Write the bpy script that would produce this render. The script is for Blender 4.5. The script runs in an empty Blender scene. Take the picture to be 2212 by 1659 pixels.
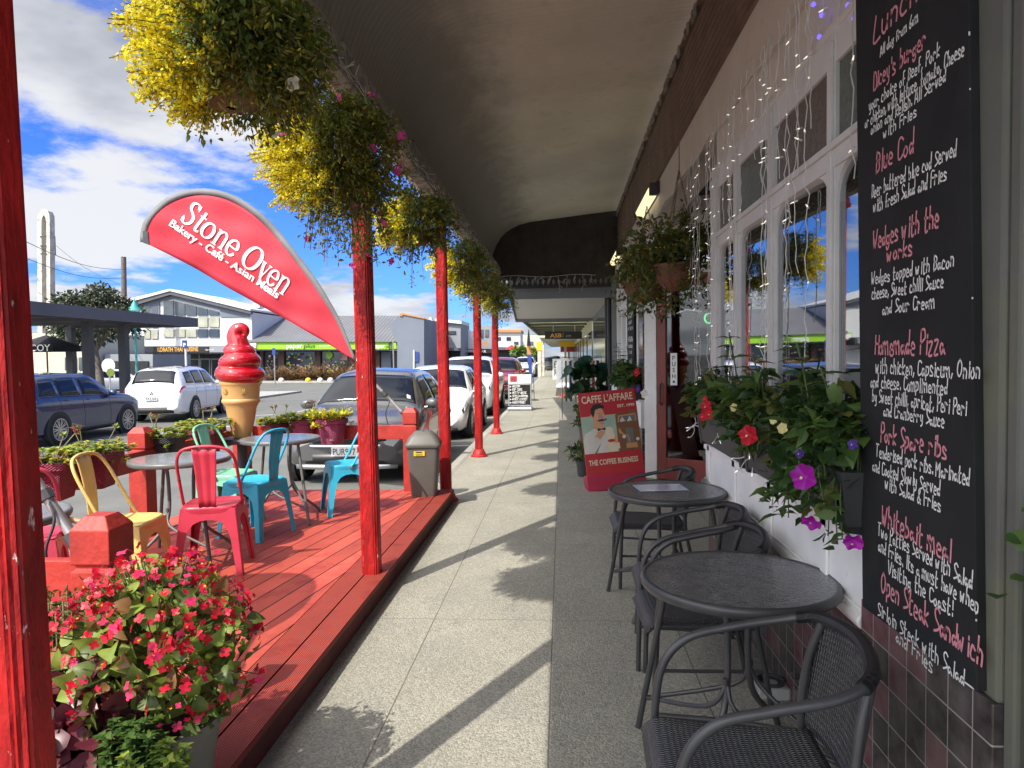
import bpy, bmesh, math, random
import numpy as np
from mathutils import Vector, Matrix, Euler
from math import radians, sin, cos, pi, sqrt, atan2
random.seed(7)
SC = bpy.context.scene
COL = SC.collection
# ------------------------------------------------------------------ camera
EYE = Vector((0, 0, 1.55))
YAW, PITCH, ROLL = 0.07018, 0.03912, 0.014
_r = Vector((cos(YAW), sin(YAW), 0)); _f = Vector((-sin(YAW), cos(YAW), 0)); _u = Vector((0, 0, 1))
_fw = cos(PITCH)*_f - sin(PITCH)*_u; _up = cos(PITCH)*_u + sin(PITCH)*_f
CR = cos(ROLL)*_r - sin(ROLL)*_up; CU = cos(ROLL)*_up + sin(ROLL)*_r; CF = _fw
cd = bpy.data.cameras.new('camera'); cam = bpy.data.objects.new('camera', cd); COL.objects.link(cam)
cd.sensor_width = 36; cd.lens = 36*1533/2212; cd.clip_start = 0.05; cd.clip_end = 3000
cam.matrix_world = Matrix(((CR.x, CU.x, -CF.x, 0), (CR.y, CU.y, -CF.y, 0), (CR.z, CU.z, -CF.z, 1.55), (0, 0, 0, 1)))
SC.camera = cam
def ray(x, y): return CF + (x-1106)/1533*CR - (y-829.5)/1533*CU      # survey of the photo: pixel (of 2212 wide) -> sight line
def at_z(x, y, z=0.0): d = ray(x, y); return EYE + d*((z-1.55)/d.z)
def at_x(x, y, X): d = ray(x, y); return EYE + d*(X/d.x)
def at_y(x, y, Y): d = ray(x, y); return EYE + d*(Y/d.y)
# ------------------------------------------------------------------ sky, sun, exposure
SUN = Vector((-0.48, -0.876, 1.10)).normalized()
SC.view_settings.view_transform = 'Standard'; SC.view_settings.look = 'None'
SC.view_settings.gamma = 1; SC.view_settings.use_curve_mapping = False
SC.view_settings.exposure = 1.0
wd = bpy.data.worlds.new('World'); SC.world = wd; wd.use_nodes = True
wt = wd.node_tree; wt.nodes.clear()
def wn(t, **k):
    n = wt.nodes.new(t)
    for a, b in k.items(): setattr(n, a, b)
    return n
wo = wn('ShaderNodeOutputWorld'); bg = wn('ShaderNodeBackground'); bg.inputs['Strength'].default_value = 0.15
sky = wn('ShaderNodeTexSky', sky_type='NISHITA', sun_disc=False)
sky.sun_elevation = math.asin(SUN.z); sky.sun_rotation = atan2(SUN.x, SUN.y)
sky.air_density = 1.0; sky.dust_density = 0.25; sky.ozone_density = 3.0
tc = wn('ShaderNodeTexCoord'); sep = wn('ShaderNodeSeparateXYZ'); wt.links.new(tc.outputs['Generated'], sep.inputs[0])
def wmath(op, a, b=None, c=None):
    n = wn('ShaderNodeMath', operation=op)
    for i, v in enumerate((a, b, c)):
        if v is None: continue
        if isinstance(v, (int, float)): n.inputs[i].default_value = v
        else: wt.links.new(v, n.inputs[i])
    return n.outputs[0]
zc = wmath('ADD', wmath('MAXIMUM', sep.outputs[2], 0.0), 0.16)
cx_ = wmath('DIVIDE', sep.outputs[0], zc); cy_ = wmath('DIVIDE', sep.outputs[1], zc)
cv = wn('ShaderNodeCombineXYZ'); wt.links.new(cx_, cv.inputs[0]); wt.links.new(cy_, cv.inputs[1])
def wnoise(scale, detail, off, rough=0.55, vec=None):
    m = wn('ShaderNodeMapping'); m.inputs['Location'].default_value = off; wt.links.new(vec or cv.outputs[0], m.inputs[0])
    n = wn('ShaderNodeTexNoise'); n.inputs['Scale'].default_value = scale; n.inputs['Detail'].default_value = detail
    n.inputs['Roughness'].default_value = rough; wt.links.new(m.outputs[0], n.inputs['Vector']); return n.outputs['Fac']
dt = wn('ShaderNodeVectorMath', operation='DOT_PRODUCT'); wt.links.new(tc.outputs['Generated'], dt.inputs[0]); dt.inputs[1].default_value = tuple(SUN)
near = wmath('POWER', wmath('MAXIMUM', dt.outputs['Value'], 0.0), 1.5)          # clouds round the sun, out of view, brightened and thickened as added fill light
CLOUD_OFF = (1.7, 3.4, 1.7)
big = wnoise(0.62, 10, CLOUD_OFF, 0.60); shade = wnoise(0.85, 6, (CLOUD_OFF[0]+0.22, CLOUD_OFF[1]+0.34, 1.7), 0.55)
mr = wn('ShaderNodeMapRange', interpolation_type='SMOOTHSTEP'); wt.links.new(wmath('MULTIPLY_ADD', near, 0.10, big), mr.inputs['Value'])
mr.inputs['From Min'].default_value = 0.472; mr.inputs['From Max'].default_value = 0.540
ms = wn('ShaderNodeMapRange', interpolation_type='SMOOTHSTEP'); wt.links.new(shade, ms.inputs['Value'])
ms.inputs['From Min'].default_value = 0.44; ms.inputs['From Max'].default_value = 0.62
ms.inputs['To Min'].default_value = 1.0; ms.inputs['To Max'].default_value = 0.40
cc = wn('ShaderNodeMix', data_type='RGBA'); wt.links.new(ms.outputs[0], cc.inputs['Factor'])
cc.inputs['A'].default_value = (0.62, 0.74, 0.95, 1); cc.inputs['B'].default_value = (3.1, 3.1, 3.1, 1)
cb = wn('ShaderNodeVectorMath', operation='SCALE'); wt.links.new(cc.outputs['Result'], cb.inputs[0]); wt.links.new(wmath('MULTIPLY_ADD', near, 3.6, 1.0), cb.inputs['Scale'])
tint = wn('ShaderNodeMix', data_type='RGBA', blend_type='MULTIPLY'); tint.inputs['Factor'].default_value = 1
wt.links.new(sky.outputs[0], tint.inputs['A']); tint.inputs['B'].default_value = (0.17, 0.335, 0.74, 1)
mx = wn('ShaderNodeMix', data_type='RGBA'); wt.links.new(wmath('MULTIPLY', mr.outputs[0], 0.93), mx.inputs['Factor'])
wt.links.new(tint.outputs['Result'], mx.inputs['A']); wt.links.new(cb.outputs[0], mx.inputs['B'])
wt.links.new(mx.outputs['Result'], bg.inputs['Color']); wt.links.new(bg.outputs[0], wo.inputs[0])
sl = bpy.data.lights.new('sun', 'SUN'); sl.energy = 3.1; sl.angle = radians(0.5); sl.color = (1.0, 0.94, 0.84)
so = bpy.data.objects.new('sun', sl); COL.objects.link(so); so.location = (-20, -30, 40)
so.rotation_euler = SUN.to_track_quat('Z', 'Y').to_euler()
SC.cycles.max_bounces = 7; SC.cycles.diffuse_bounces = 5; SC.cycles.transparent_max_bounces = 12
SC.cycles.use_denoising = True
# ------------------------------------------------------------------ helpers
def tag(o, label=None, cat=None, group=None, kind=None):
    for k, v in (('label', label), ('category', cat), ('group', group), ('kind', kind)):
        if v: o[k] = v
    return o
def empty(name, loc=(0, 0, 0), rz=0.0, label=None, cat=None, group=None):
    o = bpy.data.objects.new(name, None); COL.objects.link(o); o.location = loc; o.rotation_euler = (0, 0, rz)
    o.empty_display_size = 0.1
    return tag(o, label, cat, group)
def copy_tree(o, parent=None):
    c = o.copy(); COL.objects.link(c)
    if parent: c.parent = parent
    for ch in list(o.children): copy_tree(ch, c)
    return c
class MB:
    def __init__(s): s.v = []; s.f = []; s.m = []
    def add(s, verts, faces, mi=0, M=None):
        b = len(s.v)
        if M is not None: verts = [tuple(M @ Vector(p)) for p in verts]
        s.v += [tuple(p) for p in verts]; s.f += [tuple(i+b for i in f) for f in faces]
        s.m += list(mi) if isinstance(mi, (list, tuple, np.ndarray)) else [mi]*len(faces)
        return s
    def box(s, a, b, mi=0, M=None):
        x0, y0, z0 = a; x1, y1, z1 = b
        v = [(x0,y0,z0),(x1,y0,z0),(x1,y1,z0),(x0,y1,z0),(x0,y0,z1),(x1,y0,z1),(x1,y1,z1),(x0,y1,z1)]
        return s.add(v, [(0,3,2,1),(4,5,6,7),(0,1,5,4),(1,2,6,5),(2,3,7,6),(3,0,4,7)], mi, M)
    def quad(s, a, b, c, d, mi=0): return s.add([a, b, c, d], [(0,1,2,3)], mi)
    def tube(s, pts, r, n=8, mi=0, closed=False, caps=True, M=None):
        P = [Vector(p) for p in pts]; k = len(P); rs = r if isinstance(r, (list, tuple)) else [r]*k
        v = []; prev = None
        for i in range(k):
            t = (P[(i+1) % k] - P[i-1]) if closed else (P[min(i+1, k-1)] - P[max(i-1, 0)])
            t = t.normalized() if t.length > 1e-9 else Vector((0, 0, 1))
            if prev is None: a = t.orthogonal().normalized()
            else:
                a = prev - t*prev.dot(t); a = a.normalized() if a.length > 1e-6 else t.orthogonal().normalized()
            prev = a; b = t.cross(a)
            for j in range(n):
                w = 2*pi*j/n; v.append(P[i] + (a*cos(w) + b*sin(w))*rs[i])
        f = []
        for i in range(k if closed else k-1):
            i2 = (i+1) % k
            for j in range(n): f.append((i*n+j, i*n+(j+1) % n, i2*n+(j+1) % n, i2*n+j))
        if caps and not closed: f += [tuple(range(n))[::-1], tuple((k-1)*n+j for j in range(n))]
        return s.add(v, f, mi, M)
    def lathe(s, prof, n=24, c=(0, 0, 0), mi=0, M=None, caps=True):
        v = []; f = []
        for r, z in prof:
            for j in range(n): w = 2*pi*j/n; v.append((c[0]+r*cos(w), c[1]+r*sin(w), c[2]+z))
        k = len(prof)
        for i in range(k-1):
            for j in range(n): f.append((i*n+j, i*n+(j+1) % n, (i+1)*n+(j+1) % n, (i+1)*n+j))
        if caps: f += [tuple(range(n))[::-1], tuple((k-1)*n+j for j in range(n))]
        return s.add(v, f, mi, M)
    def prism(s, poly, h0, h1, mi=0, M=None):
        n = len(poly); v = [(x, y, h0) for x, y in poly] + [(x, y, h1) for x, y in poly]
        f = [tuple(range(n))[::-1], tuple(range(n, 2*n))] + [(i, (i+1) % n, n+(i+1) % n, n+i) for i in range(n)]
        return s.add(v, f, mi, M)
    def grid(s, rows, mi=0, closed_u=False):
        k = len(rows); n = len(rows[0]); v = [p for r in rows for p in r]; f = []
        for i in range(k-1):
            for j in range(n if closed_u else n-1): f.append((i*n+j, i*n+(j+1) % n, (i+1)*n+(j+1) % n, (i+1)*n+j))
        return s.add(v, f, mi)
    def build(s, name, mats, parent=None, smooth=None, bevel=0, seg=2, solid=0, loc=None):
        me = bpy.data.meshes.new(name); me.from_pydata(s.v, [], s.f)
        if not isinstance(mats, (list, tuple)): mats = [mats]
        for m in mats: me.materials.append(m)
        if len(mats) > 1: me.polygons.foreach_set('material_index', s.m)
        if smooth is not None:
            me.polygons.foreach_set('use_smooth', [True]*len(me.polygons))
            if smooth < 170: me.set_sharp_from_angle(angle=radians(smooth))
        me.update()
        o = bpy.data.objects.new(name, me); COL.objects.link(o)
        if parent: o.parent = parent
        if loc: o.location = loc
        if solid:
            md = o.modifiers.new('thickness', 'SOLIDIFY'); md.thickness = solid; md.offset = 0
        if bevel:
            md = o.modifiers.new('bevel', 'BEVEL'); md.width = bevel; md.segments = seg; md.limit_method = 'ANGLE'; md.angle_limit = radians(35)
        return o
def frame(o, right, up):
    r = Vector(right).normalized(); u = Vector(up); u = (u - r*u.dot(r)).normalized(); n = r.cross(u)
    return Matrix(((r.x, u.x, n.x, o[0]), (r.y, u.y, n.y, o[1]), (r.z, u.z, n.z, o[2]), (0, 0, 0, 1)))
def rotz(a, loc=(0, 0, 0)): return Matrix.Translation(loc) @ Matrix.Rotation(a, 4, 'Z')
def arc(c, r, a0, a1, n, ax=(1, 0, 0), ay=(0, 0, 1)):
    A = Vector(ax); B = Vector(ay); c = Vector(c)
    return [c + A*(r*cos(a0+(a1-a0)*i/n)) + B*(r*sin(a0+(a1-a0)*i/n)) for i in range(n+1)]
def smoothpath(pts, n=6, closed=False):
    P = [Vector(p) for p in pts]; k = len(P); out = []
    for i in range(k if closed else k-1):
        g = (lambda j: P[j % k]) if closed else (lambda j: P[max(0, min(k-1, j))])
        p0, p1, p2, p3 = g(i-1), g(i), g(i+1), g(i+2)
        for j in range(n):
            t = j/n
            out.append(0.5*((2*p1) + (p2-p0)*t + (2*p0-5*p1+4*p2-p3)*t*t + (3*p1-p0-3*p2+p3)*t**3))
    if not closed: out.append(P[-1])
    return out
# ------------------------------------------------------------------ materials
MAT = {}
def mk(name, col, rough=0.6, metal=0.0, var=0.12, scale=8.0, bump=0.0, bscale=None, spec=0.5, coat=0.0, trans=0.0, emit=None, estr=0.0,
       spots=None, sscale=30.0, smin=0.6, smax=0.7, stretch=(1, 1, 1), sstretch=(1, 1, 1), detail=6):
    if name in MAT: return MAT[name]
    m = bpy.data.materials.new(name); m.use_nodes = True; t = m.node_tree; N = t.nodes; L = t.links
    b = N['Principled BSDF']; b.inputs['Roughness'].default_value = rough; b.inputs['Metallic'].default_value = metal
    b.inputs['Specular IOR Level'].default_value = spec; b.inputs['Coat Weight'].default_value = coat; b.inputs['Coat Roughness'].default_value = 0.04
    tcn = N.new('ShaderNodeTexCoord'); mp = N.new('ShaderNodeMapping'); mp.inputs['Scale'].default_value = stretch; L.new(tcn.outputs['Object'], mp.inputs[0])
    nz = N.new('ShaderNodeTexNoise'); nz.inputs['Scale'].default_value = scale; nz.inputs['Detail'].default_value = detail; L.new(mp.outputs[0], nz.inputs['Vector'])
    mr = N.new('ShaderNodeMapRange'); L.new(nz.outputs['Fac'], mr.inputs['Value'])
    mr.inputs['From Min'].default_value = 0.3; mr.inputs['From Max'].default_value = 0.7
    mx = N.new('ShaderNodeMix'); mx.data_type = 'RGBA'; L.new(mr.outputs[0], mx.inputs['Factor'])
    c2 = tuple(col)
    mx.inputs['A'].default_value = tuple(max(0, c*(1-var)) for c in c2) + (1,); mx.inputs['B'].default_value = tuple(min(1, c*(1+var)) for c in c2) + (1,)
    out = mx.outputs['Result']
    if spots:
        mp2 = N.new('ShaderNodeMapping'); mp2.inputs['Scale'].default_value = sstretch; L.new(tcn.outputs['Object'], mp2.inputs[0])
        n2 = N.new('ShaderNodeTexNoise'); n2.inputs['Scale'].default_value = sscale; n2.inputs['Detail'].default_value = 5; n2.inputs['Roughness'].default_value = 0.65; L.new(mp2.outputs[0], n2.inputs['Vector'])
        r2 = N.new('ShaderNodeMapRange'); L.new(n2.outputs['Fac'], r2.inputs['Value']); r2.inputs['From Min'].default_value = smin; r2.inputs['From Max'].default_value = smax
        m2 = N.new('ShaderNodeMix'); m2.data_type = 'RGBA'; L.new(r2.outputs[0], m2.inputs['Factor']); L.new(out, m2.inputs['A']); m2.inputs['B'].default_value = tuple(spots) + (1,)
        out = m2.outputs['Result']
    L.new(out, b.inputs['Base Color'])
    if bump:
        nb = N.new('ShaderNodeTexNoise'); nb.inputs['Scale'].default_value = bscale or scale*6; nb.inputs['Detail'].default_value = 4; L.new(mp.outputs[0], nb.inputs['Vector'])
        bp = N.new('ShaderNodeBump'); bp.inputs['Strength'].default_value = bump; bp.inputs['Distance'].default_value = 0.01; L.new(nb.outputs['Fac'], bp.inputs['Height']); L.new(bp.outputs[0], b.inputs['Normal'])
    if emit:
        b.inputs['Emission Color'].default_value = tuple(emit) + (1,); b.inputs['Emission Strength'].default_value = estr
    if trans:
        tr = N.new('ShaderNodeBsdfTranslucent'); L.new(out, tr.inputs['Color']); ms_ = N.new('ShaderNodeMixShader'); ms_.inputs[0].default_value = trans
        L.new(b.outputs[0], ms_.inputs[1]); L.new(tr.outputs[0], ms_.inputs[2]); L.new(ms_.outputs[0], N['Material Output'].inputs[0])
    MAT[name] = m; return m
def nodes_of(m):
    t = m.node_tree; return t.nodes, t.links, t.nodes['Principled BSDF']
def nmath(m, op, a, b=None, c=None):
    N, L, _ = nodes_of(m); n = N.new('ShaderNodeMath'); n.operation = op
    for i, v in enumerate((a, b, c)):
        if v is None: continue
        if isinstance(v, (int, float)): n.inputs[i].default_value = v
        else: L.new(v, n.inputs[i])
    return n.outputs[0]
def nsep(m, which='Object', rot=0.0):
    N, L, _ = nodes_of(m); c = N.new('ShaderNodeTexCoord'); mp = N.new('ShaderNodeMapping'); mp.inputs['Rotation'].default_value = (0, 0, rot)
    L.new(c.outputs[which], mp.inputs[0]); s = N.new('ShaderNodeSeparateXYZ'); L.new(mp.outputs[0], s.inputs[0]); return s.outputs
def stripes(m, coord, period, width, dark=(0.02, 0.01, 0.01), bump=0.6, dist=0.006, soft=0.25):
    """dark seams every `period` along one coordinate, each `width` wide, sunk a little"""
    N, L, b = nodes_of(m)
    fr = nmath(m, 'FRACT', nmath(m, 'DIVIDE', coord, period)); d = nmath(m, 'ABSOLUTE', nmath(m, 'SUBTRACT', fr, 0.5))
    mr = N.new('ShaderNodeMapRange'); L.new(d, mr.inputs['Value']); e = 0.5-width/period/2
    mr.inputs['From Min'].default_value = e*(1-soft*width/period); mr.inputs['From Max'].default_value = e+0.0005
    old = b.inputs['Base Color'].links[0].from_socket
    mx = N.new('ShaderNodeMix'); mx.data_type = 'RGBA'; L.new(mr.outputs[0], mx.inputs['Factor']); L.new(old, mx.inputs['A']); mx.inputs['B'].default_value = tuple(dark)+(1,)
    L.new(mx.outputs['Result'], b.inputs['Base Color'])
    if bump:
        bp = N.new('ShaderNodeBump'); bp.inputs['Strength'].default_value = bump; bp.inputs['Distance'].default_value = dist; bp.invert = True
        L.new(mr.outputs[0], bp.inputs['Height'])
        if b.inputs['Normal'].links: L.new(b.inputs['Normal'].links[0].from_socket, bp.inputs['Normal'])
        L.new(bp.outputs[0], b.inputs['Normal'])
    return fr
def waves(m, coord, period, strength=1.0, dist=0.01, fade=0.0):
    N, L, b = nodes_of(m)
    h = nmath(m, 'SINE', nmath(m, 'MULTIPLY', coord, 2*pi/period))
    bp = N.new('ShaderNodeBump'); bp.inputs['Strength'].default_value = strength; bp.inputs['Distance'].default_value = dist; L.new(h, bp.inputs['Height'])
    if b.inputs['Normal'].links: L.new(b.inputs['Normal'].links[0].from_socket, bp.inputs['Normal'])
    L.new(bp.outputs[0], b.inputs['Normal']); return h
def glass_mat(name, tint=(0.8, 0.85, 0.85), refl=0.25, rough=0.02):
    """window pane: clear to what is behind, mirror-like to what is in front"""
    m = bpy.data.materials.new(name); m.use_nodes = True; t = m.node_tree; N = t.nodes; L = t.links; N.remove(N['Principled BSDF'])
    tr = N.new('ShaderNodeBsdfTransparent'); tr.inputs[0].default_value = tuple(tint)+(1,)
    gl = N.new('ShaderNodeBsdfGlossy'); gl.inputs['Roughness'].default_value = rough; gl.inputs['Color'].default_value = (0.95, 0.97, 1, 1)
    fr = N.new('ShaderNodeFresnel'); fr.inputs['IOR'].default_value = 1.5
    ad = N.new('ShaderNodeMath'); ad.operation = 'MULTIPLY_ADD'; ad.use_clamp = True; L.new(fr.outputs[0], ad.inputs[0]); ad.inputs[1].default_value = 1.6; ad.inputs[2].default_value = refl
    ms_ = N.new('ShaderNodeMixShader'); L.new(ad.outputs[0], ms_.inputs[0]); L.new(tr.outputs[0], ms_.inputs[1]); L.new(gl.outputs[0], ms_.inputs[2]); L.new(ms_.outputs[0], N['Material Output'].inputs[0])
    MAT[name] = m; return m
# ------------------------------------------------------------------ scattering of leaves, petals, blades
def leaf_tpl(outline, fold=0.25, curl=0.3):
    """leaf of unit length along +x, in the xy plane, z up; outline = [(u, half width)...] between base and tip"""
    k = len(outline); v = []; f = []
    for u, w in outline: v.append((u, 0, -curl*u*u))
    for u, w in outline: v.append((u, w, fold*w-curl*u*u))
    for u, w in outline: v.append((u, -w, fold*w-curl*u*u))
    for i in range(k-1):
        a = [i, i+1, k+i+1, k+i]; b = [i, 2*k+i, 2*k+i+1, i+1]
        f += [tuple(dict.fromkeys(a)), tuple(dict.fromkeys(b))]
    return np.array(v), f
def kite(w=0.3, bend=0.15): return np.array([(0, 0, 0), (0.5, w, -bend*0.2), (1, 0, -bend), (0.5, -w, -bend*0.2)]), [(0, 1, 2, 3)]
LANCE = leaf_tpl([(0, 0.02), (0.3, 0.16), (0.6, 0.13), (1, 0.0)], 0.3, 0.3)
ROUND = leaf_tpl([(0, 0.05), (0.18, 0.36), (0.5, 0.47), (0.82, 0.32), (1, 0.0)], 0.25, 0.25)
OVATE = leaf_tpl([(0, 0.03), (0.25, 0.28), (0.55, 0.26), (1, 0.0)], 0.3, 0.3)
BLADE = leaf_tpl([(0, 0.03), (0.4, 0.035), (0.75, 0.025), (1, 0.0)], 0.3, 0.5)
PETAL5 = None
def flower_tpl(n=5, r=0.5, inner=0.14, cup=0.25, k=5, notch=0.25):
    v = [(0, 0, -cup*0.5)]; f = []; m = n*k
    for i in range(m):
        w = 2*pi*i/m; ph = (i % k)/k; rr = r*(1-notch*abs(2*ph-1)**2.2*1.0) if i % k else r*(1-notch)
        v.append((rr*cos(w), rr*sin(w), cup*0.2*sin(n*w)))
    b = len(v)
    for i in range(m): w = 2*pi*i/m; v.append((inner*cos(w), inner*sin(w), -cup*0.35))
    for i in range(m): j = (i+1) % m; f.append((0, b+i, b+j)); f.append((b+i, 1+i, 1+j, b+j))
    return np.array(v), f
PETUNIA = flower_tpl(5, 0.5, 0.12, 0.5, 8, 0.13); BEGONIA = flower_tpl(4, 0.5, 0.08, 0.1, 5, 0.45); DOT = kite(0.5, 0.0)
def scatter(mb, tpl, P, D, S, mi=0, up=None, jit=0.6, rng=None):
    """one copy of tpl at every P, its x axis along D, size S; mi: material index or list to pick from"""
    rng = rng or np.random.default_rng(1)
    V, F = tpl; P = np.asarray(P, float); D = np.asarray(D, float); n = len(P)
    if n == 0: return
    D = D/(np.linalg.norm(D, axis=1, keepdims=True)+1e-9)
    U = np.tile(np.array([0, 0, 1.0]), (n, 1)) if up is None else np.asarray(up, float)
    U = U + rng.normal(0, jit, (n, 3)); U = U - D*(U*D).sum(1, keepdims=True); U /= np.linalg.norm(U, axis=1, keepdims=True)+1e-9
    W = np.cross(U, D); S = np.broadcast_to(np.asarray(S, float), (n,))
    X = P[:, None, :] + S[:, None, None]*(V[None, :, 0:1]*D[:, None, :] + V[None, :, 1:2]*W[:, None, :] + V[None, :, 2:3]*U[:, None, :])
    b = len(mb.v); k = len(V); mb.v += [tuple(p) for p in X.reshape(-1, 3)]
    mis = rng.choice(mi, n) if isinstance(mi, (list, tuple)) else ([mi]*n if np.isscalar(mi) else mi)
    for i in range(n):
        o = b+i*k
        for f in F: mb.f.append(tuple(j+o for j in f)); mb.m.append(int(mis[i]))
def rnd_dirs(n, rng, zmin=-1):
    d = rng.normal(0, 1, (n*4+24, 3)); d /= np.linalg.norm(d, axis=1, keepdims=True); d = d[d[:, 2] > zmin]; return d[:n]
# ------------------------------------------------------------------ lettering
_tc = {}
def text_geo(s, spacing=1.0, offset=0.0):
    key = (s, spacing, offset)
    if key in _tc: return _tc[key]
    c = bpy.data.curves.new('lettering', 'FONT'); c.body = s; c.size = 1; c.space_character = spacing; c.offset = offset; c.resolution_u = 3; c.fill_mode = 'BOTH'
    o = bpy.data.objects.new('lettering', c); COL.objects.link(o)
    dg = bpy.context.evaluated_depsgraph_get(); me = o.evaluated_get(dg).to_mesh()
    v = [tuple(p.co) for p in me.vertices]; f = [tuple(p.vertices) for p in me.polygons]
    o.evaluated_get(dg).to_mesh_clear(); bpy.data.objects.remove(o); bpy.data.curves.remove(c)
    _tc[key] = (v, f); return v, f
def write(mb, s, M, h=0.1, w=None, mi=0, align='c', spacing=1.0, offset=0.0, shear=0.0, thick=0.0, z=0.0):
    """put words into mb: cap height ~0.72*h; w = total width to fit; thick = extra weight sideways (heavy uprights, thin bars)"""
    v, f = text_geo(s, spacing, offset)
    if not v: return
    x0 = min(p[0] for p in v); x1 = max(p[0] for p in v); sx = (w/(x1-x0)) if w else h
    ox = {'l': -x0*sx, 'c': -(x0+x1)/2*sx, 'r': -x1*sx}[align]
    for k in ((-1, -0.5, 0, 0.5, 1) if thick else (0,)):
        mb.add([(p[0]*sx+ox+shear*p[1]*h+k*thick, p[1]*h, z+0.0002*k) for p in v], f, mi, M)
GLYPH = {  # single-stroke hand lettering, x 0-5, y 0-9 (base line 2, small letters to 6)
'a': '44 25 14 13 22 33 44 45 43 52', 'b': '19 12|14 26 45 43 22 13', 'c': '45 26 14 13 22 42', 'd': '44 25 14 13 22 33 44|49 42', 'e': '14 44 45 26 14 13 22 42',
'f': '49 29 28 22|15 45', 'g': '44 25 14 13 22 43|45 41 20 11', 'h': '19 12|14 26 45 42', 'i': '26 22|28 27', 'j': '36 31 20|38 37', 'k': '19 12|46 14 42', 'l': '29 22',
'm': '06 02|04 16 26 32|24 46 56 62', 'n': '16 12|14 26 45 42', 'o': '25 14 13 22 32 43 44 35 25', 'p': '16 10|15 36 45 43 22 13', 'q': '44 25 14 13 22 43|45 40', 'r': '16 12|14 26 45',
's': '45 26 15 24 43 42 12', 't': '29 22 42|16 46', 'u': '16 13 22 32 44|46 42', 'v': '16 22 46', 'w': '06 12 25 32 46', 'x': '16 42|46 12', 'y': '16 23 43|46 41 20', 'z': '16 46 12 42',
'A': '02 29 52|14 44', 'B': '19 12|19 48 46 16|36 45 43 12', 'C': '58 39 18 13 32 53', 'D': '19 12|19 48 54 42 12', 'F': '59 19 12|16 46', 'G': '58 39 18 13 32 53 55 35', 'H': '19 12|59 52|16 56', 'I': '29 22',
'L': '29 12 52', 'M': '02 09 25 59 52', 'O': '39 17 14 32 54 57 39', 'P': '19 12|19 49 57 46 15', 'R': '19 12|19 49 57 46 15 52', 'S': '58 39 18 26 54 43 12', 'T': '09 59|29 22', 'V': '09 22 59', 'W': '09 12 26 32 59',
'E': '59 19 12 52|16 46', 'N': '12 19 52 59', 'U': '19 13 32 43 49', 'Y': '19 25 59|25 22', 'K': '19 12|59 15 52', '.': '22 23', ',': '23 11', "'": '29 27', '!': '29 25|23 22', '&': '52 27 39 48 14 22 54', '+': '25 55|37 33', '>': '17 55 13 17', '6': '49 15 13 32 44 25 14'}
def hand(mb, s, M, h, w, mi=0, wt=0.006, slant=0.08, seed=0, align='c'):
    """chalk-pen words: each stroke a flat ribbon"""
    rg = random.Random(s+str(seed)); adv = [3.9 if c in " " else (2.6 if c in "il.,'!I" else (7.0 if c == 'm' else 6.2 if c in 'wMWTO' else 5.0)) for c in s]; tot = sum(adv)
    sx = w/tot; sy = h/7.0; x = {'c': -tot/2, 'l': 0, 'r': -tot}[align]
    for c, a in zip(s, adv):
        g = GLYPH.get(c)
        if g:
            jy = rg.uniform(-0.35, 0.35); js = rg.uniform(0.93, 1.1)
            for st in g.split('|'):
                pts = [((x+int(q[0])+rg.uniform(-.12, .12))*sx, ((int(q[1])-2)*js+jy+rg.uniform(-.12, .12))*sy) for q in st.split()]
                pts = [Vector((px+slant*py, py, 0)) for px, py in pts]
                if len(pts) > 2: pts = smoothpath(pts, 3)
                L_ = []; n = len(pts)
                for i in range(n):
                    t = (pts[min(i+1, n-1)]-pts[max(i-1, 0)]).normalized(); nn = Vector((-t.y, t.x, 0))*wt/2
                    e = -t*wt*0.4 if i == 0 else (t*wt*0.4 if i == n-1 else Vector())
                    L_ += [pts[i]+e+nn, pts[i]+e-nn]
                mb.add(L_, [(2*i, 2*i+1, 2*i+3, 2*i+2) for i in range(n-1)], mi, M)
        x += a
# ================================================================== colours
mk('red_paint', (0.40, 0.016, 0.015), 0.5, var=0.25, scale=5, bump=0.9, bscale=60, spots=(0.30, 0.012, 0.014), sscale=14, smin=0.5, smax=0.62, stretch=(1, 1, 0.45))
mk('peeling_red', (0.33, 0.010, 0.010), 0.5, spec=0.3, var=0.45, scale=16, bump=1.0, bscale=55, spots=(0.60, 0.44, 0.40), sscale=34, smin=0.655, smax=0.675, stretch=(1, 1, 0.3), sstretch=(1, 1, 0.35))
mk('rail_red', (0.36, 0.026, 0.016), 0.55, var=0.22, scale=9, bump=0.35, bscale=40, spots=(0.22, 0.015, 0.012), sscale=26, smin=0.66, smax=0.72, sstretch=(1, 1, 0.2))
mk('white_paint', (0.80, 0.79, 0.77), 0.5, var=0.07, scale=5, bump=0.12, spots=(0.40, 0.39, 0.36), sscale=7, smin=0.62, smax=0.8)
mk('frame_paint', (0.60, 0.595, 0.575), 0.5, var=0.08, scale=5, bump=0.12, spots=(0.42, 0.41, 0.38), sscale=7, smin=0.62, smax=0.8)
mk('cream_paint', (0.62, 0.58, 0.52), 0.55, var=0.07, scale=3, bump=0.1, spots=(0.36, 0.33, 0.29), sscale=6, smin=0.6, smax=0.8)
mk('wall_paint', (0.105, 0.107, 0.095), 0.7, var=0.12, scale=3, bump=0.15, spots=(0.125, 0.13, 0.085), sscale=4, smin=0.45, smax=0.7)
mk('render', (0.36, 0.36, 0.34), 0.8, var=0.1, scale=6, bump=0.3)
mk('ceiling_iron', (0.63, 0.61, 0.52), 0.6, var=0.10, scale=1.5, spots=(0.52, 0.50, 0.42), sscale=3, smin=0.52, smax=0.75)
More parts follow.
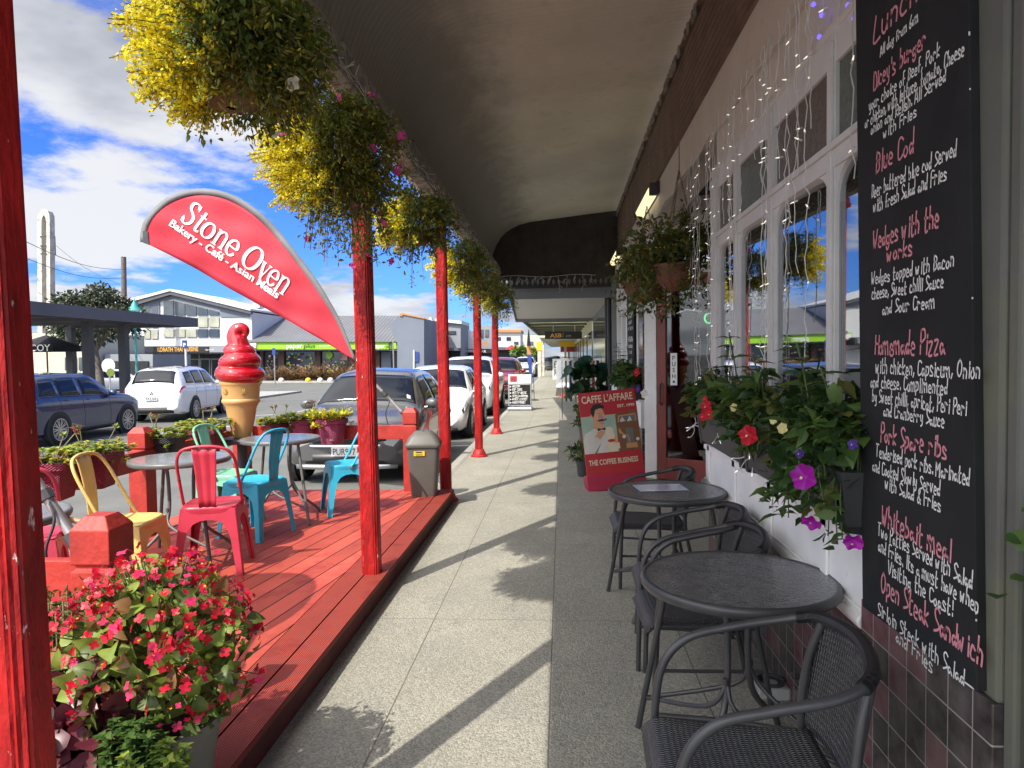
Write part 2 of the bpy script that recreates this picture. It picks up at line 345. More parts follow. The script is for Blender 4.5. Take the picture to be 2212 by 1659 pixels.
mk('brown_timber', (0.15, 0.10, 0.075), 0.75, var=0.25, scale=4, bump=0.5, spots=(0.22, 0.16, 0.10), sscale=22, smin=0.66, smax=0.74)
mk('dark_timber', (0.045, 0.036, 0.034), 0.7, var=0.3, scale=4, bump=0.3)
mk('weathered_wood', (0.34, 0.32, 0.29), 0.85, var=0.3, scale=12, bump=0.8, spots=(0.16, 0.13, 0.11), sscale=18, smin=0.5, smax=0.62)
mk('door_red', (0.235, 0.045, 0.032), 0.45, var=0.12, scale=4, bump=0.08)
mk('black_metal', (0.046, 0.046, 0.048), 0.38, var=0.15, scale=14, spec=0.5)
mk('dark_grey', (0.05, 0.05, 0.055), 0.5, var=0.15)
mk('black_plastic', (0.018, 0.018, 0.020), 0.45, var=0.2)
mk('chrome', (0.7, 0.7, 0.72), 0.18, metal=1.0, var=0.05)
mk('steel', (0.48, 0.48, 0.48), 0.35, metal=0.8, var=0.15)
mk('chalk_black', (0.016, 0.017, 0.018), 0.85, spec=0.25, var=0.3, scale=2.2, spots=(0.026, 0.026, 0.027), sscale=3, smin=0.5, smax=0.75)
mk('chalk_white', (0.72, 0.72, 0.70), 0.8, var=0.1, scale=60)
mk('chalk_pink', (0.60, 0.24, 0.28), 0.8, var=0.15, scale=60)
mk('ink_white', (0.80, 0.80, 0.78), 0.55, var=0.03)
mk('ink_black', (0.02, 0.02, 0.02), 0.5, var=0.05)
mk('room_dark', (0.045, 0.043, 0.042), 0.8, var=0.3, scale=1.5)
mk('asphalt', (0.14, 0.14, 0.126), 0.9, var=0.14, scale=1.1, bump=0.5, bscale=90, spots=(0.115, 0.115, 0.107), sscale=0.7, smin=0.52, smax=0.72)
mk('ground_soil', (0.16, 0.155, 0.13), 0.95, var=0.15, scale=0.3)
mk('kerb_stone', (0.34, 0.33, 0.30), 0.85, var=0.15, scale=9, bump=0.3)
mk('road_white', (0.62, 0.62, 0.58), 0.7, var=0.15, scale=30)
# exposed-aggregate paving: pebbles, joints and stains
pv = mk('paving', (0.30, 0.288, 0.238), 0.88, var=0.10, scale=1.3, spots=(0.262, 0.252, 0.22), sscale=2.2, smin=0.5, smax=0.72)
def _paving():
    N, L, b = nodes_of(pv); c = N.new('ShaderNodeTexCoord')
    vo = N.new('ShaderNodeTexVoronoi'); vo.inputs['Scale'].default_value = 120; L.new(c.outputs['Object'], vo.inputs['Vector'])
    bw = N.new('ShaderNodeSeparateColor'); L.new(vo.outputs['Color'], bw.inputs[0])
    mr = N.new('ShaderNodeMapRange'); L.new(bw.outputs[0], mr.inputs['Value']); mr.inputs['To Min'].default_value = 0.70; mr.inputs['To Max'].default_value = 1.22
    mx = N.new('ShaderNodeMix'); mx.data_type = 'RGBA'; mx.blend_type = 'MULTIPLY'; mx.inputs['Factor'].default_value = 1
    L.new(b.inputs['Base Color'].links[0].from_socket, mx.inputs['A']); L.new(mr.outputs[0], mx.inputs['B']); L.new(mx.outputs['Result'], b.inputs['Base Color'])
    bp = N.new('ShaderNodeBump'); bp.inputs['Strength'].default_value = 0.5; bp.inputs['Distance'].default_value = 0.006; L.new(vo.outputs['Distance'], bp.inputs['Height']); bp.invert = True; L.new(bp.outputs[0], b.inputs['Normal'])
    n3 = N.new('ShaderNodeTexNoise'); n3.inputs['Scale'].default_value = 7; n3.inputs['Detail'].default_value = 7; n3.inputs['Roughness'].default_value = 0.7; L.new(c.outputs['Object'], n3.inputs['Vector'])
    r3 = N.new('ShaderNodeMapRange'); L.new(n3.outputs['Fac'], r3.inputs['Value']); r3.inputs['From Min'].default_value = 0.60; r3.inputs['From Max'].default_value = 0.80; r3.inputs['To Min'].default_value = 1.0; r3.inputs['To Max'].default_value = 0.62
    m3 = N.new('ShaderNodeMix'); m3.data_type = 'RGBA'; m3.blend_type = 'MULTIPLY'; m3.inputs['Factor'].default_value = 1; L.new(b.inputs['Base Color'].links[0].from_socket, m3.inputs['A']); L.new(r3.outputs[0], m3.inputs['B']); L.new(m3.outputs['Result'], b.inputs['Base Color'])
    vg = N.new('ShaderNodeTexVoronoi'); vg.inputs['Scale'].default_value = 3.1; L.new(c.outputs['Object'], vg.inputs['Vector'])                 # trodden gum and spots
    r4 = N.new('ShaderNodeMapRange'); L.new(vg.outputs['Distance'], r4.inputs['Value']); r4.inputs['From Min'].default_value = 0.035; r4.inputs['From Max'].default_value = 0.055; r4.inputs['To Min'].default_value = 0.66; r4.inputs['To Max'].default_value = 1.0
    m4 = N.new('ShaderNodeMix'); m4.data_type = 'RGBA'; m4.blend_type = 'MULTIPLY'; m4.inputs['Factor'].default_value = 1; L.new(b.inputs['Base Color'].links[0].from_socket, m4.inputs['A']); L.new(r4.outputs[0], m4.inputs['B']); L.new(m4.outputs['Result'], b.inputs['Base Color'])
    s = nsep(pv); stripes(pv, nmath(pv, 'ADD', s[0], 8.12-0.352), 0.70, 0.006, (0.13, 0.12, 0.10), 0.4)
    stripes(pv, nmath(pv, 'ADD', s[1], 19.92-3.28+0.83), 1.66, 0.006, (0.14, 0.13, 0.11), 0.4)
_paving()
# glazed wall tiles, black and burgundy marbled
tl = mk('wall_tile', (0.075, 0.062, 0.062), 0.14, var=0.5, scale=14, detail=8)
def _tiles():
    N, L, b = nodes_of(tl); s = nsep(tl); T = 0.108
    cell = N.new('ShaderNodeCombineXYZ'); L.new(nmath(tl, 'FLOOR', nmath(tl, 'DIVIDE', s[1], T)), cell.inputs[0]); L.new(nmath(tl, 'FLOOR', nmath(tl, 'DIVIDE', s[2], T)), cell.inputs[1])
    wn_ = N.new('ShaderNodeTexWhiteNoise'); L.new(cell.outputs[0], wn_.inputs['Vector'])
    r = nmath(tl, 'GREATER_THAN', wn_.outputs['Value'], 0.62)
    mx = N.new('ShaderNodeMix'); mx.data_type = 'RGBA'; mx.blend_type = 'ADD'; L.new(nmath(tl, 'MULTIPLY', r, 0.8), mx.inputs['Factor'])
    L.new(b.inputs['Base Color'].links[0].from_socket, mx.inputs['A']); mx.inputs['B'].default_value = (0.12, 0.03, 0.04, 1); L.new(mx.outputs['Result'], b.inputs['Base Color'])
    stripes(tl, s[1], T, 0.004, (0.34, 0.31, 0.30), 0.3, 0.002); stripes(tl, s[2], T, 0.004, (0.34, 0.31, 0.30), 0.3, 0.002)
_tiles()
# deck boards, set a little askew
dk = mk('deck_boards', (0.48, 0.082, 0.052), 0.6, spec=0.3, var=0.16, scale=5, bump=0.25, bscale=60, spots=(0.38, 0.05, 0.04), sscale=5, smin=0.5, smax=0.68, stretch=(1, 0.25, 1))
def _deck():
    s = nsep(dk, rot=radians(9.0)); fr = stripes(dk, s[0], 0.142, 0.008, (0.035, 0.008, 0.006), 0.8)
    N, L, b = nodes_of(dk); wn_ = N.new('ShaderNodeTexWhiteNoise'); wn_.noise_dimensions = '1D'; L.new(nmath(dk, 'FLOOR', nmath(dk, 'DIVIDE', s[0], 0.142)), wn_.inputs['W'])
    mr = N.new('ShaderNodeMapRange'); L.new(wn_.outputs['Value'], mr.inputs['Value']); mr.inputs['To Min'].default_value = 0.78; mr.inputs['To Max'].default_value = 1.16
    mx = N.new('ShaderNodeMix'); mx.data_type = 'RGBA'; mx.blend_type = 'MULTIPLY'; mx.inputs['Factor'].default_value = 1
    L.new(b.inputs['Base Color'].links[0].from_socket, mx.inputs['A']); L.new(mr.outputs[0], mx.inputs['B']); L.new(mx.outputs['Result'], b.inputs['Base Color'])
_deck()
rb = mk('ribbed_boards', (0.46, 0.078, 0.05), 0.65, spec=0.3, var=0.16, scale=5, spots=(0.28, 0.035, 0.03), sscale=5, smin=0.5, smax=0.68)
_s = nsep(rb); stripes(rb, _s[0], 0.0095, 0.0035, (0.12, 0.015, 0.012), 0.9, 0.004, soft=0.9)
glass_mat('pane', (0.55, 0.58, 0.58), 0.16); glass_mat('pane_door', (0.5, 0.52, 0.52), 0.0); glass_mat('pane_far', (0.30, 0.34, 0.36), 0.22)
og = mk('obscure_glass', (0.085, 0.10, 0.075), 0.16, var=0.35, scale=30, bump=1.0, bscale=70, spec=0.8)
og2 = mk('brown_obscure_glass', (0.10, 0.07, 0.05), 0.18, var=0.35, scale=30, bump=1.0, bscale=70, spec=0.8)
# ================================================================== ground, road, footpath
ZL = -0.38
def road_z(x): return -0.12 + (ZL+0.12)*min(1, max(0, (-1.62-x)/9.4))
g = MB(); g.box((-900, -600, -1.4), (900, 2000, -0.62)); tag(g.build('ground', MAT['ground_soil']), kind='structure')
r = MB(); xs = [-1.62, -2.2, -4, -6, -8, -11, -20, -40, -75]; rows = [[(x, y, road_z(x)) for x in xs] for y in (-25, 0, 10, 20, 40, 80, 160, 300)]
r.grid(rows); tag(r.build('road', MAT['asphalt']), kind='structure')
f = MB(); f.box((-1.50, -12, -0.5), (1.0, 90, 0)); f.box((1.0, -12, -0.5), (6, 90, -0.002)); tag(f.build('footpath', MAT['paving']), kind='structure')
k = MB()
for y in np.arange(7.6, 90, 0.92): k.box((-1.62, y, -0.5), (-1.50, y+0.91, 0.003))
k.build('kerb', MAT['kerb_stone'], bevel=0.012)['kind'] = 'structure'
k = MB(); xx = -6.3
for (x0, y0, x1, y1) in [(-3.9, 8.0, -3.8, 60)]: pass
for i in range(9):
    y = 13.2+i*6.1; k.add([(-1.75, y, road_z(-1.75)+.004), (-1.75, y+.1, road_z(-1.75)+.004), (-4.0, y+.1, road_z(-4.0)+.004), (-4.0, y, road_z(-4.0)+.004)], [(0, 3, 2, 1)])
for i in range(7):      # parking bay ticks on the far side
    y = 12.5+i*5.6; a, b = road_z(-9.6)+.004, road_z(-10.9)+.004
    k.add([(-9.4, y, a), (-9.4, y+.12, a), (-10.9, y+.12, b), (-10.9, y, b)], [(0, 3, 2, 1)])
    k.add([(-9.52, y+.3, a), (-9.52, y+2.2, a), (-9.4, y+2.2, a), (-9.4, y+.3, a)], [(0, 3, 2, 1)])
for i in range(8): y = 26+i*7; k.add([(-7.0, y, road_z(-7)+.004), (-7.0, y+3, road_z(-7)+.004), (-6.9, y+3, road_z(-6.9)+.004), (-6.9, y, road_z(-6.9)+.004)], [(0, 3, 2, 1)])
tag(k.build('road_markings', MAT['road_white']), kind='structure')
# ================================================================== cafe building
cafe = empty('cafe_building', (1.03, 3, 0), label='cafe shopfront with white framed windows, white panelled sill and burgundy tiled base', cat='building')
def wpart(mb, name, mat, **k):
    o = mb.build(name, mat, cafe, **k); o.matrix_parent_inverse = Matrix.Translation((-1.03, -3, 0)); return o
m = MB(); m.box((1.0, 2.36, 0), (1.12, 4.94, 0.64)); wpart(m, 'tile_dado', tl, bevel=0.004); m = MB(); m.box((0.966, 1.652, 0), (1.12, 2.36, 0.745)); wpart(m, 'tile_dado', tl, bevel=0.004); m = MB(); m.box((1.0, 8.98, 0), (1.12, 14.28, 0.62)); wpart(m, 'tile_dado', tl); m = MB(); m.box((1.02, 9.02, 0.64), (1.12, 9.55, 2.7)); wpart(m, 'tile_dado', tl)
m = MB(); m.box((1.0, 2.37, 0.64), (1.12, 4.94, 0.655)); m.tube([(0.985, 2.37, 0.66), (0.985, 5.0, 0.66)], 0.028, 8); m.box((0.985, 2.36, 0.655), (1.12, 4.96, 0.94)); m.box((0.965, 2.36, 0.94), (1.14, 4.98, 0.965))
for y in (2.72, 3.42, 4.12, 4.82): m.box((0.972, y-0.035, 0.69), (0.985, y+0.035, 0.94))
m.box((0.972, 2.37, 0.895), (0.9845, 4.96, 0.94)); m.box((0.972, 2.37, 0.66), (0.9845, 4.96, 0.70)); wpart(m, 'sill_panel', MAT['white_paint'], bevel=0.006); m = MB()
m.box((0.985, 8.98, 0.62), (1.12, 14.2, 0.95)); m.box((0.965, 8.98, 0.95), (1.14, 14.2, 0.975)); wpart(m, 'sill_panel', MAT['white_paint'], bevel=0.006)
# bay windows
win_y = [(1.98, 2.05), (2.742, 2.806), (3.50, 3.585), (4.19, 4.27), (4.72, 4.90)]
m = MB()
for i, (a, b) in enumerate(win_y):
    m.box((1.02, a, 0.965), (1.14, b, 2.74))
    m.box((1.008, a+0.012, 0.965), (1.02, b-0.012, 2.70))
m.box((1.015, 1.98, 2.235), (1.14, 4.72, 2.325)); m.box((1.0, 1.98, 2.30), (1.015, 4.72, 2.325)); m.box((1.023, 1.98, 2.62), (1.14, 4.72, 2.74))
for (a0, a), (b, b1) in zip(win_y[:-1], win_y[1:]):      # arched corners of the lower panes
    for y, sgn in ((a, 1), (b, -1)):
        R = 0.13; pts = [(y, 2.235), (y+sgn*R, 2.235)] + [(y+sgn*R-sgn*R*sin(t*pi/12), 2.235-R+R*cos(t*pi/12)) for t in range(1, 7)]
        if sgn > 0: pts = pts[::-1]
        Mx = Matrix(((0, 0, 1, 0), (1, 0, 0, 0), (0, 1, 0, 0), (0, 0, 0, 1))); m.prism(pts, 1.022, 1.06, M=Mx)
wpart(m, 'window_frame', MAT['frame_paint'], bevel=0.005)
for (a0, a), (b, b1) in zip(win_y[:-1], win_y[1:]):
    m = MB(); dx = .044*(b-a); m.add([(1.040+dx, a-.02, .965), (1.040, b, .965), (1.040, b, 2.24), (1.040+dx, a-.02, 2.24)], [(0, 1, 2, 3)]); wpart(m, 'window_pane', MAT['pane'], solid=.004)   # old sashes hung a little ajar
    m = MB(); m.box((1.036, a, 2.325), (1.046, b, 2.62)); wpart(m, 'fanlight', [og, og2, og, og2][win_y.index((a0, a))])
# fascia, mouldings, reeded brown band
m = MB(); m.box((1.06, -2.5, 2.745), (1.3, 4.94, 3.05)); m.box((1.06, 8.98, 2.745), (1.3, 14.28, 3.05)); m.box((1.08, -2.5, 3.05), (1.3, 14.28, 3.45))
m.box((1.02, -2.5, 2.74), (1.06, 4.96, 2.775)); m.box((1.035, -2.5, 2.775), (1.06, 4.95, 2.80)); m.box((1.045, -2.5, 3.035), (1.08, 14.28, 3.07)); m.box((1.06, -2.5, 3.07), (1.08, 14.28, 3.10)); wpart(m, 'fascia', MAT['cream_paint'], bevel=0.006)
m = MB(); rows = []
for i in range(53): z = 3.45+i*0.0165; ph = i % 4; rows.append([(1.15-(0.018 if ph in (1, 2) else 0.0), -2.5, z), (1.15-(0.018 if ph in (1, 2) else 0.0), 14.28, z)])
m.grid(rows); m.box((1.06, -2.5, 3.445), (1.16, 14.28, 3.452)); m.box((1.10, -2.5, 4.30), (1.3, 14.28, 4.34)); wpart(m, 'reeded_band', MAT['brown_timber'])
m = MB(); rg = np.random.default_rng(5)
for y in np.arange(1, 14, 0.11):                         # flaking edge along the top of the band
    if rg.random() < 0.75: h = rg.uniform(0.03, 0.1); m.box((1.085, y, 4.31-h), (1.10, y+rg.uniform(.05, .11), 4.338))
wpart(m, 'flaking_edge', MAT['weathered_wood'])
m = MB(); m.box((1.10, 6.55, 3.12), (1.079, 6.60, 3.46)); wpart(m, 'conduit', MAT['wall_paint'])
# pilaster with its end faces, rooms behind, recess
m = MB(); m.box((0.975, 1.649, 0.745), (1.12, 2.30, 3.05)); m.box((0.985, 1.60, -0.0), (1.5, 1.648, 3.05)); wpart(m, 'pilaster', MAT['wall_paint'], bevel=0.01)
m = MB();  m.box((0.955, 1.30, 0), (1.3, 1.485, 1.03)); m.box((0.94, 1.28, 0), (1.32, 1.50, 0.16)); wpart(m, 'plinth', MAT['render'], bevel=0.01)
m = MB()
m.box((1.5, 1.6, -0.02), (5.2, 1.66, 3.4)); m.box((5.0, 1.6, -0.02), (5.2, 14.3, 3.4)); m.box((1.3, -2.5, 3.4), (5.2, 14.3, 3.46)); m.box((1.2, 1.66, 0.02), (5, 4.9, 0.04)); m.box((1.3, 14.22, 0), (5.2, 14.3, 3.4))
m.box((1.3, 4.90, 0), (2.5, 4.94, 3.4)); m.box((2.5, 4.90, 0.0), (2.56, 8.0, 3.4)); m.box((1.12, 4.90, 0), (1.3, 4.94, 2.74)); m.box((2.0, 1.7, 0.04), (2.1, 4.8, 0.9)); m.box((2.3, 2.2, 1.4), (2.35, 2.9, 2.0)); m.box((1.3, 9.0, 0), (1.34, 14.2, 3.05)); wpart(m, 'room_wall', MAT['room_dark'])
m = MB(); m.box((4.99, 3.2, 0.6), (4.995, 3.9, 1.9)); m.box((4.99, 4.4, 1.2), (4.995, 4.7, 1.7)); wpart(m, 'wall_picture', MAT['cream_paint'])
# splayed entry wall with header and door
D0, D1 = Vector((1.06, 9.0, 0)), Vector((2.55, 7.85, 0)); dd = (D1-D0).normalized(); DF = frame(D0, dd, (0, 0, 1))
m = MB(); m.box((0, 0, -0.02), (0.17, 3.05, 0.05), M=DF); m.box((0.17, 2.50, -0.02), (1.9, 2.62, 0.05), M=DF); m.box((0.17, 3.02, -0.06), (1.9, 3.45, 0.02), M=DF); wpart(m, 'entry_frame', MAT['white_paint'], bevel=0.006)
m = MB(); m.box((0.17, 2.62, 0), (1.9, 3.02, 0.006), M=DF); wpart(m, 'fanlight', MAT['pane_far'])
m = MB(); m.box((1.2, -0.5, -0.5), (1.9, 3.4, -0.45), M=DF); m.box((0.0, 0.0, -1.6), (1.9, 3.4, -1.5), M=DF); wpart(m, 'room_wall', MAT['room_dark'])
door = MB(); door.box((0.18, 0.01, 0), (0.30, 2.5, 0.05), M=DF); door.box((1.10, 0.01, 0), (1.24, 2.5, 0.05), M=DF); door.box((0.30, 2.36, 0), (1.10, 2.5, 0.05), M=DF); door.box((0.30, 0.01, 0), (1.10, 0.28, 0.05), M=DF)
dr = wpart(door, 'door', MAT['door_red'], bevel=0.006); dr['label'] = 'rust red glazed door in the recessed entry'
def dpart(mb, name, mat, **k): o = mb.build(name, mat, dr, **k); return o
m = MB(); m.box((0.30, 0.28, 0.02), (1.10, 2.36, 0.028), M=DF); dpart(m, 'door_pane', MAT['pane_door'])
m = MB(); m.tube([DF @ Vector(p) for p in ((0.24, 0.93, 0.05), (0.24, 0.95, 0.09), (0.24, 1.17, 0.09), (0.24, 1.19, 0.05))], 0.012, 8); dpart(m, 'handle', MAT['black_metal'], smooth=40)
m = MB(); m.box((0.355, 1.17, 0.029), (0.445, 1.56, 0.033), M=DF); pn = dpart(m, 'push_plate', MAT['ink_white'])
m = MB()
for i, c in enumerate('PUSH'): write(m, c, DF @ Matrix.Translation((0.40, 1.475-0.073*i, 0.034)), h=0.075, offset=0.012)
m.box((0.385, 1.20, 0.034), (0.415, 1.225, 0.0345), M=DF); dpart(m, 'lettering', MAT['ink_black'])
# second bay (small in the picture): posts, window, plaster
m = MB()
for y0, y1 in ((9.55, 9.66), (10.85, 11.25), (12.0, 12.12), (13.0, 13.08)): m.box((1.01, y0, 0.975), (1.14, y1, 2.75))
m.box((1.02, 9.6, 2.3), (1.14, 13.1, 2.4)); wpart(m, 'window_frame', MAT['white_paint'], bevel=0.006)
m = MB(); m.box((1.06, 9.66, 0.975), (1.066, 13.0, 2.75)); wpart(m, 'window_pane', MAT['pane_far'])
m = MB(); m.box((1.0, 13.08, 0.0), (1.14, 14.28, 3.05)); wpart(m, 'pilaster', MAT['wall_paint'], bevel=0.01)
# ================================================================== verandah
def _bullnose_shade():                                                    # shade painted into the iron's colour, noise-broken, deepest on the bullnose sheets
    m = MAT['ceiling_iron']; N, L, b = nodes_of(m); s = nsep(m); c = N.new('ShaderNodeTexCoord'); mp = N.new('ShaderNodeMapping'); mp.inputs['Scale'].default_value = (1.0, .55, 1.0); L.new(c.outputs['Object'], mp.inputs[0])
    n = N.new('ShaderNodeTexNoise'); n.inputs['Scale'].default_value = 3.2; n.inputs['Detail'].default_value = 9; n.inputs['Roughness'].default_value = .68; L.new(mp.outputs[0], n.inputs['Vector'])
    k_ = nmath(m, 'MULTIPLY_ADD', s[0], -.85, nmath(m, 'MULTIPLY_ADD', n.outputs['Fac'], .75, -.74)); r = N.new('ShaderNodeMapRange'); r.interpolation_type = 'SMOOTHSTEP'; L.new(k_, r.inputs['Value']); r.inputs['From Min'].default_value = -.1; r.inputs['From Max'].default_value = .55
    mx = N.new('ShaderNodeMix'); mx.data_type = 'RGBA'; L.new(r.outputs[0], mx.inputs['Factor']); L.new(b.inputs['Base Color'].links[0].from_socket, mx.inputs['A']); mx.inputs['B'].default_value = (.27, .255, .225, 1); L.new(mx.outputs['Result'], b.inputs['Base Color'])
_bullnose_shade()
ver = empty('verandah', (-1.27, 3, 0), label='bullnose corrugated iron verandah roof over the footpath with dark end panel', cat='verandah')
prof = [(-1.42, 3.36), (-1.395, 3.46), (-1.36, 3.60), (-1.30, 3.76), (-1.207, 3.907), (-1.10, 4.02), (-0.97, 4.11), (-0.812, 4.18), (-0.6, 4.23), (-0.3, 4.265), (0.1, 4.305), (0.6, 4.36), (1.14, 4.41)]
m = MB(); rows = []; PT = 0.0762
nrm = []
for i, (x, z) in enumerate(prof):
    a = prof[max(0, i-1)]; b = prof[min(len(prof)-1, i+1)]; t = Vector((b[0]-a[0], b[1]-a[1])).normalized(); nrm.append((-t.y, t.x))
for j in range(int(16.9/PT*4)+1):
    y = -2.5+j*PT/4; h = 0.0145*(0, 1, 0, -1)[j % 4]
    rows.append([(x+n[0]*h, y, z+n[1]*h) for (x, z), n in zip(prof, nrm)])
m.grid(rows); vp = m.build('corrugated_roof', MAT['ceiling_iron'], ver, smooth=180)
def vpart(mb, name, mat, **k): o = mb.build(name, mat, ver, **k); o.matrix_parent_inverse = Matrix.Translation((1.27, -3, 0)); return o
vp.matrix_parent_inverse = Matrix.Translation((1.27, -3, 0))
m = MB(); m.box((-1.33, -2.5, 3.15), (-1.21, 14.4, 3.34)); vpart(m, 'beam', MAT['weathered_wood'], bevel=0.006)
m = MB(); G = [(-1.52, 3.44), (-1.53, 3.34), (-1.50, 3.31), (-1.43, 3.31), (-1.41, 3.36)]; m.grid([[(x, -2.5, z) for x, z in G], [(x, 14.4, z) for x, z in G]]); vpart(m, 'gutter', MAT['cream_paint'], solid=0.004)
m = MB(); pl = [(-1.34, 3.15)] + [(x, z-0.01) for x, z in prof] + [(1.14, 3.15)]
Mx = Matrix(((1, 0, 0, 0), (0, 0, 1, 0), (0, 1, 0, 0), (0, 0, 0, 1))); m.prism(pl, 14.28, 14.33, M=Mx)
for x in np.arange(-1.25, 1.1, 0.115): m.box((x-0.006, 14.268, 3.16), (x+0.006, 14.28, 4.1 if x > -0.9 else 3.7))
vpart(m, 'end_panel', MAT['dark_timber'])
m = MB(); m.box((-1.33, 14.26, 3.09), (1.05, 14.34, 3.15)); m.box((-1.33, 14.26, 2.90), (1.05, 14.34, 2.94)); n = 22
for i in range(n):
    x = -1.28+i*2.3/n; w = 2.3/n; sl_ = [(x-w*.1, 2.94), (x+w*0.82, 2.94), (x+w*0.86, 2.965), (x+w*0.66, 3.0), (x+w*0.60, 3.03), (x+w*0.70, 3.06), (x+w*0.86, 3.09), (x-w*0.12, 3.09), (x+.04*w, 3.06), (x+w*.14, 3.03), (x+w*.08, 3.0), (x-w*0.12, 2.965)]
    m.prism(sl_, 14.29, 14.31, M=Mx)
vpart(m, 'fretwork_frieze', MAT['dark_timber'])
# posts
def post_poly(h):
    q = [(h, h*0.5), (h*0.9, h*0.58), (h*0.93, h*0.70), (h*0.78, h*0.78), (h*0.70, h*0.93), (h*0.58, h*0.9), (h*0.5, h)]; out = []
    for k_ in range(4):
        a = k_*pi/2; out += [(x*cos(a)-y*sin(a), x*sin(a)+y*cos(a)) for x, y in q]
    return out
for i, (x, y, z0, lean, lab) in enumerate((
        (-1.232, 1.50, 0.14, -0.018, 'thick peeling red verandah post at the left edge, nearest of the row'),
        (-1.262, 4.55, 0.14, -0.008, 'peeling red verandah post standing on the deck edge beside the flag tip'),
        (-1.262, 7.56, 0.0, -0.004, 'red verandah post behind the grey bin at the far deck corner'),
        (-1.295, 10.92, 0.0, 0, 'red verandah post with flared round foot on the kerb, behind the deck'),
        (-1.315, 14.13, 0.0, 0, 'farthest thin red verandah post with round foot near the chalk sandwich board'))):
    t = empty('verandah_post', (x, y, z0), label=lab, cat='post', group='red verandah posts')
    m = MB(); P = post_poly(0.059); n = len(P); H = 3.15-z0; rows = []
    for s in range(19):
        z = H*s/18; rows.append([(px+lean*z, py, z) for px, py in P])
    m.grid(rows, closed_u=True); m.add([(px+lean*H, py, H) for px, py in P], [tuple(range(n))]); m.build('shaft', MAT['peeling_red'], t)
    if z0 == 0.0:
        m = MB(); m.lathe([(0.13, 0), (0.13, 0.02), (0.105, 0.035), (0.10, 0.06), (0.085, 0.085), (0.078, 0.11), (0.06, 0.12)], 20); m.build('foot', MAT['red_paint'], t, smooth=40)
    m = MB(); m.box((-0.085+lean*H, -0.085, H-0.10), (0.085+lean*H, 0.085, H-0.05)); m.box((-0.075+lean*H, -0.075, H-0.05), (0.075+lean*H, 0.075, H)); m.build('cap', MAT['red_paint'], t, bevel=0.008)
# ================================================================== deck and rails
deck = empty('deck', (-2.3, 4.2, 0), label='low red painted timber deck laid over the kerb and parking space', cat='deck')
def kpart(mb, name, mat, **k): o = mb.build(name, mat, deck, **k); o.matrix_parent_inverse = Matrix.Translation((2.3, -4.2, 0)); return o
m = MB(); m.box((-3.52, 0.8, 0.112), (-1.44, 7.45, 0.14)); kpart(m, 'decking', dk)
m = MB(); m.box((-1.436, 0.8, 0.112), (-1.302, 7.45, 0.141)); m.box((-1.296, 0.8, 0.112), (-1.157, 7.45, 0.141)); kpart(m, 'edge_board', rb, bevel=0.004)
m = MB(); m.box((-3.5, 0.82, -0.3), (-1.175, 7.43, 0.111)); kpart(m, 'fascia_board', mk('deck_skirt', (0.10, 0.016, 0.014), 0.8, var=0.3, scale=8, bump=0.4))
rail = empty('deck_railing', (-2.4, 4.9, 0.14), label='red timber railing with chunky capped posts round the deck', cat='railing')
def rpart(mb, name, mat, **k): o = mb.build(name, mat, rail, **k); o.matrix_parent_inverse = Matrix.Translation((2.4, -4.9, -0.14)); return o
def rail_post(x, y, lab=None, h=0.88, a=0.073):
    m = MB(); z = 0.14
    def ring(r, zz): return [(x-r, y-r, zz), (x+r, y-r, zz), (x+r, y+r, zz), (x-r, y+r, zz)]
    rows = [ring(a, z), ring(a, z+h-0.19), ring(a-0.012, z+h-0.185), ring(a-0.012, z+h-0.170), ring(a, z+h-0.165), ring(a, z+h-0.045), ring(a*0.55, z+h)]
    m.grid(rows, closed_u=True); m.add(ring(a*0.55, z+h), [(0, 1, 2, 3)]); o = rpart(m, 'post', MAT['rail_red'], bevel=0.004)
    if lab: o['label'] = lab
RX = -3.40
rail_post(-1.655, 2.42, 'nearest stout red post with chamfered cap', 0.865); rail_post(RX, 5.50); rail_post(RX, 7.30); rail_post(-1.60, 7.40, 'red post beside the grey bin'); rail_post(RX, 2.42); rail_post(RX, 3.90)
for a, b in (((RX+0.03, 2.5, .69), (RX+0.075, 3.83, .84)), ((RX+0.03, 3.97, .69), (RX+0.075, 5.43, .84)), ((RX+0.03, 5.57, .69), (RX+0.075, 7.23, .84)), ((RX+.08, 7.37, .69), (-1.67, 7.415, .84)), ((RX+.08, 2.40, .69), (-1.67, 2.445, .84))):
    m = MB(); m.box(a, b); rpart(m, 'rail', MAT['rail_red'], bevel=0.005)
# ================================================================== menu board on the pilaster
bt = empty('menu_board', (0.952, 2.0, 1.75), label='tall black chalk menu board with pink headings screwed to the pilaster beside the window', cat='menu board')
# board plane: right = -Y (towards the viewer), up leans a touch to +Y, face to -X
BO = Vector((0.952, 2.315, 0.733)); BR = Vector((0, -1, 0.040)).normalized(); BU = Vector((0, 0.040, 1)).normalized()
BM = frame(BO, BR, BU)
def bpart(mb, name, mat, **k): o = mb.build(name, mat, bt, **k); o.matrix_parent_inverse = Matrix.Translation((-0.952, -2.0, -1.75)); return o
m = MB(); m.box((0, 0, -0.024), (0.628, 2.6, 0), M=BM); bpart(m, 'panel', MAT['chalk_black'], bevel=0.003)
m = MB(); rg = np.random.default_rng(3)
for i in range(6):
    v = rg.uniform(0.0, 1.9); m.box((0.6275, v, -0.002), (0.629, v+rg.uniform(.003, .013), 0.0008), M=BM)
m.box((0.575, -0.001, -0.006), (0.612, 0.003, 0.0008), M=BM); bpart(m, 'worn_edge', MAT['chalk_white'])
def brd(x, y): p = at_x(x, y, 0.951); q = p-BO; u = q.dot(BR); return u, q.dot(BU)
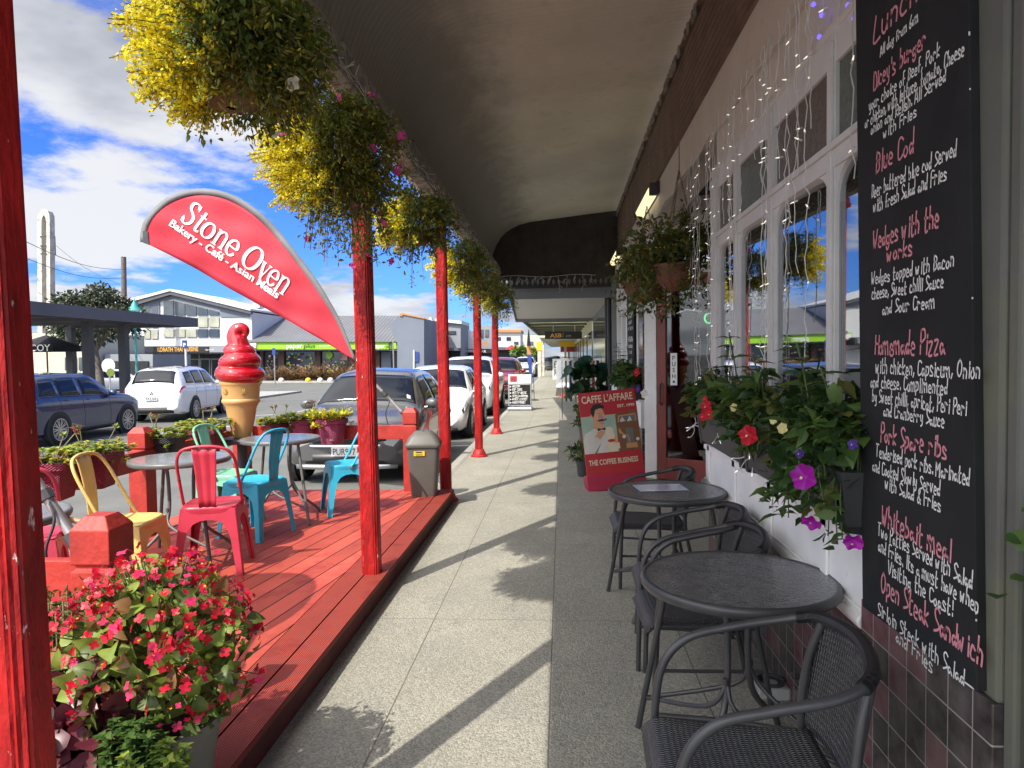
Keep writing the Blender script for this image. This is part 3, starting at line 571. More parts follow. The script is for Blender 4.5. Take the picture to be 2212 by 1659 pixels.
pink = [('Lunch', (1930, 18), .115, .30, 0.011), ("Dicey's burger", (1938, 128), .085, .33, 0.0085), ('Blue Cod', (1930, 325), .10, .25, 0.009), ('Wedges with the', (1950, 490), .092, .40, 0.009),
        ('works', (1942, 537), .075, .16, 0.009), ('Homemade Pizza', (1957, 738), .098, .42, 0.009), ('Pork Spare ribs', (1966, 945), .088, .39, 0.009), ('Whitebait meal', (1972, 1143), .098, .40, 0.009), ('Open Steak Sandwich', (1997, 1318), .10, .55, 0.009)]
white = [('All day from 6am', (1940, 72), .048, .24), ('your choice of Beef, Pork', (1945, 172), .055, .44), ('or chicken, with lettuce, tomato, Cheese', (1960, 193), .056, .585), ('onion and Relish. All Served', (1953, 224), .055, .455), ('with Fries', (1942, 262), .052, .21),
         ('Beer battered blue cod Served', (1963, 370), .062, .50), ('with fresh Salad and Fries', (1957, 410), .062, .44), ('Wedges topped with Bacon', (1961, 580), .06, .49), ('cheese, Sweet chilli Sauce', (1952, 618), .058, .44), ('and Sour Cream', (1958, 655), .06, .32),
         ('with chicken, Capsicum, Onion', (1988, 790), .07, .575), ('and cheese. Complimented', (1954, 825), .064, .47), ('by Sweet chilli, apricot, Peri Peri', (1972, 862), .062, .545), ('and Cranberry Sauce', (1968, 893), .058, .36),
         ('Tenderised pork ribs. Marinated', (1980, 995), .064, .53), ('and Cooked Slowly Served', (1950, 1024), .062, .42), ('with Salad & Fries', (1967, 1062), .06, .33), ('Two Patties Served with Salad', (1985, 1187), .068, .53), ('and Fries. Its a must have when', (1990, 1228), .066, .555),
         ('Visiting the Coast!', (1982, 1262), .066, .37), ('Sirloin Steak with Salad', (1978, 1375), .07, .50), ('and Fries', (1972, 1398), .066, .22)]
for s, (x, y), h, w, wt in pink:
    m = MB(); u, v = brd(x, y); hand(m, s, BM @ Matrix.Translation((u, v-h*0.36, 0.0012)) @ Matrix.Rotation(-0.04, 4, 'Z'), h*.60, w*.95, wt=wt*.74)
    bpart(m, 'heading_lettering', MAT['chalk_pink'])
for s, (x, y), h, w in white:
    m = MB(); u, v = brd(x, y); hand(m, s, BM @ Matrix.Translation((u, v-h*0.36, 0.0012)) @ Matrix.Rotation(-0.04, 4, 'Z'), h*.60, w*.94, wt=0.0046)
    bpart(m, 'chalk_lettering', MAT['chalk_white'])
tb = empty('menu_board', (1.0, 10.2, 2.1), label='narrow far chalk menu board on the tiled pilaster beyond the door', cat='menu board'); T = Matrix.Translation((-1.0, -10.2, -2.1))
M2 = frame((.985, 10.75, 1.32), (0, -1, 0), (0, 0, 1)); m = MB(); m.box((0, 0, -.03), (1.0, 1.65, 0), M=M2); o = m.build('panel', MAT['chalk_black'], tb); o.matrix_parent_inverse = T; m = MB(); rg = np.random.default_rng(6)
for k_ in range(17): hand(m, ''.join(rg.choice(list('aeionrstlcdu '), int(rg.integers(6, 13)))), M2 @ Matrix.Translation((.5, 1.52-.085*k_-(.05 if k_ % 4 == 0 else 0), .003)), .06, rg.uniform(.4, .8), wt=.014)
o = m.build('chalk_lettering', MAT['chalk_white'], tb); o.matrix_parent_inverse = T
# ================================================================== glass tables and woven chairs
tg = mk('rippled_glass', (0.105, 0.106, 0.107), 0.13, var=0.3, scale=20, spec=0.8)
def _rip():
    N, L, b = nodes_of(tg); c = N.new('ShaderNodeTexCoord'); mp = N.new('ShaderNodeMapping'); mp.inputs['Scale'].default_value = (22, 60, 1); L.new(c.outputs['Object'], mp.inputs[0])
    n = N.new('ShaderNodeTexNoise'); n.inputs['Scale'].default_value = 1.6; n.inputs['Detail'].default_value = 2; n.inputs['Distortion'].default_value = 1.2; L.new(mp.outputs[0], n.inputs['Vector'])
    bp = N.new('ShaderNodeBump'); bp.inputs['Strength'].default_value = 0.55; bp.inputs['Distance'].default_value = 0.006; L.new(n.outputs['Fac'], bp.inputs['Height']); L.new(bp.outputs[0], b.inputs['Normal'])
_rip()
wv = mk('woven_cane', (0.055, 0.055, 0.057), 0.48, var=0.2, scale=30)
def _weave(mat, px=0.017, py=0.0105, coord='UV'):
    N, L, b = nodes_of(mat); c = N.new('ShaderNodeTexCoord'); s = N.new('ShaderNodeSeparateXYZ'); L.new(c.outputs[coord], s.inputs[0])
    A = nmath(mat, 'MULTIPLY', s.outputs[0], 2*pi/px); B = nmath(mat, 'MULTIPLY', s.outputs[1], 2*pi/py)
    h = nmath(mat, 'MULTIPLY', nmath(mat, 'SINE', A), nmath(mat, 'SINE', B))
    st = nmath(mat, 'ABSOLUTE', nmath(mat, 'SINE', nmath(mat, 'MULTIPLY', B, 0.5)))
    hh = nmath(mat, 'ADD', nmath(mat, 'MULTIPLY', h, 0.6), st)
    bp = N.new('ShaderNodeBump'); bp.inputs['Strength'].default_value = 1.0; bp.inputs['Distance'].default_value = 0.005; L.new(hh, bp.inputs['Height']); L.new(bp.outputs[0], b.inputs['Normal'])
    mr = N.new('ShaderNodeMapRange'); L.new(hh, mr.inputs['Value']); mr.inputs['From Min'].default_value = -0.2; mr.inputs['From Max'].default_value = 1.0; mr.inputs['To Min'].default_value = 0.12; mr.inputs['To Max'].default_value = 1.5
    mx = N.new('ShaderNodeMix'); mx.data_type = 'RGBA'; mx.blend_type = 'MULTIPLY'; mx.inputs['Factor'].default_value = 1
    L.new(b.inputs['Base Color'].links[0].from_socket, mx.inputs['A']); L.new(mr.outputs[0], mx.inputs['B']); L.new(mx.outputs['Result'], b.inputs['Base Color'])
_weave(wv)
def uv_grid(o, nu, nv, su, sv):
    """lay the weave along a built grid of nu x nv points"""
    me = o.data; uv = me.uv_layers.new(name='uv'); d = uv.data
    for p in me.polygons:
        for li in p.loop_indices:
            vi = me.loops[li].vertex_index; i, j = divmod(vi % (nu*nv), nv); d[li].uv = (i*su/(nu-1), j*sv/(nv-1))
def make_table(label, loc, rz, r=0.355, h=0.72, top=tg, metal='black_metal', group='round glass cafe tables', z0=0.0):
    t = empty('cafe_table', (loc[0], loc[1], z0), rz, label, 'table', group)
    m = MB(); m.lathe([(0.001, h-0.006), (r-0.018, h-0.006), (r-0.018, h), (0.001, h)], 56, caps=False); m.build('tabletop', top, t, smooth=40)
    m = MB(); m.lathe([(r-0.02, h-0.03), (r-0.006, h-0.034), (r, h-0.026), (r+0.002, h-0.012), (r-0.004, h+0.001), (r-0.014, h+0.003), (r-0.02, h)], 56, caps=False); m.build('rim', MAT[metal], t, smooth=60)
    for a in (2.49, 2.49+pi):                                        # straight splayed legs
        c, s = cos(a-rz), sin(a-rz); m = MB(); m.tube([(r*.80*c, r*.80*s, h-.03), (r*1.22*c, r*1.22*s, 0)], .0125, 10); m.build('leg', MAT[metal], t, smooth=60)
    for a in (2.49+pi/2, 2.49-pi/2):                                 # kneed legs with a brace to their neighbours
        c, s = cos(a-rz), sin(a-rz); m = MB(); m.tube(smoothpath([(r*.30*c, r*.30*s, h-.03), (r*.26*c, r*.26*s, .55), (r*.27*c, r*.27*s, .34), (r*.45*c, r*.45*s, .21), (r*1.0*c, r*1.0*s, .05), (r*1.1*c, r*1.1*s, 0)], 5), .0125, 10); m.build('leg', MAT[metal], t, smooth=60)
        m = MB()
        for da in (pi/2, -pi/2): c2, s2 = cos(a-rz+da), sin(a-rz+da); m.tube(smoothpath([(r*.27*c, r*.27*s, .35), (r*.40*(c*.8+c2*.5), r*.40*(s*.8+s2*.5), .25), (r*1.10*c2, r*1.10*s2, .14)], 5), .009, 8)
        m.lathe([(.001, -.016), (.012, -.012), (.012, .012), (.001, .016)], 8, c=(r*.30*c, r*.30*s, .36)); m.build('brace', MAT[metal], t, smooth=60)
    m = MB(); m.tube([(-r*.9, 0, h-.035), (r*.9, 0, h-.035)], .008, 6); m.tube([(0, -r*.9, h-.043), (0, r*.9, h-.043)], .008, 6); m.build('cross_bar', MAT[metal], t)
    return t
make_table('near round black table with rippled glass top, bare, between the chairs by the wall', (0.645, 2.66), 0.35)
t2 = make_table('round black glass table with a menu sheet on it, farther along the wall', (0.632, 4.37), 0.5)
mu = MB(); mu.box((-0.15, -0.105, 0), (0.15, 0.105, 0.002)); tt = mk('menu_sheet', (0.58, 0.62, 0.74), 0.15, var=0.05, coat=0.6)
men = empty('menu_card', (0.60, 4.42, 0.7235), 0.12, 'laminated pale blue menu sheet lying on the far glass table', 'menu'); mu.build('sheet', tt, men)
m = MB()
for k_, s_ in enumerate(('Drinks Menu', 'Coffee and Tea', 'Hot Chocolate', 'Iced Coffee', 'Fresh Juice')): write(m, s_, Matrix.Translation((0, 0.07-0.035*k_, 0.0028)), h=0.026)
m.build('lettering', mk('ink_blue', (0.10, 0.12, 0.30), 0.5), men)
def make_woven_chair(label, loc, rz, frame_mat='black_metal', seat=wv, group='black woven arm chairs', z0=0.0):
    t = empty('woven_chair', (loc[0], loc[1], z0), rz, label, 'chair', group)     # faces its own +x
    R = 0.0125
    half = [(0.235, 0.245, 0.0), (0.225, 0.245, 0.30), (0.205, 0.248, 0.53), (0.13, 0.252, 0.635), (0.0, 0.255, 0.675), (-0.15, 0.247, 0.705), (-0.245, 0.19, 0.735), (-0.285, 0.0, 0.75)]
    path = smoothpath(half + [(x, -y, z) for x, y, z in half[:-1][::-1]], 7); n = len(path)
    i0 = next(i for i, p in enumerate(path) if p.z > 0.44); i1 = n-1-i0
    for a, b in ((0, i0), (i1, n-1)): m = MB(); m.tube(path[a:b+1], R, 10); m.build('leg', MAT[frame_mat], t, smooth=60)
    m = MB(); m.tube(path[i0:i1+1], [R*1.05]*(i1-i0+1), 10); m.build('arm_rail', MAT[frame_mat], t, smooth=60)
    for s in (1, -1):
        p = smoothpath([(-0.275, 0.20*s, 0.0), (-0.235, 0.205*s, 0.22), (-0.20, 0.205*s, 0.42), (-0.215, 0.195*s, 0.60), (-0.25, 0.175*s, 0.728)], 5)
        m = MB(); m.tube(p, R, 10); m.build('leg', MAT[frame_mat], t, smooth=60)
        m = MB(); m.tube([(0.21, 0.235*s, 0.405), (0.0, 0.225*s, 0.40), (-0.205, 0.205*s, 0.385)], 0.010, 8); m.tube([(0.222, 0.244*s, 0.22), (-0.235, 0.207*s, 0.20)], 0.008, 8); m.build('side_rail', MAT[frame_mat], t, smooth=60)
    nu, nv = 15, 13; rows = []
    for i in range(nu):
        u = i/(nu-1); x = 0.262-0.475*u; w = 0.222-0.035*u; zc_ = 0.432-0.012*sin(pi*u) - (0.05*((0.12-u)/0.12)**2 if u < 0.12 else 0) - 0.012*u
        rows.append([(x, w*(2*j/(nv-1)-1), zc_ - 0.016*(1-(2*j/(nv-1)-1)**2) - (0.02 if j in (0, nv-1) else 0)) for j in range(nv)])
    m = MB(); m.grid(rows); o = m.build('seat', seat, t, smooth=180, solid=0.012); uv_grid(o, nu, nv, 0.5, 0.44)
    nu, nv = 13, 17; rows = []
    for i in range(nu):
        u = i/(nu-1); z = 0.425+0.315*u; rr = []
        for j in range(nv):
            a = (2*j/(nv-1)-1); y = a*(0.195-0.01*(1-u)); x = -0.205-0.045*u-0.055*(0.35+0.65*u)*(1-a*a); rr.append((x, y, z-0.012*a*a*u))
        rows.append(rr)
    m = MB(); m.grid(rows); o = m.build('backrest', seat, t, smooth=180, solid=0.010); uv_grid(o, nu, nv, 0.32, 0.42)
    top = [p for p in path if p.x < -0.20]
    m = MB()
    for k_ in range(0, len(top)*5):
        q = k_/5; i = min(int(q), len(top)-2); p = top[i].lerp(top[i+1], q-i); d = (top[i+1]-top[i]).normalized(); m.tube([p-d*0.0034, p+d*0.0034], 0.0185, 8)
    m.build('wrapped_binding', seat, t)
    return t
c1 = make_woven_chair('black woven arm chair nearest the viewer, cut off by the bottom of the photo', (0.50, 1.96), pi-0.03)
c1.scale = (1.03, 1.03, 1.03)
c3 = make_woven_chair('black woven arm chair just beyond the bare near table', (0.60, 3.22), pi+0.03)
c2 = make_woven_chair('black woven arm chair between two others, just before the table with the menu', (0.63, 3.68), pi-0.02)
c4 = make_woven_chair('farthest black woven arm chair, behind the table with the menu sheet', (0.60, 4.93), pi+0.02)
ash = empty('ashtray_stand', (0.93, 3.24, 0), label='grey concrete ashtray block on the footpath by the tiled wall', cat='ashtray')
m = MB(); m.box((-0.07, -0.07, 0), (0.07, 0.07, 0.055)); m.build('block', MAT['render'], ash, bevel=0.008)
m = MB(); m.lathe([(0.03, 0.056), (0.055, 0.0565), (0.055, 0.07), (0.062, 0.07), (0.062, 0.054)], 20, caps=False); m.build('dish', MAT['dark_grey'], ash, smooth=40)
# ================================================================== foliage materials
def leafmat(n, c, tr=0.35, rough=0.45, var=0.25): return mk(n, c, rough, var=var, scale=14, trans=tr, spec=0.4)
LG = [leafmat('leaf_green', (0.055, 0.115, 0.026)), leafmat('leaf_mid', (0.095, 0.165, 0.036)), leafmat('leaf_dark', (0.030, 0.068, 0.020)), leafmat('leaf_olive', (0.13, 0.14, 0.035))]
YL = [leafmat('yellow_bloom', (0.86, 0.70, 0.02), 0.45), leafmat('yellow_green_bloom', (0.66, 0.62, 0.04), 0.45), leafmat('gold_bloom', (0.74, 0.52, 0.015), 0.4)]
leafmat('lime_leaf', (0.20, 0.27, 0.04)); leafmat('petal_purple', (0.36, 0.010, 0.34), 0.3); leafmat('petal_red', (0.62, 0.012, 0.035), 0.3); leafmat('petal_pink', (0.66, 0.06, 0.30), 0.3)
leafmat('petal_white', (0.75, 0.74, 0.66), 0.3, var=0.05); leafmat('petal_cream', (0.72, 0.66, 0.30), 0.3, var=0.1); leafmat('petal_violet', (0.075, 0.035, 0.26), 0.3); leafmat('petal_magenta', (0.50, 0.015, 0.17), 0.3)
mk('stem', (0.14, 0.12, 0.05), 0.7, var=0.3); mk('stem_green', (0.07, 0.11, 0.03), 0.6, var=0.3)
mk('coir', (0.16, 0.10, 0.05), 0.95, var=0.35, scale=40, bump=1.0, bscale=120); mk('terracotta', (0.17, 0.068, 0.038), 0.75, var=0.25, scale=9, bump=0.4, spots=(0.13, 0.055, 0.035), sscale=8, smin=0.5, smax=0.7)
# ================================================================== window boxes
mk('box_grey', (0.036, 0.037, 0.039), 0.55, var=0.15, scale=6)
def petals(t, spec, rng):
    """big single blooms: (x, y, z, size, material, facing)"""
    for (x, y, z, s, mt, d) in spec:
        m = MB(); scatter(m, PETUNIA, [(x, y, z)], [Vector(d).orthogonal()], s, up=[d], jit=0.0, rng=rng); 
        scatter(m, DOT, [(x+d[0]*.004, y+d[1]*.004, z+d[2]*.004)], [Vector(d).orthogonal()], s*.16, mi=1, up=[d], jit=0, rng=rng); m.build('bloom', [MAT[mt], MAT['petal_cream']], t, smooth=180)
def window_box(label, y0, y1, seed, blooms, tall=(), trail=0.25, dens=1.0, big=1.0, tdrop=-.06):
    x0, x1, z0, z1 = 0.885, 0.995, 0.985, 1.165
    t = empty('window_box', (0.92, (y0+y1)/2, z0), label=label, cat='planter', group='flower boxes under the cafe windows')
    T = Matrix.Translation((-0.92, -(y0+y1)/2, -z0))
    def P(mb, n, mt, **k): o = mb.build(n, mt, t, **k); o.matrix_parent_inverse = T; return o
    m = MB(); m.add([(x0+.02, y0+.02, z0), (x1, y0+.02, z0), (x1, y1-.02, z0), (x0+.02, y1-.02, z0), (x0, y0, z1), (x1, y0, z1), (x1, y1, z1), (x0, y1, z1)], [(0, 3, 2, 1), (0, 1, 5, 4), (1, 2, 6, 5), (2, 3, 7, 6), (3, 0, 4, 7), (4, 5, 6, 7)])
    for zz in (0.3, 0.55, 0.8): z = z0+zz*(z1-z0); x = x0+.03*(1-zz); m.box((x-0.0025, y0+.03, z-.002), (x+.001, y1-.03, z+.003))
    P(m, 'trough', MAT['box_grey'], bevel=0.004)
    for y in (y0+.05, y1-.05):
        m = MB(); m.add([(x0-.006, y-.022, z1), (x0-.006, y+.022, z1), (x0+.02, y+.022, z0-.02), (x0+.02, y-.022, z0-.02), (x0+.03, y-.022, z1), (x0+.03, y+.022, z1), (x1-.01, y+.022, z0-.03), (x1-.01, y-.022, z0-.03)],
                        [(0, 1, 2, 3), (3, 2, 6, 7), (0, 3, 7, 4), (1, 5, 6, 2)]); P(m, 'bracket', MAT['black_plastic'])
    rg = np.random.default_rng(seed); L_ = y1-y0; n = int(60*L_/0.7*dens); m = MB(); st = MB()
    for i in range(n):
        b = np.array([rg.uniform(x0+.02, x1-.01), rg.uniform(y0+.03, y1-.03), z1]); hgt = rg.uniform(.06, .21)*(1.4 if rg.random() < .2 else 1)
        tp = b+np.array([rg.normal(-.015, .05), rg.normal(0, .07), hgt]); tr_ = rg.random() < trail
        if tr_: tp = b+np.array([rg.uniform(-.13, -.05), rg.normal(0, .06), rg.uniform(tdrop, .06)])
        mid = (b+tp)/2+np.array([-.03 if tr_ else 0, 0, .06]); pth = smoothpath([b, mid, tp], 4); st.tube(pth, 0.0022, 4, caps=False)
        k_ = int(rg.integers(7, 13)); q = rg.uniform(.25, 1, k_); ps = np.array([tuple(pth[min(8, int(v*8.99))]) for v in q])+rg.normal(0, .012, (k_, 3))
        d = np.column_stack([rg.normal(-.25, .7, k_), rg.normal(0, .7, k_), rg.normal(.05, .45, k_)])
        tpl = (LANCE, OVATE, OVATE, ROUND)[int(rg.integers(0, 4))]; sz = big*rg.uniform(.05, .105, k_)*(0.62 if tpl is ROUND else 1.0); scatter(m, tpl, ps, d, sz, mi=[int(rg.integers(0, 4)), int(rg.integers(0, 3))], rng=rg, jit=.5)
    for (y, h, k_) in tall:
        b = Vector((0.93, y, z1)); tp = b+Vector((-.04, .01, h)); pth = smoothpath([b, (b+tp)/2+Vector((.02, 0, 0)), tp], 5); st.tube(pth, .004, 5)
        for i in range(k_):
            p = pth[int((.25+.75*i/k_)*10)]; a = i*2.4; scatter(m, LANCE, [p], [(cos(a), sin(a), .25)], .17-.08*i/k_, mi=int(rg.integers(0, 3)), rng=rg, jit=.2)
    P(m, 'foliage', LG, smooth=180); P(st, 'stems', MAT['stem_green'])
    for sp in blooms:
        m = MB(); (x, y, z, s, mt, d) = sp; scatter(m, PETUNIA, [(x, y, z)], [Vector(d).orthogonal()], s, up=[d], jit=0.0, rng=rg); scatter(m, DOT, [Vector((x, y, z))+Vector(d)*.004], [Vector(d).orthogonal()], s*.14, mi=1, up=[d], jit=0, rng=rg)
        P(m, 'bloom', [MAT[mt], MAT['petal_cream']], smooth=180)
def A(x, y, X=0.80): p = at_x(x, y, X); return p.x, p.y, p.z
F = (-.7, -.7, .15)
window_box('nearest flower box beside the chalk menu, with purple petunias trailing from it', 2.31, 2.95, 11, [A(1735, 1030, .76)+(.085, 'petal_purple', F), A(1752, 1130, .77)+(.062, 'petal_purple', (-.5, -.6, -.6)), A(1843, 1172, .78)+(.055, 'petal_purple', (-.3, -.8, -.5)), A(1727, 980, .76)+(.03, 'petal_violet', F), A(1842, 960)+(.03, 'petal_violet', F)], tall=((2.75, .42, 18), (2.5, .33, 14)), trail=.30, dens=2.2, big=.88, tdrop=-.24)
window_box('middle flower box with a red and white petunia hanging over its front', 2.98, 3.60, 12, [A(1616, 940, .76)+(.085, 'petal_red', F), A(1690, 925, .77)+(.04, 'petal_cream', F), A(1670, 908, .78)+(.03, 'petal_cream', F), A(1585, 880)+(.04, 'petal_cream', F)], tall=((3.36, .36, 14),), trail=.16, dens=1.9, big=.85)
window_box('far flower box with red trailing flowers next to the entry', 3.63, 4.75, 13, [A(1525, 878, .78)+(.07, 'petal_red', F), A(1533, 895, .78)+(.05, 'petal_red', F), A(1518, 900, .77)+(.05, 'petal_red', F), A(1523, 862)+(.035, 'petal_red', F)], tall=((3.85, .50, 18), (4.3, .30, 12)), trail=.08, dens=1.6, big=.85)
window_box('small flower box beyond the entry with white flowers', 9.1, 9.9, 14, [A(1392, 850)+(.09, 'petal_white', F), A(1345, 862, .85)+(.08, 'petal_white', F)], tall=((9.8, .5, 14),), trail=.3, dens=1.5)
window_box('farthest flower box with a red bloom near the dark pilaster', 10.6, 11.8, 15, [A(1375, 804, .9)+(.10, 'petal_red', F), A(1378, 840, .9)+(.08, 'petal_violet', F)], tall=((11.2, .5, 14), (11.6, .6, 14)), trail=.3, dens=1.3)
# plant pot standing on the plinth by the door jamb at the right edge
t = empty('potted_plant', (0.985, 1.43, 1.03), label='leafy green potted plant at the right edge of the photo beside the menu board', cat='plant')
m = MB(); m.lathe([(0.035, 0), (0.05, 0.08), (0.053, 0.08), (0.048, 0.075)], 20, caps=False); m.build('pot', MAT['terracotta'], t, smooth=40)
m = MB(); rg = np.random.default_rng(4); n = 55; d = np.column_stack([rg.normal(-.5, .6, n), rg.normal(0, .6, n), rg.normal(.25, .4, n)]); scatter(m, ROUND, np.column_stack([rg.normal(-.015, .02, n), rg.normal(0.01, .045, n), rg.uniform(-.06, .20, n)]), d, rg.uniform(.03, .05, n), mi=[0, 1], rng=rg); m.build('foliage', LG, t, smooth=180)
# ================================================================== hanging baskets on the verandah edge
BLG = [leafmat('basket_green', (0.105, 0.16, 0.03), .5), leafmat('basket_mid', (0.15, 0.205, 0.035), .5), leafmat('basket_dark', (0.06, 0.095, 0.024), .45), leafmat('basket_olive', (0.18, 0.18, 0.035), .5), leafmat('basket_yellowgreen', (0.32, 0.30, 0.04), .5)]
def hanging_basket(label, loc, r, seed, yellow=0.55, trail=0.2, n=230, kind=0, pinks=0, whites=0, squash=0.8):
    t = empty('hanging_basket', loc, label=label, cat='hanging basket', group='flower baskets hung along the verandah edge')
    rg = np.random.default_rng(seed)
    m = MB(); m.lathe([(0.02, -0.15), (0.09, -0.14), (0.14, -0.10), (0.165, -0.03), (0.17, 0.0), (0.15, 0.0)], 20, caps=False); m.build('coir_bowl', MAT['coir'], t, smooth=60)
    hook = Vector((-1.36-loc[0], 0, 3.20-loc[2]))
    for k_ in range(3):
        a = k_*2.1+.5; q = Vector((0.18*cos(a), 0.18*sin(a), 0.0)); m = MB(); N_ = int((hook-q).length/0.034)
        for i in range(N_):
            p = q.lerp(hook, (i+.5)/N_); dd_ = (hook-q).normalized(); s = dd_.orthogonal().normalized() if i % 2 else dd_.cross(dd_.orthogonal()).normalized()
            m.tube([p+dd_*.02*cos(w)+s*.008*sin(w) for w in np.arange(8)*pi/4], .0022, 4, closed=True)
        m.build('chain', MAT['dark_grey'], t)
    gm = MB(); ym = MB(); sm = MB(); pm = MB(); wm = MB(); big = loc[1] < 5
    for i in range(int(n*1.5)):
        d = rnd_dirs(1, rg, -.9)[0]; isy = (d[0]*.8 - d[1]*.42 + rg.normal(0, .22)) < -(.5-yellow) and False
        side = -d[0]*.85 - d[1]*.30 - .12*d[2] + rg.normal(0, .16); isy = side > (1-yellow)*.8
        L_ = r*rg.uniform(.72, 1.06)*(1 if d[2] > 0 else 1.0); end = np.array([d[0]*L_, d[1]*L_, d[2]*L_*squash+.03])
        if trail and rg.random() < trail and not isy: end = np.array([d[0]*r*.7, d[1]*r*.7, -rg.uniform(.2, .55)])
        st_ = np.array([d[0]*.10, d[1]*.10, .0 if d[2] > -.2 else -.12]); mid = (st_+end)/2+np.array([0, 0, .10*r/.4 if not isy else .05]); pth = np.array([tuple(p) for p in smoothpath([st_, mid, end], 5)])
        if i % 2 == 0: sm.tube([tuple(p) for p in pth], .0022, 4, caps=False)
        if isy:
            k_ = 90 if big else 34; q = rg.uniform(.3, 1.0, k_); P_ = pth[np.clip((q*10).astype(int), 0, 10)]+rg.normal(0, .008+.014*(1-q[:, None]), (k_, 3))
            scatter(ym, DOT, P_, rnd_dirs(k_, rg), rg.uniform(.008, .017, k_)*(1 if big else 1.7), mi=[0, 0, 1, 1, 2], rng=rg, jit=2)
            scatter(gm, LANCE, pth[rg.integers(2, 9, 6)]+rg.normal(0, .02, (6, 3)), rnd_dirs(6, rg), rg.uniform(.02, .04, 6), mi=[3, 1], rng=rg)
        else:
            k_ = 30 if big else 18; q = rg.uniform(.35, 1.0, k_); P_ = pth[np.clip((q*10).astype(int), 0, 10)]+rg.normal(0, .022, (k_, 3))
            tpl = (OVATE, LANCE, LANCE, LANCE)[(i+kind) % 4]; scatter(gm, tpl, P_, rnd_dirs(k_, rg)+d*.6, rg.uniform(.018, .036, k_)*(1 if big else 1.3), mi=[(0, 4, 2, 3)[i % 4], (1, 3, 0, 4)[(i+kind) % 4]], rng=rg)
            if i % 5 == 0: scatter(ym, DOT, P_[:5]+rg.normal(0, .012, (5, 3)), rnd_dirs(5, rg), .012, mi=2, rng=rg, jit=2)
            if pinks and rg.random() < pinks: scatter(pm, PETUNIA, [end*1.02], [rnd_dirs(1, rg)[0]], .045, rng=rg)
            if whites and rg.random() < whites: scatter(wm, PETUNIA, [end*1.03], [Vector(d).orthogonal()], .06, up=[d], jit=.1, rng=rg)
    gm.build('foliage', BLG, t, smooth=180); ym.build('yellow_flowers', YL, t); sm.build('stems', MAT['stem'], t)
    if pm.v: pm.build('pink_flowers', MAT['petal_pink'], t, smooth=180)
    if wm.v: wm.build('white_flowers', MAT['petal_white'], t, smooth=180)
    return t
hanging_basket('biggest nearest hanging basket, half yellow bloom and half dark leaves, one white petunia', (-1.27, 2.72, 2.68), 0.40, 21, .66, .0, 560, 0, 0, .006, .80)
hanging_basket('second hanging basket with yellow flowers and pink petunias trailing in front of the red post', (-1.22, 3.82, 2.58), 0.43, 22, .60, .20, 520, 1, .05, 0, .85)
hanging_basket('lime green leafy hanging basket third from the viewer', (-1.25, 6.1, 2.66), 0.40, 23, .34, .05, 300, 2, 0, 0, .85)
hanging_basket('fourth hanging basket, small in view, with a yellow skirt', (-1.24, 8.7, 2.62), 0.42, 24, .58, .05, 240, 0, 0, 0, .85)
hanging_basket('fifth hanging basket behind the third red post', (-1.24, 10.2, 2.62), 0.42, 25, .45, .1, 200, 1, 0, 0, .85)
hanging_basket('sixth hanging basket above the farthest red post', (-1.24, 12.4, 2.62), 0.44, 26, .4, .1, 190, 2, 0, 0, .85)
hanging_basket('farthest hanging basket beside the dark end panel', (-1.22, 13.7, 2.58), 0.42, 27, .35, .1, 160, 0, 0, 0, .85)
# terracotta bowls by the entry
def bowl_basket(label, loc, seed, r=0.23, bush=1.0):
    t = empty('hanging_bowl', loc, label=label, cat='hanging basket', group='terracotta bowls hung by the entry')
    m = MB(); m.lathe([(0.02, -.21), (r*.5, -.19), (r*.82, -.12), (r*.97, -.03), (r, 0), (r*.93, .0)], 24, caps=False); m.build('bowl', MAT['terracotta'], t, smooth=60)
    m = MB()
    for a in np.arange(12)*pi/6: m.tube([(r*.5*cos(a), r*.5*sin(a), -.195), (r*.84*cos(a), r*.84*sin(a), -.12), (r*1.0*cos(a), r*1.0*sin(a), -.02)], .003, 4)
    m.build('rib', MAT['brown_timber'], t)
    for k_ in range(3):
        a = k_*2.1; q = Vector((r*cos(a), r*sin(a), 0)); h = Vector((.02, 0, .74)); m = MB()
        for i in range(26):
            p = q.lerp(h, (i+.5)/26); d = (h-q).normalized(); s = d.orthogonal().normalized() if i % 2 else d.cross(d.orthogonal()).normalized(); m.tube([p+d*.018*cos(w)+s*.007*sin(w) for w in np.arange(6)*pi/3], .0024, 4, closed=True)
        m.build('chain', MAT['brown_timber'], t)
    m = MB(); rg = np.random.default_rng(seed); y_ = MB()
    for i in range(int(150*bush)):
        d = rnd_dirs(1, rg, -.35)[0]; L_ = rg.uniform(.16, .36)*bush**.6; e = np.array([d[0]*L_, d[1]*L_, abs(d[2])*L_*1.0 if rg.random() < .72 else -rg.uniform(.05, .38)]); pth = np.array([tuple(p) for p in smoothpath([(d[0]*.08, d[1]*.08, 0), tuple(e*.6+np.array([0, 0, .08])), tuple(e)], 4)])
        k_ = 12; scatter(m, (LANCE, OVATE)[i % 2], pth[rg.integers(2, 9, k_)]+rg.normal(0, .015, (k_, 3)), rnd_dirs(k_, rg)+d*.5, rg.uniform(.035, .065, k_), mi=[i % 4, 3], rng=rg)
        if i % 3 == 0: scatter(y_, DOT, pth[rg.integers(4, 9, 8)]+rg.normal(0, .02, (8, 3)), rnd_dirs(8, rg), .018, mi=[0, 1], rng=rg)
    m.build('foliage', LG, t, smooth=180); y_.build('dry_flowers', [MAT['terracotta'], YL[2]], t); return t
bowl_basket('upper terracotta hanging bowl with chains and bushy plants by the entry', at_x(1462, 572, .92), 31, .19, 1.9)
bowl_basket('lower terracotta hanging bowl trailing dry stems, left of the red door', at_x(1394, 608, .84), 32, .23, 1.3)
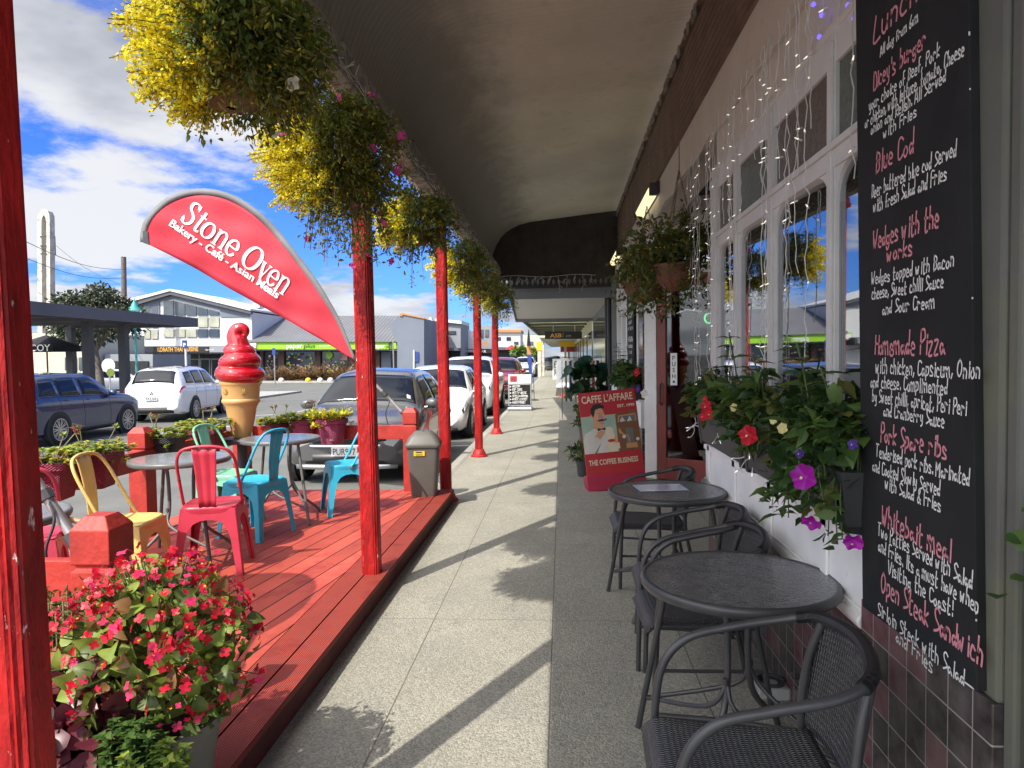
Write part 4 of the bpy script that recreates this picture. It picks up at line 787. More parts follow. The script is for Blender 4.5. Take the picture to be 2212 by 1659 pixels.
# ================================================================== fairy lights
mk('wire_white', (0.62, 0.61, 0.58), 0.5, var=0.1); mk('bulb', (0.9, 0.88, 0.8), 0.3, var=0.02, emit=(1, 0.93, 0.78), estr=0.45); mk('bulb_blue', (0.1, 0.1, 0.8), 0.3, emit=(0.12, 0.08, 1.0), estr=1.2)
t = empty('icicle_lights', (1.0, 4.5, 3.05), label='white icicle fairy lights strung along the window head and hanging over the panes', cat='fairy lights')
T = Matrix.Translation((-1.0, -4.5, -3.05)); w = MB(); b = MB(); rg = np.random.default_rng(8)
main = [(1.035, y, 3.05-0.035*abs(sin((y-2)*3.1))+rg.normal(0, .004)) for y in np.arange(1.9, 9.0, .07)]; w.tube(main, .0045, 5); w.tube([(p[0]-.006, p[1]+.02, p[2]-.008) for p in main], .003, 4)
def bulb_at(p, d): p = Vector(p); d = Vector(d).normalized(); b.tube([p, p+d*.018], [.0035, .0015], 5); w.tube([p-d*.016, p], .0045, 5)
drops = [(y, rg.uniform(.25, 1.0)) for y in np.arange(2.5, 5.0, .135)]
drops += [(4.86, 2.1), (4.80, 1.95), (4.72, 2.0), (3.58, 2.05), (3.52, 1.98), (3.50, 2.1), (4.24, 2.0), (4.2, 1.9), (4.26, 2.1), (5.15, 1.75), (5.22, 1.85), (5.28, 1.8), (5.34, 1.9), (5.42, 1.2), (5.5, .9), (5.62, .7), (2.95, 1.5), (3.08, 1.2), (3.2, 1.35)]
for y, L_ in drops:
    x = 0.995; z = 3.03; pts = []; k_ = int(L_/.05)
    for i in range(k_+1): pts.append((x-.01+rg.normal(0, .004), y+rg.normal(0, .010), z-i*.05))
    w.tube(pts, .0023, 4)
    for i in range(int(rg.integers(2, 7)), k_, 6):
        a = rg.uniform(0, 6.28); bulb_at(pts[i], (-abs(cos(a))*.7, sin(a), rg.normal(-.2, .3)))
for y in (3.55, 4.22, 4.85):                                  # loose ends that tangle at the bottom
    for i in range(5):
        p = Vector((.985, y+rg.normal(0, .02), 1.16)); pts = [p]
        for j in range(7): p = p+Vector((rg.normal(-.012, .012), rg.normal(0, .030), rg.uniform(-.045, .01))); pts.append(p)
        pts = smoothpath(pts, 3); w.tube(pts, .0026, 4); bulb_at(pts[-1], pts[-1]-pts[-3])
o = w.build('wire', MAT['wire_white'], t); o.matrix_parent_inverse = T; o = b.build('bulbs', MAT['bulb'], t); o.matrix_parent_inverse = T
t = empty('blue_fairy_lights', (1.0, 2.6, 3.1), label='loose fairy light wire with blue bulbs at the top beside the menu board', cat='fairy lights'); T = Matrix.Translation((-1.0, -2.6, -3.1)); w = MB(); b = MB()
p = Vector((1.04, 2.25, 2.98)); pts = []
for i in range(26): pts.append(p.copy()); p += Vector((rg.normal(0, .003), .035, rg.normal(0, .05))); p.z = min(3.15, max(2.72, p.z)); p.x = 1.035
w.tube(smoothpath(pts, 3), .003, 4)
for (x, y) in ((1775, 33), (1770, 80), (1832, 12), (1757, 10), (1846, 40)): q = at_x(x, y, 1.03); b.lathe([(.001, -.01), (.009, -.004), (.010, .003), (.001, .012)], 8, c=tuple(q)); w.tube([q, q+Vector((0, .02, .05))], .003, 4)
o = w.build('wire', MAT['wire_white'], t); o.matrix_parent_inverse = T; o = b.build('bulb', MAT['bulb_blue'], t); o.matrix_parent_inverse = T
t = empty('gutter_fairy_lights', (-1.2, 6, 3.2), label='tangled fairy light wire along the inside of the verandah beam', cat='fairy lights'); T = Matrix.Translation((1.2, -6, -3.2)); w = MB(); b = MB()
for k_ in range(3):
    w.tube([(-1.205+rg.normal(0, .006), y, 3.17+.02*k_+rg.normal(0, .012)) for y in np.arange(2, 14.2, .09)], .003, 4)
for y in np.arange(2, 14.2, .11): p = Vector((-1.20, y, 3.17+rg.uniform(0, .08))); d = Vector((rg.normal(.4, .4), rg.normal(0, .6), rg.normal(0, .6))); w.tube([p, p+d.normalized()*rg.uniform(.03, .07)], .0038, 4)
for y in (2.35, 2.5, 2.62, 3.0, 3.15): b.lathe([(.001, -.01), (.008, 0), (.001, .012)], 8, c=(-1.18, y, 3.17))
o = w.build('wire', MAT['wire_white'], t); o.matrix_parent_inverse = T; o = b.build('bulb', MAT['bulb_blue'], t); o.matrix_parent_inverse = T
t = empty('frieze_fairy_lights', (0, 14.2, 3.1), label='icicle fairy lights drooping over the far fretwork frieze', cat='fairy lights'); T = Matrix.Translation((0, -14.2, -3.1)); w = MB()
w.tube([(x, 14.24, 3.14+.02*sin(x*5)) for x in np.arange(-1.2, .75, .1)], .006, 4)
for x in np.arange(-1.0, .75, .16): L_ = rg.uniform(.06, .3)*(1.6 if x > .5 else 1); pts = [(x+rg.normal(0, .015), 14.23, 3.14-L_*i/6) for i in range(7)]; w.tube(pts, .005, 4); [w.tube([pts[i], (pts[i][0]+rg.normal(0, .05), 14.22, pts[i][2]-.05)], .005, 4) for i in (2, 4, 6)]
o = w.build('wire', MAT['wire_white'], t); o.matrix_parent_inverse = T
# ================================================================== strip lights on the fascia
mk('diffuser', (0.75, 0.68, 0.45), 0.4, var=0.05, emit=(1.0, 0.88, 0.50), estr=0.55)
for lab, y in (('nearer yellowed strip light on the fascia above the hanging bowls', 7.9), ('farther yellowed strip light on the fascia near the end panel', 12.6)):
    t = empty('strip_light', (1.02, y, 3.34), label=lab, cat='light', group='strip lights on the fascia')
    m = MB(); m.tube([(0, -.0, 0), (0, .04, -.005), (0, 1.32, -.005), (0, 1.36, 0)], [.03, .062, .062, .03], 14); m.build('diffuser', MAT['diffuser'], t, smooth=60)
    m = MB(); m.box((.02, -.07, -.05), (.062, 1.42, .08)); m.box((-.05, -.07, -.065), (.04, -.0, .065)); m.build('housing', MAT['dark_grey'], t, bevel=.006)
# ================================================================== sandwich boards
def board_mat(): return Matrix
t = empty('coffee_sign', (0.62, 8.15, 0), label='red coffee advertising board with a barista picture on the footpath', cat='sign')
yw, rl = 0.10, -0.085; R_ = Vector((cos(yw), sin(yw), 0)); U_ = Vector((0, .16, 1)); M0 = frame((0.0, 0.0, .07), R_, U_) @ Matrix.Rotation(-rl, 4, 'Z')
m = MB(); m.box((-.335, .12, -.012), (.335, 1.08, 0), M=M0); bo = m.build('panel', mk('sign_red', (0.46, 0.030, 0.035), 0.4, var=0.06, scale=3), t, bevel=.004)
m = MB(); m.box((-.35, -.06, -.20), (.33, .125, .045), M=M0); m.build('stand', mk('stand_red', (0.40, 0.02, 0.055), 0.45, var=0.06), t, bevel=.012)
mk('poster_mint', (0.33, 0.46, 0.36), 0.45, var=0.08); mk('poster_cream', (0.72, 0.60, 0.42), 0.45, var=0.05); mk('poster_skin', (0.62, 0.33, 0.17), 0.45, var=0.1); mk('poster_cheek', (0.50, 0.22, 0.20), 0.45); mk('poster_white', (0.62, 0.60, 0.54), 0.45, var=0.08)
mk('poster_brown', (0.20, 0.085, 0.035), 0.45, var=0.15); mk('poster_orange', (0.55, 0.27, 0.10), 0.45, var=0.1); mk('poster_grey', (0.16, 0.15, 0.14), 0.45)
def poly(mb, pts, z, mi=0): mb.add([(x, y, z) for x, y in pts], [tuple(range(len(pts)))], mi, M0)
def ell(cx_, cy_, rx, ry, n=18, rot=0): return [(cx_+rx*cos(a)*cos(rot)-ry*sin(a)*sin(rot), cy_+rx*cos(a)*sin(rot)+ry*sin(a)*cos(rot)) for a in np.arange(n)*2*pi/n]
pic = MB(); z = .001
poly(pic, [(-.33, .37), (.33, .37), (.33, .80), (-.33, .80)], z, 0)
poly(pic, [(-.33, .37), (-.33, .52), (-.30, .60), (-.19, .655), (-.08, .66), (.02, .63), (.045, .55), (.06, .37)], z+.0005, 3)          # white jacket
poly(pic, [(-.05, .66), (.0, .66), (.03, .63), (.02, .37), (-.05, .37)], z+.0008, 1)
poly(pic, [(-.20, .66), (-.17, .76), (-.10, .74), (-.075, .66), (-.13, .63)], z+.001, 2)                                                # neck
poly(pic, ell(-.125, .79, .072, .108, 20, -.12), z+.0014, 2); poly(pic, ell(-.195, .80, .02, .03), z+.0016, 2)                       # face, ear
poly(pic, ell(-.095, .775, .035, .05), z+.0017, 4); poly(pic, ell(-.062, .80, .012, .035, 12, .2), z+.0018, 2)
poly(pic, [(-.205, .82), (-.21, .88), (-.17, .93), (-.10, .94), (-.05, .91), (-.045, .88), (-.10, .885), (-.155, .87), (-.17, .81), (-.185, .78)], z+.0020, 6)   # hair
poly(pic, [(-.155, .738), (-.12, .752), (-.09, .757), (-.06, .75), (-.03, .763), (-.035, .742), (-.07, .733), (-.12, .732)], z+.0022, 6)
for a, b_ in ((-.14, -.10), (-.085, -.05)): poly(pic, [(a, .822), ((a+b_)/2, .832), (b_, .822), ((a+b_)/2, .826)], z+.0022, 6)
poly(pic, ell(-.09, .708, .026, .012), z+.0022, 4)
poly(pic, [(-.15, .655), (-.105, .645), (-.06, .66), (-.06, .625), (-.105, .637), (-.15, .62)], z+.0024, 6)                              # bow tie
poly(pic, [(-.19, .56), (-.155, .61), (-.10, .63), (-.065, .61), (-.085, .575), (-.13, .525), (-.17, .52)], z+.0026, 2)                 # hand
poly(pic, [(-.33, .42), (-.27, .40), (-.13, .50), (-.16, .555), (-.22, .54), (-.33, .46)], z+.0028, 3)
poly(pic, [(-.215, .37), (-.13, .48), (-.125, .485), (-.19, .37)], z+.003, 7)
poly(pic, [(.07, .37), (.07, .79), (.12, .815), (.33, .83), (.33, .37)], z+.001, 5); poly(pic, [(.09, .70), (.10, .78), (.31, .79), (.31, .70)], z+.0014, 8); poly(pic, [(.105, .70), (.115, .765), (.30, .775), (.295, .70)], z+.0018, 7)
poly(pic, [(.12, .70), (.125, .73), (.15, .76), (.18, .71)], z+.002, 3); poly(pic, [(.20, .70), (.235, .765), (.26, .71)], z+.002, 3)
poly(pic, [(.17, .40), (.17, .63), (.26, .63), (.26, .40)], z+.0014, 7); poly(pic, ell(.145, .53, .02, .02), z+.002, 1); poly(pic, ell(.30, .49, .02, .02), z+.002, 3); poly(pic, [(.09, .58), (.09, .62), (.11, .63), (.12, .60), (.15, .56), (.20, .54), (.21, .46), (.20, .46), (.19, .535), (.14, .55)], z+.0022, 8)
poly(pic, [(.16, .395), (.16, .45), (.29, .455), (.29, .395)], z+.0024, 8); poly(pic, ell(-.005, .50, .045, .018), z+.0024, 9); poly(pic, [(.02, .40), (.02, .47), (.085, .47), (.085, .40)], z+.0024, 1); poly(pic, [(.03, .47), (.03, .53), (.05, .575), (.07, .53), (.07, .47)], z+.0022, 2)
pic.build('picture', [MAT[n] for n in ('poster_mint', 'poster_cream', 'poster_skin', 'poster_white', 'poster_cheek', 'poster_brown', 'ink_black', 'poster_grey', 'poster_orange', 'sign_red')], t)
m = MB(); write(m, "CAFFE L'AFFARE", M0 @ Matrix.Translation((.0, .955, .0045)), h=.118, w=.60, offset=.02); write(m, 'EST. 1990', M0 @ Matrix.Translation((.31, .875, .0045)), h=.045, w=.20, offset=.03, align='r'); write(m, 'THE COFFEE BUSINESS', M0 @ Matrix.Translation((-.01, .235, .0045)), h=.085, w=.57, offset=.022); m.build('lettering', MAT['poster_cream'], t)
t = empty('sandwich_board', (-1.20, 20.2, 0), label='white and black chalk sandwich board on the far kerb listing clothing labels', cat='sign')
M1 = frame((0, 0, .10), (1, 0, 0), (0, .12, 1)); m = MB(); m.box((-.34, .04, -.03), (.34, .93, 0), M=M1); m.build('frame', MAT['steel'], t, bevel=.01)
m = MB(); m.box((-.32, .68, 0), (.32, .91, .004), M=M1); m.build('header', MAT['ink_white'], t); m = MB(); m.box((-.32, .06, 0), (.32, .655, .004), M=M1); m.build('chalk_panel', MAT['chalk_black'], t)
m = MB(); m.box((-.28, .71, .004), (-.08, .89, .006), M=M1); write(m, 'smartwear', M1 @ Matrix.Translation((.11, .72, .006)), h=.07, w=.36); m.build('red_logo', MAT['sign_red'], t)
m = MB(); write(m, 'RED', M1 @ Matrix.Translation((-.18, .76, .008)), h=.13, w=.19, offset=.02); m.build('logo_lettering', MAT['ink_black'], t)
m = MB()
for k_, s_ in enumerate(('VOLCOM', 'RIP CURL', 'BETTY BASIC', 'STELLA+GEMMA', 'WHITE CLOSET', 'MUCH MORE!')): hand(m, '>', M1 @ Matrix.Translation((-.27, .56-.092*k_, .006)), .055, .04, wt=.012); hand(m, s_, M1 @ Matrix.Translation((-.22, .56-.092*k_, .006)), .062, .037*len(s_), wt=.0085, align='l')
for a, b_ in (((-.31, .07), (-.303, .645)), ((.303, .07), (.31, .645)), ((-.31, .638), (.31, .645))): m.box((a[0], a[1], .004), (b_[0], b_[1], .0055), M=M1)
m.build('chalk_lettering', MAT['chalk_white'], t)
m = MB(); m.box((-.36, -.16, 0), (.36, .22, .10)); m.build('base', MAT['steel'], t, bevel=.04)
# ================================================================== steel cafe chairs on the deck
def chair_paint(n, c, spots=(0.10, 0.06, 0.045)): return mk(n, c, 0.38, var=0.12, scale=6, bump=0.08, spots=spots, sscale=19, smin=0.66, smax=0.70)
CP = {'red': chair_paint('chair_red', (0.50, 0.035, 0.065)), 'yellow': chair_paint('chair_yellow', (0.68, 0.50, 0.16), (0.35, 0.22, 0.09)), 'blue': chair_paint('chair_blue', (0.035, 0.40, 0.58), (0.03, 0.14, 0.22)), 'green': chair_paint('chair_green', (0.22, 0.56, 0.37), (0.2, 0.3, 0.2)), 'pink': chair_paint('chair_pink', (0.58, 0.06, 0.11))}
HALF = [(0, .44), (0, .368), (.05, .362), (.092, .342), (.122, .302), (.140, .24), (.157, .14), (.178, 0), (.214, 0), (.168, .44)]
def steel_chair(label, loc, rz, paint):
    t = empty('steel_chair', (loc[0], loc[1], .141), rz, label, 'chair', 'painted steel cafe chairs on the deck'); P = CP[paint]
    def side(k_, s):
        c, si = [(1, 0), (0, 1), (-1, 0), (0, -1)][k_]; out = []
        for u, z in HALF: o = .170+.046*(1-z/.44); out.append((c*o-si*u*s, si*o+c*u*s, z))
        return out
    for k_ in range(4):
        m = MB(); a = side(k_, 1); b = side((k_+1) % 4, -1); m.add(a, [tuple(range(10))]); m.add(b, [tuple(range(10))[::-1]])
        e = [((a[8][i]+b[8][i])/2*1.012 if i < 2 else 0) for i in range(3)]
        m.add([a[8], a[9], b[9], b[8]], [(0, 1, 2, 3)]); m.add([(a[8][0], a[8][1], .0), (a[9][0]*.98, a[9][1]*.98, .40), (a[9][0]*.9, a[9][1]*.9, .40), (a[8][0]*.9, a[8][1]*.9, .0)], [(0, 1, 2, 3)])
        m.build('leg', P, t, solid=.005)
    rows = []
    def rsq(r, z, n=40, q=5): return [(r*abs(cos(w))**(2/q)*(1 if cos(w) >= 0 else -1), r*abs(sin(w))**(2/q)*(1 if sin(w) >= 0 else -1), z) for w in np.arange(n)*2*pi/n]
    m = MB(); rows = [rsq(.176, .405), rsq(.182, .435), rsq(.181, .448), rsq(.172, .455), rsq(.155, .450), rsq(.06, .446), rsq(.001, .446)]; m.grid(rows, closed_u=True); m.build('seat', P, t, smooth=50)
    half = [(.0, .188, .43), (-.03, .188, .47), (-.10, .186, .60), (-.175, .180, .745), (-.215, .145, .825), (-.228, .07, .852)]
    path = smoothpath(half+[(-.230, 0, .856)]+[(x, -y, z) for x, y, z in half[::-1]], 6); m = MB(); m.tube(path, .0105, 10); m.build('back_frame', P, t, smooth=60)
    m = MB(); rows = []
    for i in range(9):
        u = i/8; z = .452+.392*u; w = .052+.024*u; x = -.178-.05*u+.012*sin(pi*u); rows.append([(x+(.005 if j in (3, 4, 8, 9) else 0)-.004*(1 if j in (0, 12) else 0), w*(j/6-1), z) for j in range(13)])
    m.grid(rows); m.build('back_slat', P, t, smooth=60, solid=.004)
    m = MB(); [m.tube([(.0, s*.182, .432), (.0, s*.200, .432)], .012, 8) for s in (1, -1)]; m.build('bolt', MAT['steel'], t)
    return t
steel_chair('red steel cafe chair seen from behind at the near deck table', (-2.36, 4.62), radians(104), 'red')
steel_chair('pale yellow steel cafe chair turned sideways at the near deck table', (-2.66, 4.10), radians(6), 'yellow')
steel_chair('bright blue steel cafe chair in the middle of the deck beside the red one', (-2.47, 5.52), radians(163), 'blue')
steel_chair('turquoise blue steel cafe chair half hidden by the red post', (-1.99, 6.40), radians(208), 'blue')
steel_chair('mint green steel cafe chair at the far side, facing the ice cream', (-2.86, 5.86), radians(-6), 'green')
steel_chair('pinkish red steel cafe chair partly hidden behind the nearest post', (-3.0, 3.72), radians(120), 'pink')
gt = mk('grey_glass', (0.16, 0.165, 0.165), 0.18, var=0.25, scale=18, spec=0.7)
mk('grey_metal', (0.12, 0.12, 0.115), 0.4, var=0.15)
def gt_table(label, p, rz): return make_table(label, p, rz, .34, .72, gt, 'grey_metal', 'round tables on the deck', .141)
gt_table('grey round glass table between the yellow and red chairs', (-2.72, 4.86), .2); gt_table('grey round glass table in front of the ice cream cone', (-2.48, 6.08), .9); gt_table('dark round table behind the nearest post', (-2.62, 3.02), .4)
mk('tan_tube', (0.42, 0.25, 0.11), 0.45, var=0.2); tw = mk('tan_cane', (0.34, 0.20, 0.10), 0.6, var=0.2); _weave(tw)
make_woven_chair('tan woven arm chair partly hidden behind the nearest red post', (-2.27, 2.88), .1, 'tan_tube', tw, 'arm chair on the deck', .141)
# ================================================================== teardrop flags on leaning poles
fl = mk('flag_red', (0.66, 0.045, 0.072), 0.65, var=0.06, scale=3, trans=0.30); mk('flag_sleeve', (0.22, 0.22, 0.225), 0.7, var=0.08, trans=0.2); mk('pole_alloy', (0.42, 0.41, 0.39), 0.35, metal=0.6, var=0.2)
UP_ = [(303, 512), (304, 492), (318, 466), (348, 434), (392, 413), (440, 409), (500, 424), (560, 464), (620, 530), (680, 610), (728, 688), (768, 778)]
LO_ = [(303, 514), (312, 518), (345, 535), (400, 564), (450, 594), (500, 623), (560, 657), (620, 690), (665, 716), (705, 740), (740, 762), (768, 778)]
def _ell(cx_, cy_, rx, ry, a0=0, a1=2*pi, n=28): return [(cx_+rx*cos(a0+(a1-a0)*i/n), cy_+ry*sin(a0+(a1-a0)*i/n)) for i in range(n+1)]
ROMAN = {  # advance, strokes (heavy uprights, hairline bars, small serifs); caps 1 high, small letters .68
'S': (.66, [([(.50, .80), (.42, .95), (.26, .97), (.12, .86), (.14, .66), (.32, .53), (.48, .40), (.52, .20), (.38, .04), (.20, .03), (.06, .20)], .15, .05), ([(.52, .98), (.52, .72)], .03, .03), ([(.055, .02), (.055, .28)], .03, .03)]),
't': (.40, [([(.19, .88), (.19, .14), (.26, .03), (.38, .08)], .13, .05), ([(.04, .66), (.37, .66)], .05, .05)]), 'o': (.62, [(_ell(.30, .34, .235, .32), .15, .045)]), 'O': (.98, [(_ell(.48, .50, .40, .47), .19, .055)]),
'n': (.68, [([(.15, 0), (.15, .66)], .13, .13), ([(.15, .50), (.26, .65), (.40, .66), (.51, .54), (.52, .30), (.52, 0)], .13, .05), ([(.03, .015), (.27, .015)], .04, .04), ([(.40, .015), (.64, .015)], .04, .04), ([(.03, .655), (.15, .655)], .04, .04)]),
'e': (.58, [([(.08, .36), (.49, .36), (.48, .52), (.38, .655), (.25, .66), (.11, .54), (.06, .34), (.12, .12), (.27, .015), (.42, .05), (.51, .17)], .14, .05)]), 'v': (.64, [([(.12, .66), (.34, .02)], .15, .15), ([(.34, .02), (.54, .66)], .055, .055), ([(.01, .655), (.25, .655)], .04, .04), ([(.42, .655), (.63, .655)], .04, .04)])}
def roman(mb, s, fn):
    tot = sum(ROMAN[c][0] for c in s); x0 = 0
    for c in s:
        adv, strokes = ROMAN[c]
        for pts, th, tn in strokes:
            P = [Vector((a, b, 0)) for a, b in pts]; P = smoothpath(P, 4) if 3 < len(P) < 20 else ([P[0].lerp(P[-1], i/8) for i in range(9)] if len(P) == 2 else P); n = len(P); out = []
            for i, p in enumerate(P):
                d = (P[min(i+1, n-1)]-P[max(i-1, 0)]).normalized(); w = tn+(th-tn)*abs(d.y)**1.3; nn_ = Vector((-d.y, d.x, 0))*w/2; out += [fn((x0+(p+nn_).x)/tot, (p+nn_).y), fn((x0+(p-nn_).x)/tot, (p-nn_).y)]
            mb.add(out, [(2*i, 2*i+1, 2*i+3, 2*i+2) for i in range(n-1)])
        x0 += adv
def flag(label, org, rot, size=1.0, pole=1.0):
    """drawn flat, tip at the origin, then turned about the tip in its own upright plane"""
    t = empty('teardrop_flag', org, label=label, cat='flag', group='red teardrop flags on the deck')
    sc = size*7.5/1533; cr, sr = cos(rot), sin(rot)
    def L(x, y, off=0.0): X = (x-768)*sc; Z = -(y-778)*sc; rip = .014*sin(X*3.1+Z*7.5)+.009*sin(X*11-Z*6)+.006*sin(Z*21+X*4); return Vector((X*cr-Z*sr, rip*min(1, abs(X)*2)+off, X*sr+Z*cr))
    def res(pts, n): P = [Vector((a, b, 0)) for a, b in pts]; s = smoothpath(P, 8); d = [0]; [d.append(d[-1]+(s[i]-s[i-1]).length) for i in range(1, len(s))]; q = np.linspace(0, d[-1], n); return [(np.interp(v, d, [p.x for p in s]), np.interp(v, d, [p.y for p in s])) for v in q]
    N_ = 60; U = res(UP_, N_); W = res(LO_, N_); m = MB(); sl_ = MB()
    m.grid([[L(w[0]+(u[0]-w[0])*j/14, w[1]+(u[1]-w[1])*j/14) for j in range(15)] for u, w in zip(U, W)])
    m.build('banner', fl, t, smooth=180, solid=.003)
    out = []
    for i, (x, y) in enumerate(U):
        a = U[max(0, i-1)]; b = U[min(N_-1, i+1)]; tx, ty = b[0]-a[0], b[1]-a[1]; l = math.hypot(tx, ty); nx, ny = ty/l, -tx/l; wd_ = 10*min(1, (N_-1-i)/18+.15)
        out.append([L(x-nx*3, y-ny*3, -.006), L(x+nx*wd_, y+ny*wd_, -.004)])
    sl_.grid(out); sl_.build('sleeve', MAT['flag_sleeve'], t, smooth=180, solid=.008)
    m = MB()
    def words(s, x0, y0, x1, y1, h, **k):
        d = math.hypot(x1-x0, y1-y0); g = MB(); write(g, s, Matrix.Identity(4), h=h, w=d, align='l', **k); ex, ey = (x1-x0)/d, (y1-y0)/d
        for f_ in g.f: pass
        m.add([L(x0+p[0]*ex+p[1]*ey, y0+p[0]*ey-p[1]*ex, -.015) for p in g.v], g.f)
    roman(m, 'Stone', lambda a, b, A_=(383, 466), B_=(503, 553): L(A_[0]+(B_[0]-A_[0])*a+(B_[1]-A_[1])*b*.36, A_[1]+(B_[1]-A_[1])*a-(B_[0]-A_[0])*b*.36, -.011)); roman(m, 'Oven', lambda a, b, A_=(515, 563), B_=(613, 636): L(A_[0]+(B_[0]-A_[0])*a+(B_[1]-A_[1])*b*.44, A_[1]+(B_[1]-A_[1])*a-(B_[0]-A_[0])*b*.44, -.011))
    words('Bakery - Café - Asian Meals', 361, 478, 598, 642, 24, thick=.4, offset=.012)
    m.build('lettering', MAT['ink_white'], t)
    m = MB(); m.tube([L(770, 780), L(812, 832), L(770+114*pole, 780+128*pole)], [.012, .018, .022], 10); m.build('pole', MAT['pole_alloy'], t, smooth=60)
    m = MB(); m.tube([L(826, 846), L(834, 855)], .028, 10); m.tube([L(868, 890), L(880, 903)], .03, 10)
    q = L(832, 852); m.tube(smoothpath([q, q+Vector((.05, -.03, -.08)), q+Vector((.01, -.03, -.2)), q+Vector((.03, -.02, -.32))], 4), .006, 5); m.build('tie', MAT['dark_grey'], t)
    p = U; m = MB(); m.add([L(300, 514, -.008), L(300, 488, -.008), L(312, 490, -.008), L(313, 519, -.008)], [(0, 1, 2, 3)]); m.build('pocket', MAT['dark_grey'], t, solid=.006)
    return t
tip = at_y(768, 778, 7.40); flag('red teardrop flag reading Stone Oven, leaning over the street', tip, 0.0)
f2 = Vector((-1.64, 2.52, .78)); flag('second red teardrop flag, its pole tied to the nearest stout post', f2+Vector((-.45, 0, .53)), -0.17, .64, 1.32)
# ================================================================== ice cream cone statue
cone_m = mk('cone_tan', (0.62, 0.34, 0.13), 0.42, var=0.10, scale=4, bump=0.1); ice = mk('ice_red', (0.40, 0.004, 0.009), 0.12, var=0.08, coat=0.8); mk('star_gold', (0.42, 0.24, 0.06), 0.5)
ip = at_y(523, 945, 6.72); t = empty('ice_cream_statue', ip, label='big red soft serve ice cream cone statue standing on a dark stand', cat='statue')
m = MB(); m.lathe([(.075, 0), (.085, .02), (.12, .16), (.145, .30), (.165, .335), (.178, .35), (.178, .372), (.168, .385), (.172, .40), (.178, .50), (.188, .515), (.198, .53), (.198, .555), (.18, .565)], 40); m.build('cone', cone_m, t, smooth=50)
m = MB()
for a in (-.45, .55):
    for i in range(4): w = i*pi/4; c, s = cos(w)*.028, sin(w)*.028; o = Vector((.181*sin(a), -.181*cos(a), .455)); e = Vector((cos(a), sin(a), 0)); m.tube([o+e*c+Vector((0, 0, s)), o-e*c-Vector((0, 0, s))], .006, 5)
m.build('star', MAT['star_gold'], t)
m = MB()
for zc_, R, hh, tl in ((.62, .235, .080, .10), (.735, .200, .078, -.11), (.84, .152, .070, .12)):   # rounded tiers, each a little tilted
    pr_ = [(.001, -hh)]+[(R-hh*.95+hh*.95*cos(w), hh*sin(w)) for w in np.linspace(-pi/2, pi/2, 11)]+[(.001, hh)]
    m.lathe(pr_, 40, M=Matrix.Translation((0, 0, zc_)) @ Matrix.Rotation(tl, 4, 'Y') @ Matrix.Rotation(tl*.5, 4, 'X'), caps=False)
m.lathe([(.001, .56), (.17, .56), (.14, .75), (.10, .86), (.075, .93), (.001, .98)], 36, caps=False)
tp = smoothpath([(.0, 0, .86), (-.015, 0, .93), (-.035, 0, .99), (-.02, 0, 1.045), (.025, 0, 1.068), (.065, 0, 1.045), (.06, 0, 1.0), (.03, 0, .99)], 6); m.tube(tp, [.10*(1-q)**1.1+.016 for q in np.linspace(0, 1, len(tp))], 16)
o = m.build('soft_serve', ice, t, smooth=180)
md = o.modifiers.new('blend', 'REMESH'); md.mode = 'VOXEL'; md.voxel_size = .0065; md.use_smooth_shade = True; sm_ = o.modifiers.new('soften', 'SMOOTH'); sm_.iterations = 4; sm_.factor = .6
st = empty('display_stand', (ip.x, ip.y, .141), label='dark drum stand under the ice cream cone', cat='stand'); m = MB(); h_ = ip.z-.141; m.lathe([(.19, 0), (.19, .03), (.05, .05), (.05, h_-.06), (.19, h_-.05), (.20, h_-.02), (.19, h_-.001)], 24); m.build('pedestal', MAT['dark_grey'], st, smooth=40)
# ================================================================== swing bin
bn = mk('bin_grey', (0.10, 0.097, 0.086), 0.45, var=0.08, bump=0.15, bscale=200)
t = empty('litter_bin', (-1.42, 7.16, .141), .12, label='grey swing lid rubbish bin with a yellow label at the deck corner', cat='bin')
def rrect(a, b, z, r=.05, n=5): return [(sx*(a-r)+r*cos(w), sy*(b-r)+r*sin(w), z) for sx, sy, w0 in ((1, 1, 0), (-1, 1, pi/2), (-1, -1, pi), (1, -1, 3*pi/2)) for w in [w0+pi/2*i/n for i in range(n+1)]]
m = MB(); rows = [rrect(.125, .105, 0), rrect(.13, .11, .02), rrect(.165, .135, .50), rrect(.17, .14, .505), rrect(.17, .14, .52)]; m.grid(rows, closed_u=True); m.add(rows[0], [tuple(range(len(rows[0])))[::-1]]); m.build('body', bn, t, smooth=40)
m = MB(); rows = [rrect(.178, .148, .50), rrect(.184, .154, .515), rrect(.182, .152, .535), rrect(.165, .135, .56), rrect(.145, .12, .60), rrect(.09, .075, .655), rrect(.07, .06, .662, .03)]; m.grid(rows, closed_u=True); m.add(rows[-1], [tuple(range(len(rows[-1])))]); m.build('lid', bn, t, smooth=50)
m = MB(); m.add([(.062, -.098, .605), (.125, .0, .607), (.0, .0, .664), (.0, -.07, .662)], [(0, 1, 2, 3)]); m.build('flap', MAT['black_plastic'], t, solid=.006)
m = MB(); m.add([(-.09, -.1395, .42), (.02, -.1395, .42), (.02, -.1425, .468), (-.09, -.1425, .468)], [(0, 1, 2, 3)]); m.build('yellow_label', mk('label_yellow', (0.75, 0.50, 0.02), 0.5), t, solid=.004)
m = MB(); m.box((-.07, -.146, .452), (-.005, -.1445, .462)); m.box((-.07, -.145, .43), (.0, -.1435, .436)); m.build('print', MAT['ink_black'], t)
